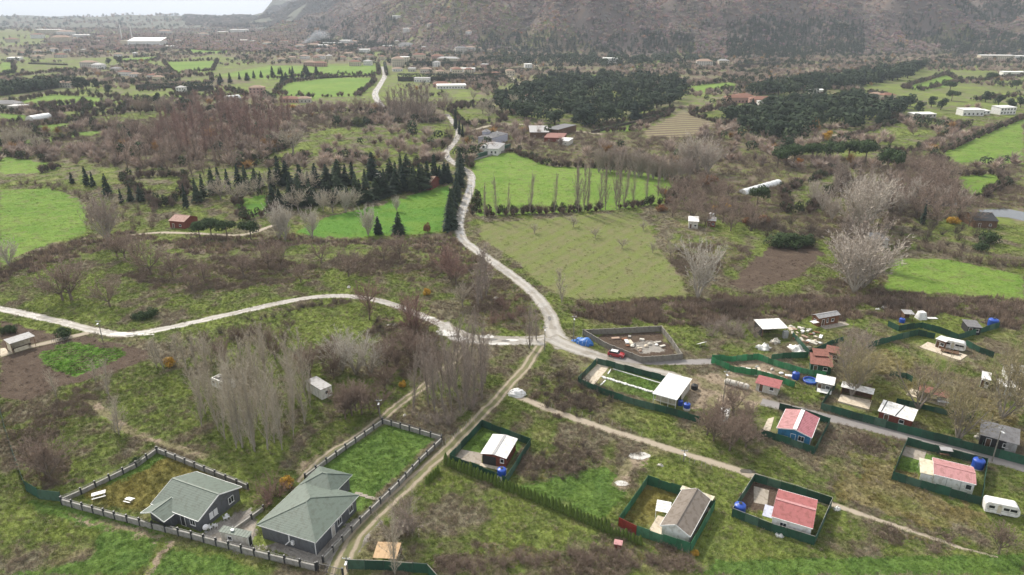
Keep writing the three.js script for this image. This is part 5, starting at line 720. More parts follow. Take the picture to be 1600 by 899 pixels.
// ---------------------------------------------------------------- walled rubble yard, car, tarpaulin
gardenWall('rough concrete wall round the rubble yard', [[911, 524], [975, 521], [1033, 518], [1049, 538], [1065, 562], [1035, 565], [1002, 567], [972, 555], [947, 545], [912, 524]], { h: 1.55, ph: 1.75, iron: false, mat: M.concreteDark, pw: .3, bay: 3 });
rnd = mulberry(77);
fillYard([[950, 530], [1020, 523], [1045, 545], [1010, 556]], 17, 'the rubble yard');
function fillYard(poly, n, where) { const ms = [M.stone, M.plaster, M.slab, M.concrete, M.wood, M.tilePale, M.roofWhite]; const what = ['grey', 'pale', 'sandy', 'concrete', 'brown', 'reddish', 'white']; fill(poly, n, .8).forEach(([x, y], i) => { const k = i % 7, g = i % 3 ? new RoundedBoxGeometry(rr(.8, 2.4), rr(.12, .45), rr(.5, 1.1), 1, .05) : stoneGeo(i).scale(rr(.5, .9), rr(.4, .7), rr(.4, .7)), m = mesh(i % 3 ? 'rubble_slab' : 'rubble_block', uvMetres(g), ms[k]); m.position.copy(G(x, y)).setY(.18); m.rotation.set(rr(-.08, .08), rnd() * 6, rr(-.08, .08)); tagged(m, `${what[k]} ${i % 3 ? 'slab' : 'block'} of debris lying in ${where}`, 'debris', `${what[k]} debris in ${where}`); }); }
function car(label, px, py, turn, mat) {
  const o = thing('car', label, 'car', G(px, py), turn), L = 4.1, W = 1.7, s = new THREE.Shape(); s.moveTo(-L / 2, .3); s.lineTo(L / 2 - .1, .3); s.quadraticCurveTo(L / 2 + .02, .45, L / 2 - .02, .7); s.quadraticCurveTo(L / 2 - .15, .88, L / 2 - .5, .93); s.lineTo(L / 2 - 1.15, 1); s.lineTo(-L / 2 + .05, 1); s.quadraticCurveTo(-L / 2 - .05, .6, -L / 2, .3);
  part('body', new THREE.ExtrudeGeometry(s, { depth: W - .16, bevelEnabled: true, bevelSize: .06, bevelThickness: .08, bevelSegments: 2 }).translate(0, 0, -W / 2 + .08), mat, o);
  const c = new THREE.Shape(); c.moveTo(-L / 2 + .08, 1); c.lineTo(L / 2 - 1.15, 1); c.lineTo(L / 2 - 1.85, 1.42); c.lineTo(-L / 2 + .45, 1.46); c.closePath(); part('cabin', new THREE.ExtrudeGeometry(c, { depth: W - .4, bevelEnabled: true, bevelSize: .05, bevelThickness: .1, bevelSegments: 2 }).translate(0, 0, -W / 2 + .2), M.glass, o);
  part('roof_panel', new RoundedBoxGeometry(1.75, .06, W - .35, 2, .03).translate(-.5, 1.5, 0), M.roofWhite, o); for (const x of [-1.25, 1.25]) for (const z of [-1, 1]) { const t = part('wheel', new THREE.CylinderGeometry(.31, .31, .2, 14).rotateX(Math.PI / 2).translate(x, .31, z * (W / 2 - .08)), M.rubber, o); part('rim', new THREE.CylinderGeometry(.19, .19, .03, 10).rotateX(Math.PI / 2).translate(x, .31, z * (W / 2 + .03)), M.greyMetal, t); }
  for (const z of [-.55, .55]) { part('headlight', new RoundedBoxGeometry(.1, .16, .36, 2, .04).translate(L / 2 - .02, .72, z), M.plastic, o); part('tail_light', box(.06, .3, .16, -L / 2 - .06, .78, z * 1.2), M.red, o); } part('bumper', box(.1, .16, W - .1, L / 2 + .02, .42, 0), M.black, o); return o;
}
car('red hatchback with pale roof parked beside the rubble yard wall', 963, 557, -.42, M.paint);
{ rnd = mulberry(5); const g = new THREE.SphereGeometry(1, 40, 20, 0, 6.283, 0, Math.PI / 2), p = g.attributes.position; for (let i = 0; i < p.count; i++) { const x = p.getX(i), y = p.getY(i), z = p.getZ(i), a = Math.atan2(z, x), f = 1 + .22 * (nz(N1, a * .3 + 2, y * .5) - .5) + .1 * Math.sin(a * 9 + y * 5) * (1 - y) ; p.setXYZ(i, x * f * 2.9, Math.pow(y, .7) * 1.9 * (1 + .15 * Math.sin(x * 5)), z * f * 1.7); } g.computeVertexNormals(); const o = thing('blue_tarpaulin', 'blue tarpaulin thrown over a heap beside the road junction', 'tarpaulin', G(913, 537), -.5); o.scale.setScalar(.85); part('cover', g, M.tarp, o); part('loose_flap', new THREE.PlaneGeometry(2.4, 1.6, 8, 6).rotateX(-Math.PI / 2).translate(-3.1, .12, -.3), M.tarp, o); for (const x of [-1.2, 0, 1.2]) part('rope', new THREE.TorusGeometry(1.75, .03, 5, 24, Math.PI).rotateY(Math.PI / 2).translate(x, .2, 0), M.plastic, o); }
{ const g = new THREE.SphereGeometry(1, 28, 14, 0, 6.283, 0, Math.PI / 2), p = g.attributes.position; for (let i = 0; i < p.count; i++) { const x = p.getX(i), y = p.getY(i), z = p.getZ(i), f = .85 + .4 * nz(N1, Math.atan2(z, x) * .3 + 1, y); p.setXYZ(i, x * f * 2, y * 1.3 * f, z * f * 1.3); } g.computeVertexNormals(); const m = mesh('chalk_heap', uvMetres(g), M.roofWhite); m.position.copy(G(808, 617)); tagged(m, 'white heap under sheeting where the pale track leaves the dirt track', 'heap'); }
{ const o = thing('solar_panel', 'small tilted white-backed panel in the green strip beyond the rubble yard', 'panel', G(1098, 542), .5); part('panel', box(2.4, .06, 1.4, 0, 1, 0).rotateX(-.5), M.roofWhite, o); for (const x of [-.9, .9]) part('leg', box(.07, 1, .07, x, .5, 0), M.greyMetal, o); }
pole('utility pole with lamp beside the road junction', 896, 533, 7.5); pole('thin utility pole at the top of the dirt track', 851, 548, 7); pole('utility pole on the lane beside the slate-roofed shed', 1550, 722, 8); pole('utility pole in the gardens near the blue house', 1130, 628, 8); pole('utility pole at the corner of the grassy plot', 594, 655, 5); pole('utility pole along the drive edge below the ploughed plot', 160, 532, 6); pole('utility pole beside the road above the junction', 737, 318, 9); pole('utility pole beside the road at the villa', 722, 215, 9); pole('utility pole on the green verge below the white-roofed cabin', 1068, 722, 3);
// broken fence of pale stakes along the drive
for (const [l, n, A, B] of [['leaning grey stake in the broken fence along the dirt track', 15, [690, 700], [745, 655]], ['thin grey stake along the pale track', 10, [862, 636], [1000, 682]], ['thin wooden stake beside the pale track corner', 7, [1062, 718], [1110, 735]]]) along([A, B], n, 2, 2).forEach(([x, y]) => { const m = mesh('fence_stake', new THREE.CylinderGeometry(.04, .05, 1.3, 5).translate(0, .62, 0), M.stone); m.position.copy(G(x, y)); m.rotation.set(rr(-.15, .15), 0, rr(-.15, .15)); tagged(m, l, 'stake', l + 's'); });
// ---------------------------------------------------------------- garden plots at the right
fence('bright green sheet fence, front run of the junk yard', [[1111, 568], [1146, 582], [1182, 588], [1226, 601], [1241, 607]], { h: 1.7, mat: M.sheetGreen, bay: 1.2 });
fence('bright green sheet fence, back run of the junk yard', [[1112, 564], [1142, 566], [1184, 563], [1216, 574], [1252, 585], [1290, 592]], { h: 1.7, mat: M.sheetGreen, bay: 1.4 });
fence('pale green fence behind the junk yard', [[1205, 563], [1222, 561], [1262, 560]], { h: 1.7, mat: M.netGreen });
fillYard([[1150, 578], [1190, 572], [1235, 588], [1225, 597], [1180, 588]], 22, 'the green-fenced junk yard');
waterTank('blue water tank in the corner of the junk yard', 1243, 592, .85, 1.9, {});
{ const o = thing('paddling_pool', 'round blue pool on the grass beside the junk yard', 'pool', G(1266, 597)); part('rim', new THREE.TorusGeometry(1.5, .22, 10, 26).rotateX(Math.PI / 2).translate(0, .4, 0), M.tank, o); part('wall', new THREE.CylinderGeometry(1.5, 1.55, .4, 26, 1, true).translate(0, .2, 0), M.tarp, o); part('water', new THREE.CircleGeometry(1.45, 24).rotateX(-Math.PI / 2).translate(0, .3, 0), std(.02, .1, .3, .08), o); }
function hut(name, label, p0, p1, p2, h, roofMat, wallMat, opt = {}) { const { o, w, d } = lot(name, label, opt.category || 'shed', p0, p1, p2, h, opt.group); if (opt.open) { for (const x of [-1, 1]) for (const z of [-1, 1]) part('post', box(.1, h, .1, x * (w / 2 - .15), h / 2, z * (d / 2 - .15)), M.wood, o); part('back_wall', box(w - .3, h - .1, .07, 0, h / 2, -d / 2 + .2), wallMat, o); part('side_wall', box(.07, h - .1, d - .4, -w / 2 + .2, h / 2, 0), wallMat, o); } else if (opt.rise) part('wall', gableWalls(w - .3, d - .3, h, opt.rise, 'x'), wallMat, o); else part('wall', box(w - .3, h, d - .3, 0, h / 2, 0), wallMat, o);
  if (opt.rise) gableRoof(o, w - .3, d - .3, h, opt.rise, 'x', .25, roofMat, { courses: 4, step: .015, ribs: opt.ribs || 10 }); else flatRoof(o, w - .3, d - .3, h + .04, opt.tilt ?? .3, .25, roofMat, opt.ribs || 8); if (!opt.open) { opening(o, 'door', 'front', w - .3, d - .3, -w * .25, 1, .85, 1.9, M.trim, opt.doorMat || M.brown); opening(o, 'window', 'front', w - .3, d - .3, w * .2, 1.35, .9, .8); } if (opt.more) opt.more(o, w, d, h); return o; }
hut('shed', 'low shed with red sheet roof in front of the junk yard', [1181, 599], [1217, 608], [1222, 598], 1.9, M.roofRed, M.plaster, { ribs: 14, tilt: .4 });
hut('brown_shed', 'larger rust-red roofed shed beside the junk yard', [1267, 569], [1301, 574], [1304, 561], 2.2, M.roofRust, M.netDark, { tilt: .7 }); hut('brown_shed', 'upper rust-red roofed shed behind the larger one', [1273, 556], [1296, 558], [1296, 550], 3, M.roofRust, M.brick, { tilt: .5 }); hut('brown_shed', 'small faded rust-roofed shed farthest right of the rusty group', [1291, 550], [1312, 554], [1312, 545], 2.4, M.roofRust, M.brown, {});
hut('white_shed', 'small shed with patched white roof beside the blue pool', [1275, 597], [1303, 603], [1306, 593], 2.2, M.roofWhite, M.concreteDark, { more(o, w, d, h) { part('front_sheet', box(w * .8, .05, 1.4, .2, 1.2, d / 2 + .6).rotateX(.2), M.roofWhite, o); } });
hut('shelter', 'long narrow white-roofed shelter above the lane', [1315, 605], [1364, 617], [1367, 610], 2.3, M.roofWhite, M.brown, { open: true, ribs: 16, tilt: .2 }); slab('terrace', [[1309, 629], [1314, 618], [1362, 628], [1358, 642]], M.slab, .35);
hut('brick_shed', 'brick shed with grey-white sheet roof behind the lane fence', [1373, 643], [1426, 659], [1430, 642], 2.2, M.roofWhite, M.brick, { ribs: 12, more(o, w, d, h) { part('roof_batten', [bar(V3(-w * .42, h + .16, d / 2), V3(-w * .4, h + .42, -d / 2), .16, .08), bar(V3(0, h + .16, d / 2), V3(w * .12, h + .42, -d / 2), .16, .08)], M.black, o); } });
hut('carport', 'open carport with white roof at the edge of the brown hedge', [1192, 515], [1231, 513], [1222, 500], 2.6, M.roofWhite, M.black, { open: true, tilt: .4, more(o, w, d, h) { part('front_sheet', box(w * .8, .04, 2.2, .4, h + .22, d / 2 - 1).rotateX(.06), M.roofGrey, o); part('cupboard', box(1.3, 2, .9, w / 2 - .6, 1, d / 2 + .4), M.greyMetal, o); } });
hut('wooden_cabin', 'red-brown wooden cabin with pale grey roof below the brown hedge', [1280, 498], [1313, 492], [1304, 486], 2.6, M.roofGrey, M.wood, { rise: .5, category: 'cabin', ribs: 12, more(o, w, d, h) { opening(o, 'window', 'front', w - .3, d - .3, -w * .05, 1.4, .5, 1.1); opening(o, 'window', 'left', w - .3, d - .3, 0, 1.4, .8, .9); part('side_canopy', box(2, .06, 1.6, -w / 2 - 1, 1.6, d / 2 - .4), M.roofWhite, o); } }); slab('concrete_pad', [[1280, 510], [1318, 502], [1328, 508], [1290, 515]], M.paver, .05);
fillYard([[1232, 510], [1270, 515], [1295, 535], [1262, 545], [1235, 525]], 30, 'the white-strewn garden below the wooden cabin');
fence('dark green fence beside the white-strewn garden', [[1238, 527], [1264, 555], [1300, 540], [1318, 533]], { h: 1.5 });
fence('zigzag dark green fence of the upper right plot', [[1387, 510], [1404, 518], [1439, 513], [1470, 522], [1497, 532], [1530, 522], [1561, 513]], { h: 1.8 });
fence('lower dark green fence behind the camper', [[1345, 548], [1380, 538], [1420, 528], [1434, 525], [1460, 530]], { h: 1.8 }); fence('dark green fence right of the camper', [[1508, 541], [1530, 552], [1552, 560]], { h: 1.8 });
waterTank('small blue tank on red legs in the upper right plot', 1408, 510, .75, 1.3, { stand: 1.2, legs: true }); waterTank('big blue tank at the right end of the zigzag fence', 1551, 509, 1.3, 2.2, {});
hut('shelter', 'grey-roofed shelter at the top of the upper right plot', [1414, 491], [1429, 492], [1427, 486], 2.2, M.roofGrey, M.brown, { open: true, tilt: .1 });
{ const o = thing('white_tent', 'white tapered tent in the upper right plot', 'tent', G(1439, 498), .1); const g = new THREE.CylinderGeometry(1.1, 1.7, 2.1, 4).rotateY(Math.PI / 4).translate(0, 1.05, 0); part('canvas', g, M.roofWhite, o); part('flap', box(3, .05, 1.2, 3, .4, .5).rotateZ(-.05), M.roofWhite, o); for (const s of [-1, 1]) part('guy_peg', box(.08, .3, .08, s * 2.3, .15, 1), M.iron, o); }
hut('dark_shed', 'black shed beside the big blue tank', [1513, 511], [1535, 513], [1536, 503], 2.2, M.roofSlate, M.black, { tilt: .1 });
slab('concrete_pad', [[1437, 543], [1450, 535], [1512, 556], [1500, 564]], M.slab, .12);
caravan('white rounded camper standing on the concrete pad', 1491, 546, -.62, { L: 4.6, H: 2, W: 2.1, name: 'camper' }); hut('brown_hut', 'small brown hut with white roof beside the camper', [1463, 530], [1478, 535], [1483, 529], 2.3, M.roofWhite, M.wood, { tilt: .05 });
{ const o = thing('dark_trailer', 'flat dark trailer lying in front of the camper', 'trailer', G(1484, 552), -.6); part('bed', box(4, .2, 1.7, 0, .5, 0), M.brown, o); part('frame_rail', box(4.6, .12, .12, .3, .35, 0), M.iron, o); for (const z of [-.8, .8]) part('wheel', new THREE.CylinderGeometry(.28, .28, .18, 12).rotateX(Math.PI / 2).translate(-.3, .28, z), M.rubber, o); }
hut('terrace_shelter', 'long rust-roofed terrace shelter among the bare trees', [1436, 611], [1482, 623], [1487, 616], 2.3, M.roofRust, M.cream, { open: true, ribs: 14, tilt: .3 }); slab('terrace', [[1416, 618], [1424, 609], [1482, 624], [1478, 637]], M.slab, .25);
[[1462, 627, 1.6], [1472, 634, 2.2], [1467, 624, 1]].forEach(([x, y, s], i) => { const o = thing('white_table', ['white table under the rust-roofed terrace shelter', 'large white table at the front of the rust-roofed terrace', 'small white stand at the back of the rust-roofed terrace'][i], 'table', G(x, y).setY(.25), -.3); part('top', box(s, .06, 1, 0, .78, 0), M.roofWhite, o); for (const a of [-.4, .4]) for (const b of [-.4, .4]) part('leg', box(.06, .75, .06, a * s, .375, b), M.trim, o); });
hut('slate_shed', 'shed with dark slate-grey roof above the lane at the right edge', [1532, 680], [1592, 696], [1595, 678], 2.3, M.roofSlate, M.black, { ribs: 16, tilt: .8, more(o, w, d, h) { part('side_panel', box(w * .28, h - .1, .06, w * .34, h / 2, d / 2 - .1), M.roofGrey, o); } });
fence('long dark green fence along the upper side of the lane', [[1282, 641], [1330, 655], [1420, 679], [1500, 700], [1560, 716], [1610, 730]], { h: 1.85 }); fence('dark green garden fence left of the brick shed', [[1282, 640], [1296, 618], [1305, 607]], { h: 1.5, mat: M.netDark }); fence('dark green garden fence right of the bare trees', [[1532, 705], [1545, 670], [1550, 655]], { h: 1.5 }); fence('dark green fence below the rust-roofed terrace', [[1400, 632], [1440, 640], [1520, 660]], { h: 1.4 }); fence('dark green fence behind the tall bare garden tree', [[1390, 588], [1415, 592], [1425, 598]], { h: 1.6 });
hut('white_trailer', 'white box trailer among the trees at the right edge', [1535, 592], [1548, 595], [1553, 585], 2.3, M.roofWhite, M.white, { tilt: .05, category: 'trailer' }); hut('white_trailer', 'long white trailer beside the sandy yard at the right edge', [1562, 603], [1590, 608], [1592, 598], 2.2, M.roofWhite, M.white, { tilt: .05, category: 'trailer' }); hut('white_marquee', 'white rounded marquee at the right edge behind the trailers', [1578, 583], [1606, 586], [1606, 574], 2.4, M.roofWhite, M.white, { rise: 1, category: 'tent' }); slab('sandy_yard', [[1585, 612], [1600, 600], [1640, 600], [1640, 628], [1590, 625]], M.slab, .04);
{ const { o, w, d } = lot('white_cabin_pod', 'small white rounded cabin pod left of the blue house', 'cabin', [1124, 648], [1139, 651], [1146, 638], 1.9); part('shell', new RoundedBoxGeometry(w, 1.8, d, 3, .3).translate(0, .95, 0), M.white, o); part('window', box(.6, .5, .05, -.1, 1.2, d / 2 + .005), M.glass, o); part('hatch', box(w * .7, .06, d * .5, 0, 1.87, -.2), M.plastic, o); }
{ const p = G(1134, 600), q = G(1168, 609), o = thing('wrapped_bundle', 'long bundle wrapped in white sheeting left of the red-roofed shed', 'bundle', p), v = q.clone().sub(p); part('wrapping', new THREE.CapsuleGeometry(.7, v.length() - .6, 5, 12).rotateZ(Math.PI / 2).rotateY(Math.atan2(-v.z, v.x)).translate(v.x / 2, .7, v.z / 2), M.plaster, o); for (const t of [.2, .5, .8]) part('strap', new THREE.TorusGeometry(.72, .04, 5, 16).rotateY(Math.PI / 2 + Math.atan2(-v.z, v.x)).translate(v.x * t, .7, v.z * t), M.black, o); }
[[1193, 545, 2.6, 'long white sheet lying below the carport'], [1212, 535, 2.2, 'white sheeting beside the carport garden'], [1245, 548, 3, 'white tarpaulin heap above the rusty sheds'], [1385, 655, 2, 'white plastic heap beside the lane fence'], [1395, 660, 1.6, 'pale blue plastic sheet on the lane fence'], [1382, 482, 1.2, 'white sack in the far right garden'], [1372, 484, .9, 'small white sack beside the far path'], [775, 467, 1.2, 'white sack among the bushes by the junction'], [545, 449, 1, 'white sack beside the left road crest'], [1032, 728, .8, 'pale drum beside the fence corner'], [1308, 796, 1, 'white sack right of the red-roofed house'], [632, 650, .7, 'white bag in the grass between the tracks'], [1218, 838, .9, 'white scrap below the red-roofed house'], [1530, 684, 1.4, 'white heap beside the slate-roofed shed']].forEach(([x, y, s, l], i) => { const g = new THREE.SphereGeometry(1, 22, 10, 0, 6.283, 0, Math.PI / 2), q = g.attributes.position; for (let k = 0; k < q.count; k++) { const x = q.getX(k), y = q.getY(k), z = q.getZ(k), a = Math.atan2(z, x), f = .45 + .9 * nz(N2, a * .4 + i * .31, y * .4); q.setXYZ(k, x * f * s * .8, y * f * s * .42 * (1 + .3 * Math.sin(x * 7 + i)), z * f * s * .55); } g.computeVertexNormals(); const m = mesh('white_heap', uvMetres(g), i % 2 ? M.plaster : M.white); m.position.copy(G(x, y)).setY(0); m.rotation.y = i; tagged(m, l, 'heap'); });
// ---------------------------------------------------------------- left side: farm pavilion, wrecked caravan, container
hut('pavilion', 'farm pavilion with grey lattice roof at the left edge', [15, 538], [53, 526], [43, 521], 2.7, M.roofGrey, M.cream, { open: true, ribs: 14, tilt: .2, more(o, w, d) { part('half_wall', box(w * .6, 1, .12, -w * .1, .5, d / 2 - .2), M.cream, o); } }); slab('pool_terrace', [[0, 556], [0, 545], [8, 544], [14, 553]], M.slab, .06);
{ const a = G(82, 540), o = thing('metal_gate', 'dark metal gate at the end of the farm drive', 'gate', a, .5); for (let i = 0; i < 9; i++) part('bar', box(.05, 1.4, .05, i * .45, .8, 0), M.iron, o); for (const y of [.2, 1.5]) part('rail', box(3.7, .07, .06, 1.8, y, 0), M.iron, o); }
{ const o = caravan('burnt-out white caravan with blackened roof among the poplars', 350, 607, -.55, { L: 5.6, W: 2.3, H: 2, name: 'wrecked_caravan' }); part('charred_roof', new RoundedBoxGeometry(4, .16, 1.7, 1, .05).translate(-.3, 2.56, 0), M.black, o); part('roof_junk', [box(1, .3, .8, -1.2, 2.7, .2), box(.7, .2, .6, .6, 2.7, -.3)], M.concrete, o); }
{ const { o, w, d } = lot('site_container', 'white site container with grey roof in the rough ground', 'container', [477, 595], [501, 610], [515, 601], 2.6); part('wall', new RoundedBoxGeometry(w, 2.5, d, 2, .05).translate(0, 1.3, 0), M.white, o); part('roof', box(w + .1, .1, d + .1, 0, 2.6, 0), M.roofGrey, o); for (let i = 1; i < 5; i++) part('cladding_seam', box(.05, 2.3, .04, -w / 2 + i * w / 5, 1.3, d / 2 + .01), M.greyMetal, o); opening(o, 'window', 'right', w, d, 0, 1.5, .8, .8); }
{ const m = mesh('washed_path', uvMetres(box(3, .06, .7)), M.slab); m.position.copy(G(614, 512)).setY(.05); m.rotation.y = .5; tagged(m, 'pale concrete slab below the road left of the puddles', 'slab'); }
hut('red_farmhouse', 'ruined red brick farmhouse beside the umbrella pines', [263, 345], [287, 347], [290, 337], 3, M.pink, M.brick, { rise: 1.4, category: 'house', ribs: 0 }); hut('white_hut', 'small white hut with dish in the thicket beyond the orchard', [1076, 346], [1092, 347], [1093, 340], 3, M.roofWhite, M.plaster, { category: 'hut' }); hut('brown_hut', 'small hut with pale roof right of the white hut in the thicket', [1105, 345], [1119, 346], [1120, 341], 2.6, M.roofGrey, M.brick, { category: 'hut' }); waterTank('white domed tank between the two thicket huts', 1112, 340, 1.2, 2.2, { mat: M.plastic });
hut('farm_shed', 'long grey shed hidden by the pinkish bare trees', [1365, 375], [1390, 376], [1392, 366], 3, M.roofGrey, M.plaster, {}); hut('black_roofed_shed', 'shed with black gable roof by the pond', [1524, 345], [1561, 346], [1560, 334], 3, M.black, M.brown, { rise: 1.8, ribs: 0 });
// polytunnels
function tunnel(label, a, b, r) { const p = G(...a), q = G(...b), v = q.clone().sub(p), L = v.length(), o = thing('polytunnel', label, 'polytunnel', p, Math.atan2(-v.z, v.x)); part('cover', new THREE.CylinderGeometry(r, r, L, 20, 1, true, 0, Math.PI).rotateZ(Math.PI / 2).translate(L / 2, 0, 0), std(.68, .69, .69, .35), o); for (const x of [0, L]) part('end_wall', new THREE.CircleGeometry(r, 18, 0, Math.PI).rotateY(Math.PI / 2).translate(x, 0, 0), M.white, o); for (let i = 1; i < 8; i++) part('hoop', new THREE.TorusGeometry(r + .03, .05, 4, 18, Math.PI).rotateY(Math.PI / 2).translate(L * i / 8, 0, 0), M.greyMetal, o); }
tunnel('white polytunnel behind the lone umbrella pine', [1160, 303], [1216, 287], 2.2); tunnel('white polytunnel beside the left strip fields', [46, 189], [76, 184], 4); tunnel('short white polytunnel at the upper left pasture', [353, 156], [373, 154], 4);
structure('pond', (() => { const s = new THREE.Shape([[1528, 328], [1570, 326], [1620, 335], [1620, 350], [1575, 340], [1540, 338]].map(p => { const q = G(...p); return new THREE.Vector2(q.x, -q.z); })); return new THREE.ShapeGeometry(s).rotateX(-Math.PI / 2).translate(0, .05, 0); })(), std(.05, .055, .055, .05));
structure('pond', (() => { const s = new THREE.Shape([[1400, 312], [1440, 310], [1500, 316], [1520, 324], [1440, 320], [1405, 318]].map(p => { const q = G(...p); return new THREE.Vector2(q.x, -q.z); })); return new THREE.ShapeGeometry(s).rotateX(-Math.PI / 2).translate(0, .055, 0); })(), std(.05, .055, .055, .05));

// ---------------------------------------------------------------- villas and the distant village
{ const { o, w, d } = lot('white_villa', 'white villa with arched windows beside the upper road', 'villa', [750, 232], [778, 233], [779, 224], 4); part('wall', box(w, 4, d, 0, 2, 0), M.white, o); hipRoof(o, w, d, 4, 1.8, .4, M.roofGrey, { courses: 6, caps: false }); for (const u of [-.38, -.22]) opening(o, 'window', 'front', w, d, u * w, 1.8, 1.1, 2); for (const u of [.15, .36]) opening(o, 'window', 'front', w, d, u * w, 1.9, 1.1, 1.5); part('dormer', gableWalls(2.6, 2, 5.4, .9, 'z').translate(-w * .3, 0, d / 2 - .9), M.white, o); part('dormer_window', box(1.4, 1.2, .1, -w * .3, 5, d / 2 + .12), M.glass, o); }
{ const { o, w, d } = lot('grey_villa', 'blue-grey villa with towers behind the white villa', 'villa', [747, 214], [769, 216], [770, 207], 5); part('wall', box(w, 5, d, 0, 2.5, 0), M.lavender, o); hipRoof(o, w, d, 5, 2, .4, M.roofSlate, { courses: 5, caps: false }); part('tower', box(4, 8, 4, -w * .25, 4, d * .2), M.lavender, o); part('tower_roof', new THREE.ConeGeometry(3.4, 1.8, 4).rotateY(Math.PI / 4).translate(-w * .25, 8.9, d * .2), M.roofSlate, o); for (const u of [.1, .34]) for (const y of [1.5, 3.8]) opening(o, 'window', 'front', w, d, u * w, y, 1.2, 1.3); part('chimney', box(.8, 2, .8, w * .3, 7, 0), M.white, o); }
fence('clipped dark green hedge and fence in front of the white villa', [[718, 252], [750, 246], [797, 231]], { h: 2.6, mat: M.netDark, thick: 1, bay: 6 }); gardenWall('pale low wall in front of the villa hedge', [[724, 254], [752, 248], [800, 234]], { h: .9, ph: 1, iron: false, bay: 7 });
hut('farm_shed', 'wide farm shed with grey roof right of the villas', [828, 207], [858, 207], [862, 197], 4, M.roofGrey, M.brown, {}); hut('farm_shed', 'farm shed with dark solar roof right of the villas', [852, 201], [872, 203], [872, 193], 4.5, M.roofSlate, M.brown, {}); hut('farm_shed', 'low reddish shed below the solar-roofed farm shed', [850, 215], [880, 216], [880, 209], 3, M.roofRust, M.brick, {}); hut('farm_shed', 'small pale-roofed shed among the bare hedge', [872, 220], [888, 221], [889, 216], 3, M.roofWhite, M.plaster, {});
hut('white_house', 'white house hidden among the conifers behind the green field', [659, 284], [673, 285], [674, 276], 4, M.tilePale, M.brick, { rise: 1.6, category: 'house', ribs: 0 }); hut('white_shed', 'long low white shed beside the conifer row', [585, 276], [600, 276], [602, 272], 2.4, M.roofWhite, M.white, {});
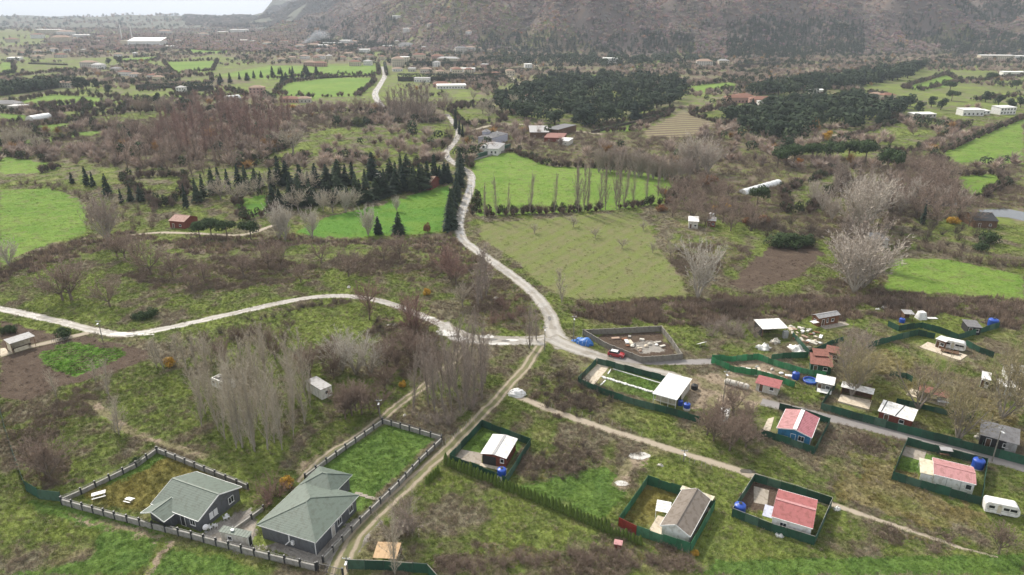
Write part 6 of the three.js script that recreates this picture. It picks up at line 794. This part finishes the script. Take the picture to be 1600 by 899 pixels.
// distant houses: the same four-square houses with hipped or flat roofs; [px, base py, width, depth, height, roof, wall, what]
const FAR = [];
const wallsOf = { w: M.white, c: M.cream, p: M.pink, g: M.plaster, t: M.tilePale }, wallWord = { w: 'white', c: 'cream', p: 'pink', g: 'grey', t: 'terracotta' }, roofsOf = { t: M.tile, p: M.tilePale, w: M.roofWhite, g: M.roofGrey, s: M.roofSlate }, roofWord = { t: 'red-tiled', p: 'pale-tiled', w: 'white', g: 'grey', s: 'dark' };
function farHouse(px, py, w, d, h, rk, wk, where, turn = 0, dist = 0) {
  let p; if (dist) { const depthGuess = dist; const x = (px - 800) / FOCAL * (depthGuess * cP + CAM_HEIGHT * sP); p = V3(x, landHeight(x, -dist), -dist); } else { p = G(px, py); const y = landHeight(p.x, p.z); for (let k = 0; k < 12; k++) { const q = G(px, py, Math.min(landHeight(p.x, p.z), 60)); p = p.lerp(q, .5); } p.y = landHeight(p.x, p.z); }
  const storeys = h > 5 ? 'two-storey' : 'low', o = thing('village_house', `${storeys} ${wallWord[wk]} house with ${roofWord[rk]} roof ${where}`, 'house', p, turn); FAR.push(o);
  part('wall', box(w, h + 1.5, d, 0, h / 2 - .75, 0), wallsOf[wk], o); if (rk === 'w' || rk === 'g' && h < 6) flatRoof(o, w, d, h + .05, .6, .4, roofsOf[rk], 0); else hipRoof(o, w, d, h, Math.min(w, d) * .22, .5, roofsOf[rk], { courses: 3, step: .05, caps: false });
  const n = Math.max(2, Math.round(w / 3.5)); for (let y = 1.6; y < h - .8; y += 2.9) for (let i = 0; i < n; i++) { const g = box(1.3, 1.4, .12, -w / 2 + (i + .5) * w / n, y, d / 2 + .02); part('window', g, M.glass, o); }
  return o;
}
[[403, 150, 15, 10, 9, 'p', 'p', 'left of the upper left crop field'], [455, 160, 20, 9, 4, 't', 'p', 'below the upper left crop field'], [475, 160, 14, 9, 4, 'p', 'g', 'at the right end of the pink row'],
 [196, 118, 16, 10, 5, 't', 'w', 'left of the row of dark trees'], [212, 120, 14, 9, 4, 'p', 'w', 'in the middle of the upper left hamlet'], [240, 122, 14, 10, 4, 't', 'w', 'right in the upper left hamlet'], [248, 126, 13, 9, 5, 'p', 'c', 'in front in the upper left hamlet'], [105, 137, 18, 10, 6, 'p', 'g', 'beside the big dark tree'], [140, 106, 26, 12, 9, 'p', 'g', 'above the big dark tree'], [155, 108, 18, 12, 7, 'g', 'w', 'right of the pale block'], [182, 112, 14, 10, 5, 's', 'g', 'under the two pointed trees'], [284, 145, 9, 8, 6, 'g', 'w', 'beside the clipped dark hedge'],
 [24, 95, 24, 12, 6, 'w', 'w', 'at the far left field'], [10, 168, 26, 12, 4, 's', 'g', 'at the left edge farmyard'], [30, 172, 14, 9, 4, 'g', 'g', 'in the left edge farmyard'], [95, 90, 20, 14, 6, 't', 'g', 'in the far left hamlet'], [60, 92, 18, 12, 5, 'p', 'c', 'left in the far left hamlet'], [265, 75, 20, 12, 5, 'w', 'w', 'beyond the far left fields'], [242, 72, 22, 14, 6, 'w', 'w', 'behind the far hedge'], [380, 66, 22, 12, 6, 'w', 'w', 'above the long far field'], [395, 67, 20, 12, 5, 'w', 'g', 'right above the long far field'], [500, 104, 22, 12, 6, 't', 'p', 'above the twin crop fields'], [485, 103, 20, 12, 6, 'p', 'p', 'left above the twin crop fields'], [555, 103, 18, 12, 7, 't', 'c', 'by the village road bend'], [575, 102, 14, 10, 7, 'g', 'w', 'close to the village road'], [500, 92, 22, 12, 6, 'p', 'w', 'behind the twin crop fields'], [520, 80, 20, 12, 6, 't', 'w', 'near the smoke'], [570, 82, 24, 14, 7, 'w', 'w', 'beyond the smoke'], [545, 88, 20, 12, 6, 'p', 'c', 'right of the smoke'],
 [622, 104, 20, 14, 13, 'p', 'c', 'forming a tall block at the village edge'], [632, 98, 18, 12, 10, 'w', 'c', 'behind the tall cream block'], [655, 92, 26, 14, 8, 't', 'c', 'left of the twin villas'], [684, 94, 24, 14, 8, 't', 'p', 'right of the twin villas'], [682, 104, 12, 10, 7, 'g', 'w', 'below the twin villas'], [608, 75, 34, 12, 6, 'w', 'w', 'left of the school'], [634, 76, 34, 16, 11, 's', 'w', 'resembling a school'], [640, 64, 30, 14, 9, 'w', 'w', 'above the school'], [622, 60, 24, 12, 7, 'w', 'w', 'left above the school'], [720, 72, 26, 16, 12, 's', 'g', 'with balconies under the mountain'], [700, 76, 40, 14, 6, 'g', 'c', 'long and low under the mountain'], [735, 82, 22, 12, 7, 'p', 'w', 'beside the balconied block'], [705, 138, 34, 16, 4, 'w', 'w', 'with wide glasshouse roofs'], [690, 136, 20, 12, 4, 't', 'p', 'left of the glasshouse'], [660, 128, 20, 10, 5, 'g', 'w', 'behind the long hedge'], [712, 112, 16, 10, 5, 'p', 'w', 'in the clipped gardens'], [730, 112, 24, 10, 5, 'w', 'w', 'right in the clipped gardens'], [775, 120, 12, 10, 5, 't', 'p', 'at the village road fork'], [797, 118, 12, 10, 7, 'p', 'c', 'beside the village road fork'], [825, 106, 12, 9, 6, 'w', 'w', 'right of the fork'], [830, 158, 18, 10, 5, 'p', 'w', 'at the left foot of the conifer grove'], [850, 152, 14, 9, 5, 't', 'g', 'beside the conifer grove'], [953, 100, 26, 18, 10, 'w', 'w', 'on stilts with a butterfly roof'], [1100, 104, 26, 16, 9, 'p', 'g', 'under the mountain wood'], [1130, 100, 18, 12, 6, 'g', 'c', 'right under the mountain wood'],
 [1152, 160, 24, 12, 5, 't', 'p', 'at the head of the brown terraces'], [1160, 158, 20, 12, 5, 't', 'w', 'beside the brown terraces'], [1190, 163, 24, 12, 5, 't', 'p', 'left of the terrace farm'], [1208, 166, 28, 12, 4, 'w', 'w', 'with long white barns'], [1275, 146, 14, 8, 4, 'w', 'w', 'at the ploughed strip'], [1385, 156, 14, 10, 5, 't', 'c', 'half hidden in the wood'], [1368, 155, 12, 10, 5, 'p', 'g', 'left half hidden in the wood'], [1515, 180, 18, 10, 5, 'w', 'w', 'at the hedge end'], [1530, 178, 14, 8, 3, 'w', 'w', 'low beside the hedge end'], [1440, 183, 20, 9, 3, 'w', 'g', 'below the wood corner'], [1567, 178, 16, 10, 6, 'w', 'w', 'behind the right umbrella pine'], [1590, 118, 44, 12, 5, 'w', 'w', 'long at the right edge'], [1555, 94, 60, 16, 9, 'w', 'c', 'with rows of openings under the mountain'], [1590, 94, 30, 14, 8, 'w', 'w', 'at the right edge under the mountain'],
].forEach(a => farHouse(...a, (a[0] % 7 - 3) * .07));
// rows of small houses among the village trees, counted from the left
for (const [where, line, n] of [['in the row above the twin crop fields', [[436, 97], [520, 90], [596, 93]], 9], ['in the row along the foot of the hill', [[604, 70], [690, 68], [765, 84]], 10], ['in the hamlet around the bonfire smoke', [[462, 84], [530, 76], [592, 72]], 9], ['in the gardens right of the village road', [[618, 112], [690, 118], [760, 108]], 7], ['in the scattered hamlet at the far left', [[30, 84], [120, 82], [210, 90]], 8], ['below the great white hall', [[120, 66], [230, 64], [340, 70]], 8]]) along(line, n, 4, 3).sort((a, b) => a[0] - b[0]).forEach(([x, y], i) => { const wk = 'wcgwcp'[Math.floor(rnd() * 6)], rk = 'tppgt'[Math.floor(rnd() * 5)], o = farHouse(x, y, rr(10, 17), rr(9, 12), rr(4, 8), rk, wk, where, rr(-.5, .5)); o.userData.label = `${ord(i)} small house from left ${where}`; o.userData.group = `small houses ${where}`; });
// the far town, standing on the plain and the first slopes; [px, metres away, w, d, h, roof, wall, where]
[[541, 1950, 30, 16, 11, 'w', 'w', 'high on the hill above the village'], [555, 1960, 18, 12, 8, 'p', 'w', 'right of the hilltop block'], [520, 1900, 50, 16, 8, 'w', 'c', 'on the hill terrace'], [490, 1850, 34, 14, 7, 'p', 'c', 'left on the hill terrace'], [505, 1800, 26, 14, 9, 'w', 'w', 'under the hill terrace'], [470, 1800, 22, 12, 8, 'p', 'w', 'left under the hill terrace'], [420, 1900, 24, 14, 8, 'p', 'w', 'among trees left of the hill'], [445, 2000, 20, 12, 7, 't', 'w', 'in the trees below the hill'], [376, 2600, 60, 20, 14, 'w', 'w', 'far out on the spur'], [350, 2500, 34, 16, 10, 'w', 'c', 'left out on the spur'],
 [80, 2900, 120, 30, 16, 'w', 'c', 'on the horizon ridge'], [105, 2700, 60, 24, 14, 'p', 'w', 'right on the horizon ridge'], [60, 2600, 40, 20, 12, 't', 'w', 'left on the horizon ridge'], [130, 2400, 50, 20, 10, 'w', 'w', 'below the horizon ridge'], [98, 2000, 44, 24, 16, 'p', 'c', 'in the far left trees'], [160, 2300, 30, 16, 9, 't', 'w', 'left of the minarets'], [20, 2300, 36, 18, 10, 't', 'c', 'at the far left edge'], [260, 2500, 40, 20, 12, 'p', 'w', 'right of the great white hall'], [290, 2700, 34, 18, 10, 't', 'w', 'far right of the great white hall'], [180, 2600, 40, 20, 14, 'w', 'w', 'behind the minarets'], [215, 2800, 36, 18, 16, 'w', 'c', 'between the minarets and the horizon'], [320, 2400, 28, 14, 9, 'p', 'w', 'left of the far wood'],
].forEach(([px, m, ...r], i) => farHouse(px, 0, ...r, (i % 5 - 2) * .12, m));
for (const [px, l] of [[192, 'left of the two thin pale minarets on the horizon'], [208, 'right of the two thin pale minarets on the horizon']]) { const D = 2150, x = (px - 800) / FOCAL * (D * cP + CAM_HEIGHT * sP), o = thing('minaret', l, 'minaret', V3(x, landHeight(x, -D), -D)); part('shaft', new THREE.CylinderGeometry(1.3, 1.8, 46, 10).translate(0, 22, 0), M.white, o); part('balcony', new THREE.CylinderGeometry(2.3, 1.4, 2, 10).translate(0, 34, 0), M.white, o); part('spire', new THREE.ConeGeometry(1.6, 10, 10).translate(0, 50, 0), M.roofGrey, o); }
{ const D = 1900, x = (232 - 800) / FOCAL * (D * cP + CAM_HEIGHT * sP), o = thing('great_hall', 'great white industrial hall below the minarets', 'hall', V3(x, landHeight(x, -D), -D)); part('wall', box(84, 14, 40, 0, 6, 0), M.white, o); part('roof', slope(V3(-43, 13, 21), V3(43, 13, 21), V3(43, 21, -21), V3(-43, 21, -21), 3, .1, 14, .3), M.roofWhite, o); for (let i = 0; i < 8; i++) part('door', box(5, 6, .4, -36 + i * 10.3, 3, 20.2), M.roofGrey, o); part('annex', box(20, 16, 20, -52, 7, 6), M.cream, o); }
// clipped evergreen hedges between the fields
const hedgeMat = leafM.dark;
function hedge(label, a, b, h, w) { rnd = mulberry(Math.round(a[0] * 7 + a[1])); const p = G(...a), q = G(...b), v = q.clone().sub(p), L = v.length(), u = v.clone().normalize(), s = V3(-u.z, 0, u.x), C = new Soup(), n = Math.min(2600, Math.round(L * h * 3)); for (let i = 0; i < n; i++) { const t = rnd() * L, k = rnd(), side = rr(-1, 1), y = k < .6 ? rnd() * h : h * rr(.9, 1.12), c = k < .6 ? (side < 0 ? -1 : 1) * rr(.85, 1.05) : side; leafTri(C, u.clone().multiplyScalar(t).addScaledVector(s, c * w / 2).setY(y), V3(s.x * c + rr(-.4, .4), k < .6 ? rr(0, .6) : 1, s.z * c + rr(-.4, .4)).normalize(), rr(.5, 1) * (h > 4 ? .9 : .5)); } const o = thing('hedge', label, 'hedge', V3(p.x, 0, p.z)); mesh('foliage', C.geo(), hedgeMat, o); part('stem_row', [bar(V3(0, h * .3, 0), v.clone().setY(h * .3), w * .5, h * .6)], bark.dark, o); }
hedge('long tall clipped dark hedge below the village', [622, 127], [728, 127], 9, 5); hedge('right half of the tall dark hedge below the village', [730, 126], [790, 122], 7, 5); hedge('short dark clipped hedge beside the white house', [285, 143], [334, 141], 9, 6); hedge('dark hedge in front of the big dark tree', [0, 150], [115, 134], 7, 5); hedge('low dark hedge above the upper left field', [212, 140], [278, 137], 5, 4); hedge('tall dark hedge in front of the terracotta villas', [645, 104], [680, 104], 8, 4); hedge('dark hedge behind the clipped gardens', [690, 104], [745, 102], 7, 5); hedge('dark hedge along the lower edge of the conifer grove', [925, 208], [1042, 180], 3, 3); hedge('dark clipped hedge right of the clipped gardens', [760, 116], [820, 112], 6, 5); hedge('hedge between the twin crop fields', [440, 126], [586, 118], 3, 4); hedge('dark hedge under the mountain at the right', [1150, 108], [1220, 100], 9, 6); hedge('dark hedge at the left edge of the village road', [604, 118], [601, 104], 8, 4); hedge('dark hedge beside the far left farm', [45, 100], [105, 102], 4, 4);

// ---------------------------------------------------------------- ground cover and far woods: what nobody could count
rnd = mulberry(4000);
const ROADGRID = new Map(); for (const r of ROADLINES) { const k = Math.round(r[0] / 8) + ',' + Math.round(r[1] / 8); if (!ROADGRID.has(k)) ROADGRID.set(k, []); ROADGRID.get(k).push(r); }
function onRoad(x, z, m) { const i = Math.round(x / 8), j = Math.round(z / 8); for (let a = -1; a <= 1; a++) for (let b = -1; b <= 1; b++) { const l = ROADGRID.get((i + a) + ',' + (j + b)); if (l) for (const r of l) { const dx = x - r[0], dz = z - r[1], w = r[2] + m; if (dx * dx + dz * dz < w * w) return true; } } return false; }
// footprints kept free of weeds: buildings, pads and vehicles
const KEEP = []; scene.updateMatrixWorld(true);
for (const o of scene.children) { const c = o.userData.category; if (['house', 'shed', 'cabin', 'caravan', 'car', 'tarpaulin', 'canopy', 'container', 'hut', 'villa', 'trailer', 'tent', 'water tank', 'polytunnel', 'wall'].includes(c) || ['concrete_pad', 'paving', 'terrace', 'sandy_yard', 'pool_terrace', 'pond'].includes(o.name.replace(/_\d+$/, ''))) { if (c === 'wall') continue; const inv = new THREE.Matrix4().copy(o.matrixWorld).invert(), b = new THREE.Box3(), t = new THREE.Box3(); o.traverse(m => { if (m.isMesh) { m.geometry.computeBoundingBox(); t.copy(m.geometry.boundingBox); if (m !== o && m.parent !== o) t.applyMatrix4(m.parent.matrix); b.union(t); } }); const wb = new THREE.Box3().setFromObject(o); KEEP.push([inv, b, wb]); } }
const kv = new THREE.Vector3();
function kept(x, z) { for (const [inv, b, wb] of KEEP) { if (x < wb.min.x || x > wb.max.x || z < wb.min.z || z > wb.max.z) continue; kv.set(x, .1, z).applyMatrix4(inv); if (kv.x > b.min.x - .1 && kv.x < b.max.x + .1 && kv.z > b.min.z - .1 && kv.z < b.max.z + .1) return true; } return false; }
function inView(x, z, pad = 130) { const [px, py, d] = pixelOf(x, 0, z); return d > 0 && px > -pad && px < 1600 + pad && py < 980; }
function scatter(name, geo, mat, spots) { const m = new THREE.InstancedMesh(geo, mat, spots.length), M4 = new THREE.Matrix4(), q = new THREE.Quaternion(), c = new THREE.Color(); spots.forEach(([x, y, z, s, sy, col, tilt = 0], i) => { q.setFromEuler(new THREE.Euler(tilt * rr(-1, 1), rnd() * 6.283, tilt * rr(-1, 1))); M4.compose(V3(x, y, z), q, V3(s, sy, s)); m.setMatrixAt(i, M4); m.setColorAt(i, c.setRGB(...col)); }); m.name = numbered(name); m.userData.kind = 'stuff'; m.castShadow = m.receiveShadow = true; scene.add(m); return m; }
function tuftGeo(seed, n, spreadR, w) { rnd = mulberry(seed); const S = new Soup(); for (let i = 0; i < n; i++) { const a = rnd() * 6.28, r = Math.sqrt(rnd()) * .35, p = V3(Math.cos(a) * r, -.03, Math.sin(a) * r), t = V3(Math.cos(a) * (r + spreadR * rr(.3, 1)), rr(.5, 1), Math.sin(a) * (r + spreadR * rr(.3, 1))), u = V3(-Math.sin(a), 0, Math.cos(a)).multiplyScalar(w * rr(.7, 1.2)); S.tri(p.clone().add(u), p.clone().sub(u), t); } return S.geo(); }
function twiggyGeo(seed, n, w) { rnd = mulberry(seed); const S = new Soup(); for (let i = 0; i < n; i++) { const d = spread(UP, rr(.05, 1.25), rnd() * 6.28), p = V3(rr(-.3, .3), -.05, rr(-.3, .3)), e = p.clone().addScaledVector(d, rr(.55, 1.05)); twig(S, p, e, w); for (let k = 0; k < 2; k++) { const m = p.clone().lerp(e, rr(.35, .85)); twig(S, m, m.clone().addScaledVector(spread(d, rr(.3, 1), rnd() * 6.28), rr(.2, .45)), w * .8); } } return S.geo(); }
const grassGeo = tuftGeo(1, 18, .32, .036), reedGeo = tuftGeo(2, 16, .25, .035), scrubGeo = twiggyGeo(3, 22, .05);
const tintMat = new THREE.MeshPhysicalMaterial({ color: 0xffffff, roughness: 1, specularIntensity: .15, side: THREE.DoubleSide });
rnd = mulberry(4100);
{ const grass = [], scrub = [], reed = [];
  function pass(x0, x1, z0, z1, n, size) { for (let i = 0; i < n; i++) {
      const x = rr(x0, x1), z = rr(z0, z1); if (!inView(x, z)) continue; const k = coverAt(x, z); if (onRoad(x, z, -.1) || kept(x, z)) continue;
      const b = nz(N2, x / 23 + .3, z / 23), a = nz(N1, x / 61, z / 61), brown = nz(N2, x / 23 + .3, z / 23) * .6 + nz(N4, x / 160, z / 160) * .4, r = rnd();
      if (k === GRAVEL || k === TERRACE || k === SOIL && r > .06) continue;
      if (k === REED) { const v = rr(.75, 1.25), dn = nz(N1, x / 29 + .2, z / 29); if (dn < .36) { grass.push([x, 0, z, rr(.7, 1.2) * size, rr(.25, .5), m3(C3.grassA, C3.olive, rnd()).map(c => c * v * 1.2), .3]); continue; } if (r < .3 + .4 * sstep(.45, .65, nz(N2, x / 43, z / 43))) reed.push([x, 0, z, rr(.8, 1.3) * size, rr(1.1, 2.3), m3([.34, .26, .19], [.24, .18, .135], rnd()).map(c => c * v), .15]); else scrub.push([x, 0, z, rr(.8, 1.8), rr(.7, 1.5), [.15 * v, .115 * v, .09 * v]]); continue; }
      if (k === SCRUB || k === WOOD) { const v = rr(.7, 1.3), den = nz(N1, x / 37 + .7, z / 37); if (den > .42 && r < .6) scrub.push([x, 0, z, rr(.6, 1.5) * size, rr(.5, 1.3) * size, m3([.17, .13, .1], [.25, .2, .15], rnd()).map(c => c * v)]); else grass.push([x, 0, z, rr(.7, 1.3) * size, rr(.25, .5), m3(coverColour(k, x, z), [.17, .2, .05], .5).map(c => c * rr(.95, 1.5)), .3]); continue; }
      if (k === CROP || k === CROPDARK) { if (r < .4) grass.push([x, 0, z, rr(.7, 1.2) * size, rr(.08, .16), coverColour(k, x, z).map(c => c * rr(1, 1.3)), .3]); continue; }
      const lush = sward(x, z) + (k === PASTURE ? .07 : 0); if ((k === MEADOW || k === PASTURE) && lush < .45 && r < .34) { const v = rr(.8, 1.3); scrub.push([x, 0, z, rr(.5, 1.1) * size, rr(.4, .9), m3([.2, .155, .115], [.29, .235, .17], rnd()).map(c => c * v)]); continue; }
      if ((k === PASTURE || k === STRAW) && r < .04) { const v = rr(.8, 1.2); scrub.push([x, 0, z, rr(.5, 1), rr(.4, .8), [.28 * v, .23 * v, .165 * v]]); continue; }
      if (k === DIRT && r > .25) continue; if (k === ORCHARD && r > .05) continue;
      const low = k === LAWN ? .2 : k === STRAW ? .3 : .28, c = coverColour(k, x, z), v = rr(.95, 1.35), dry = (k === MEADOW || k === PASTURE) && rnd() < .22 ? .6 : 0; grass.push([x, 0, z, rr(.6, 1.3) * size, rr(.6, 1.5) * low, m3(c, [.3, .26, .15], dry).map(q => q * v), .35]);
    } }
  pass(-130, 130, -150, -78, 105000, 1); pass(-180, 180, -230, -150, 95000, 1.15); pass(-270, 270, -350, -230, 80000, 1.6); pass(-420, 420, -620, -350, 60000, 2.6);
  scatter('meadow_grass', grassGeo, tintMat, grass); scatter('scrub_growth', scrubGeo, tintMat, scrub); scatter('reeds', reedGeo, tintMat, reed); }
// far crowns: clumps of small faces, 10 m tall
function crownGeo(seed, n, form) { rnd = mulberry(seed); const S = new Soup(); for (let i = 0; i < n; i++) { const t = rnd(), a = rnd() * 6.28; if (form === 'cone') { const r = 2.6 * Math.pow(1 - t, .8) * rr(.7, 1.1); leafTri(S, V3(Math.cos(a) * r, .8 + t * 9, Math.sin(a) * r), V3(Math.cos(a), .7, Math.sin(a)).normalize(), rr(.8, 1.3) * (1.1 - .6 * t)); } else { const d = V3(rr(-1, 1), rr(-.6, 1), rr(-1, 1)).normalize(), k = rr(.75, 1.05); leafTri(S, V3(d.x * 4 * k, 5 + d.y * 4.6 * k, d.z * 4 * k), d.clone().add(V3(rr(-.5, .5), rr(-.3, .6), rr(-.5, .5))).normalize(), rr(.8, 1.5)); } } return S.geo(); }
const coneGeo = crownGeo(11, 46, 'cone'), ballGeo = crownGeo(12, 52, 'ball'), fuzzGeo = (() => { rnd = mulberry(13); const S = new Soup(); for (let i = 0; i < 90; i++) { const d = spread(UP, rr(.05, 1.1), rnd() * 6.28), p = V3(rr(-.4, .4), rr(.5, 3), rr(-.4, .4)), e = p.clone().addScaledVector(d, rr(3.5, 7)); twig(S, p, e, .8); } return S.geo(); })();
rnd = mulberry(5000);
{ const bare = [], dark = [], round = [];
  for (let i = 0; i < 190000; i++) { const z = -1150 - 2600 * Math.pow(rnd(), 1.35), x = rr(-.62, .86) * -z + rr(-50, 50), d = beyondFoot(x, z); const y = landHeight(x, z); if (y < 2) continue; const [px, py] = pixelOf(x, y, z); if (px < -120 || px > 1720 || py < -130 || py > 130) continue; if (rnd() > .75) continue;
    const m = nz(N1, x / 900 + .1, z / 900), n2 = nz(N2, x / 260, z / 260); const con = (px > 745 && px < 1085 && py > 46 + 18 * n2) || (px > 1135 && px < 1350 && py > 14 + 34 * n2) || (px > 1470 && py > 40 + 25 * n2) || (px > 1380 && m > .62) || (px < 620 && px > 480 && py > 28 && n2 > .5);
    const v = rr(.75, 1.25); if (con ? rnd() < .85 : rnd() < .03 + .25 * sstep(.68, .8, n2)) dark.push([x, y, z, rr(.9, 1.5), rr(.9, 1.4), m3([.03, .044, .028], [.05, .062, .036], rnd()).map(c => c * v), .05]); else (rnd() < .6 ? round : bare).push([x, y, z, rr(.9, 1.3), rr(.5, .85), (rnd() < .1 * sstep(.4, .7, m) ? [.46, .27, .14] : m3([.44, .33, .285], [.36, .29, .25], sstep(.35, .65, n2))).map(c => c * (.85 + .3 * rnd())), .15]); }
  for (let i = 0; i < 26000; i++) { const z = rr(-3600, -6200), x = -rr(.18, .44) * -z, y = landHeight(x, z); if (y < 25) continue; const [px, py] = pixelOf(x, y, z); if (py < -60 || px > 700) continue; const v = rr(.85, 1.15); bare.push([x, y, z, rr(2.2, 3.2), rr(1.2, 1.8), m3([.24, .19, .15], [.16, .14, .11], rnd()).map(c => c * v), .15]); } scatter('hillside_bare_wood', fuzzGeo, tintMat, bare); scatter('hillside_brush_wood', ballGeo, tintMat, round.map(q => { q[5] = q[5].map(c => c * .72); return q; })); scatter('hillside_conifer_wood', coneGeo, tintMat, dark); }
{ const bare = [], dark = [];
  function far(n, z0, z1, sc, dk) { for (let i = 0; i < n; i++) { const z = rr(z0, z1), x = rr(-.86, .86) * -z; const k = coverAt(x, z), g = nz(N1, x / 420 + .6, z / 420), y = landHeight(x, z); if (y > 40 && z > -1800 || y > 8 && beyondFoot(x, z) > 60) continue; if (!(k === WOOD && g > .4 && rnd() < .6 || k === SCRUB && g > .4 && rnd() < .4 || k === PASTURE && g > .7 && rnd() < .4 || k === MEADOW && g > .52 && rnd() < .5 || z < -1050 && z > -1900 && beyondFoot(x, z) > -260 && rnd() < .5)) continue; if (onRoad(x, z, 3)) continue; const near = FAR.some(h => Math.abs(h.position.x - x) < 14 && z - h.position.z < 40 && z - h.position.z > -10); if (near) continue; const v = rr(.75, 1.3), n2 = nz(N2, x / 300 + .3, z / 300); if (rnd() < (n2 > .55 ? dk : .12)) dark.push([x, y, z, rr(.5, 1) * sc, rr(.5, .95) * sc, m3([.03, .042, .024], [.055, .07, .035], rnd()).map(c => c * v), .05]); else bare.push([x, y, z, rr(.55, 1.05) * sc, rr(.45, .9) * sc, (rnd() < .05 ? [.36, .22, .09] : m3([.34, .26, .215], [.44, .36, .3], rnd())).map(c => c * v), .2]); } }
  // ragged hedgerows round the farther fields
  for (const P of POLYS) { if (![CROP, CROPDARK, PASTURE, SOIL].includes(P.k) || P.z1 > -262) continue; for (let i = 0; i < P.pts.length; i++) { const a = P.pts[i], b = P.pts[(i + 1) % P.pts.length], L = Math.hypot(b[0] - a[0], b[1] - a[1]), D = -(a[1] + b[1]) / 2, gap = D < 600 ? 1 : 2, thickEdge = nz(N2, a[0] / 90, a[1] / 90); { const pa = pixelOf(a[0], 0, a[1])[0], pb = pixelOf(b[0], 0, b[1])[0]; if (thickEdge < .3 || pa < 3 && pb < 3 || pa > 1597 && pb > 1597) continue; } for (let s = 0; s < L; s += gap) { const t = s / L, x = mix(a[0], b[0], t) + rr(-2, 2), z = mix(a[1], b[1], t) + rr(-2, 2); if (nz(N1, x / 55, z / 55) < .3 || onRoad(x, z, 1.5)) continue; const v = rr(.7, 1.2), k = rr(.2, .6) * (D > 600 ? 1.4 : 1); if (rnd() < .3) dark.push([x, 0, z, k * .7, k, [.05 * v, .06 * v, .03 * v], .1]); else bare.push([x, 0, z, k, k, m3([.2, .15, .12], [.15, .115, .09], rnd()).map(c => c * v), .2]); } } }
  // the dense inside of the evergreen woods
  const woods = [[[[905, 203], [985, 192], [1045, 170], [1076, 148], [1060, 128], [960, 122], [870, 124], [790, 150], [770, 172], [850, 198]], 260], [[[1135, 192], [1180, 215], [1240, 232], [1290, 192], [1330, 205], [1400, 190], [1425, 165], [1330, 158], [1210, 165]], 190], [[[1180, 154], [1290, 146], [1360, 136], [1440, 112], [1430, 104], [1290, 128], [1180, 142]], 220], [[[0, 152], [110, 137], [110, 132], [0, 142]], 60], [[[750, 100], [900, 108], [1100, 100], [1100, 92], [760, 90]], 240]];
  for (const [poly, n] of woods) for (const [px, py] of fill(poly, n, 2.5)) { const p = G(px, py), v = rr(.75, 1.3), k = rr(.9, 1.5); dark.push([p.x, 0, p.z, k * 1.05, k, m3([.032, .048, .028], [.05, .066, .036], rnd()).map(c => c * v), .05]); }
  far(6000, -720, -380, 1.1, .08); far(26000, -1250, -720, .95, .5); far(22000, -2400, -1250, 1.15, .6); far(16000, -3800, -2400, 1.6, .6); far(16000, -6000, -3800, 3, .7); scatter('valley_bare_wood', fuzzGeo, tintMat, bare); scatter('valley_evergreen_wood', ballGeo, tintMat, dark); }
// smoke from the bonfire beyond the fields
{ rnd = mulberry(61); const p = G(468, 76), gs = []; for (let i = 0; i < 34; i++) { const t = i / 33, g = new THREE.IcosahedronGeometry(2.5 + t * 11, 2), q = g.attributes.position; for (let k = 0; k < q.count; k++) { const x = q.getX(k), y = q.getY(k), z = q.getZ(k), f = .7 + .6 * nz(N1, x * .02 + i * .17, z * .02 + y * .03); q.setXYZ(k, x * f * 1.3, y * f * .7, z * f); } g.translate(t * 62 + rr(-4, 4) * t * 2, 3 + Math.pow(t, .8) * 34 + rr(-3, 3) * t, rr(-6, 6) * t); gs.push(g); } const m = mesh(numbered('smoke'), merge(gs), new THREE.MeshStandardMaterial({ color: lin(.8, .82, .86), roughness: 1, transparent: true, opacity: .055, side: THREE.DoubleSide, depthWrite: false }), scene); m.position.copy(p); m.castShadow = false; m.userData.kind = 'stuff'; }

renderer.render(scene, camera);
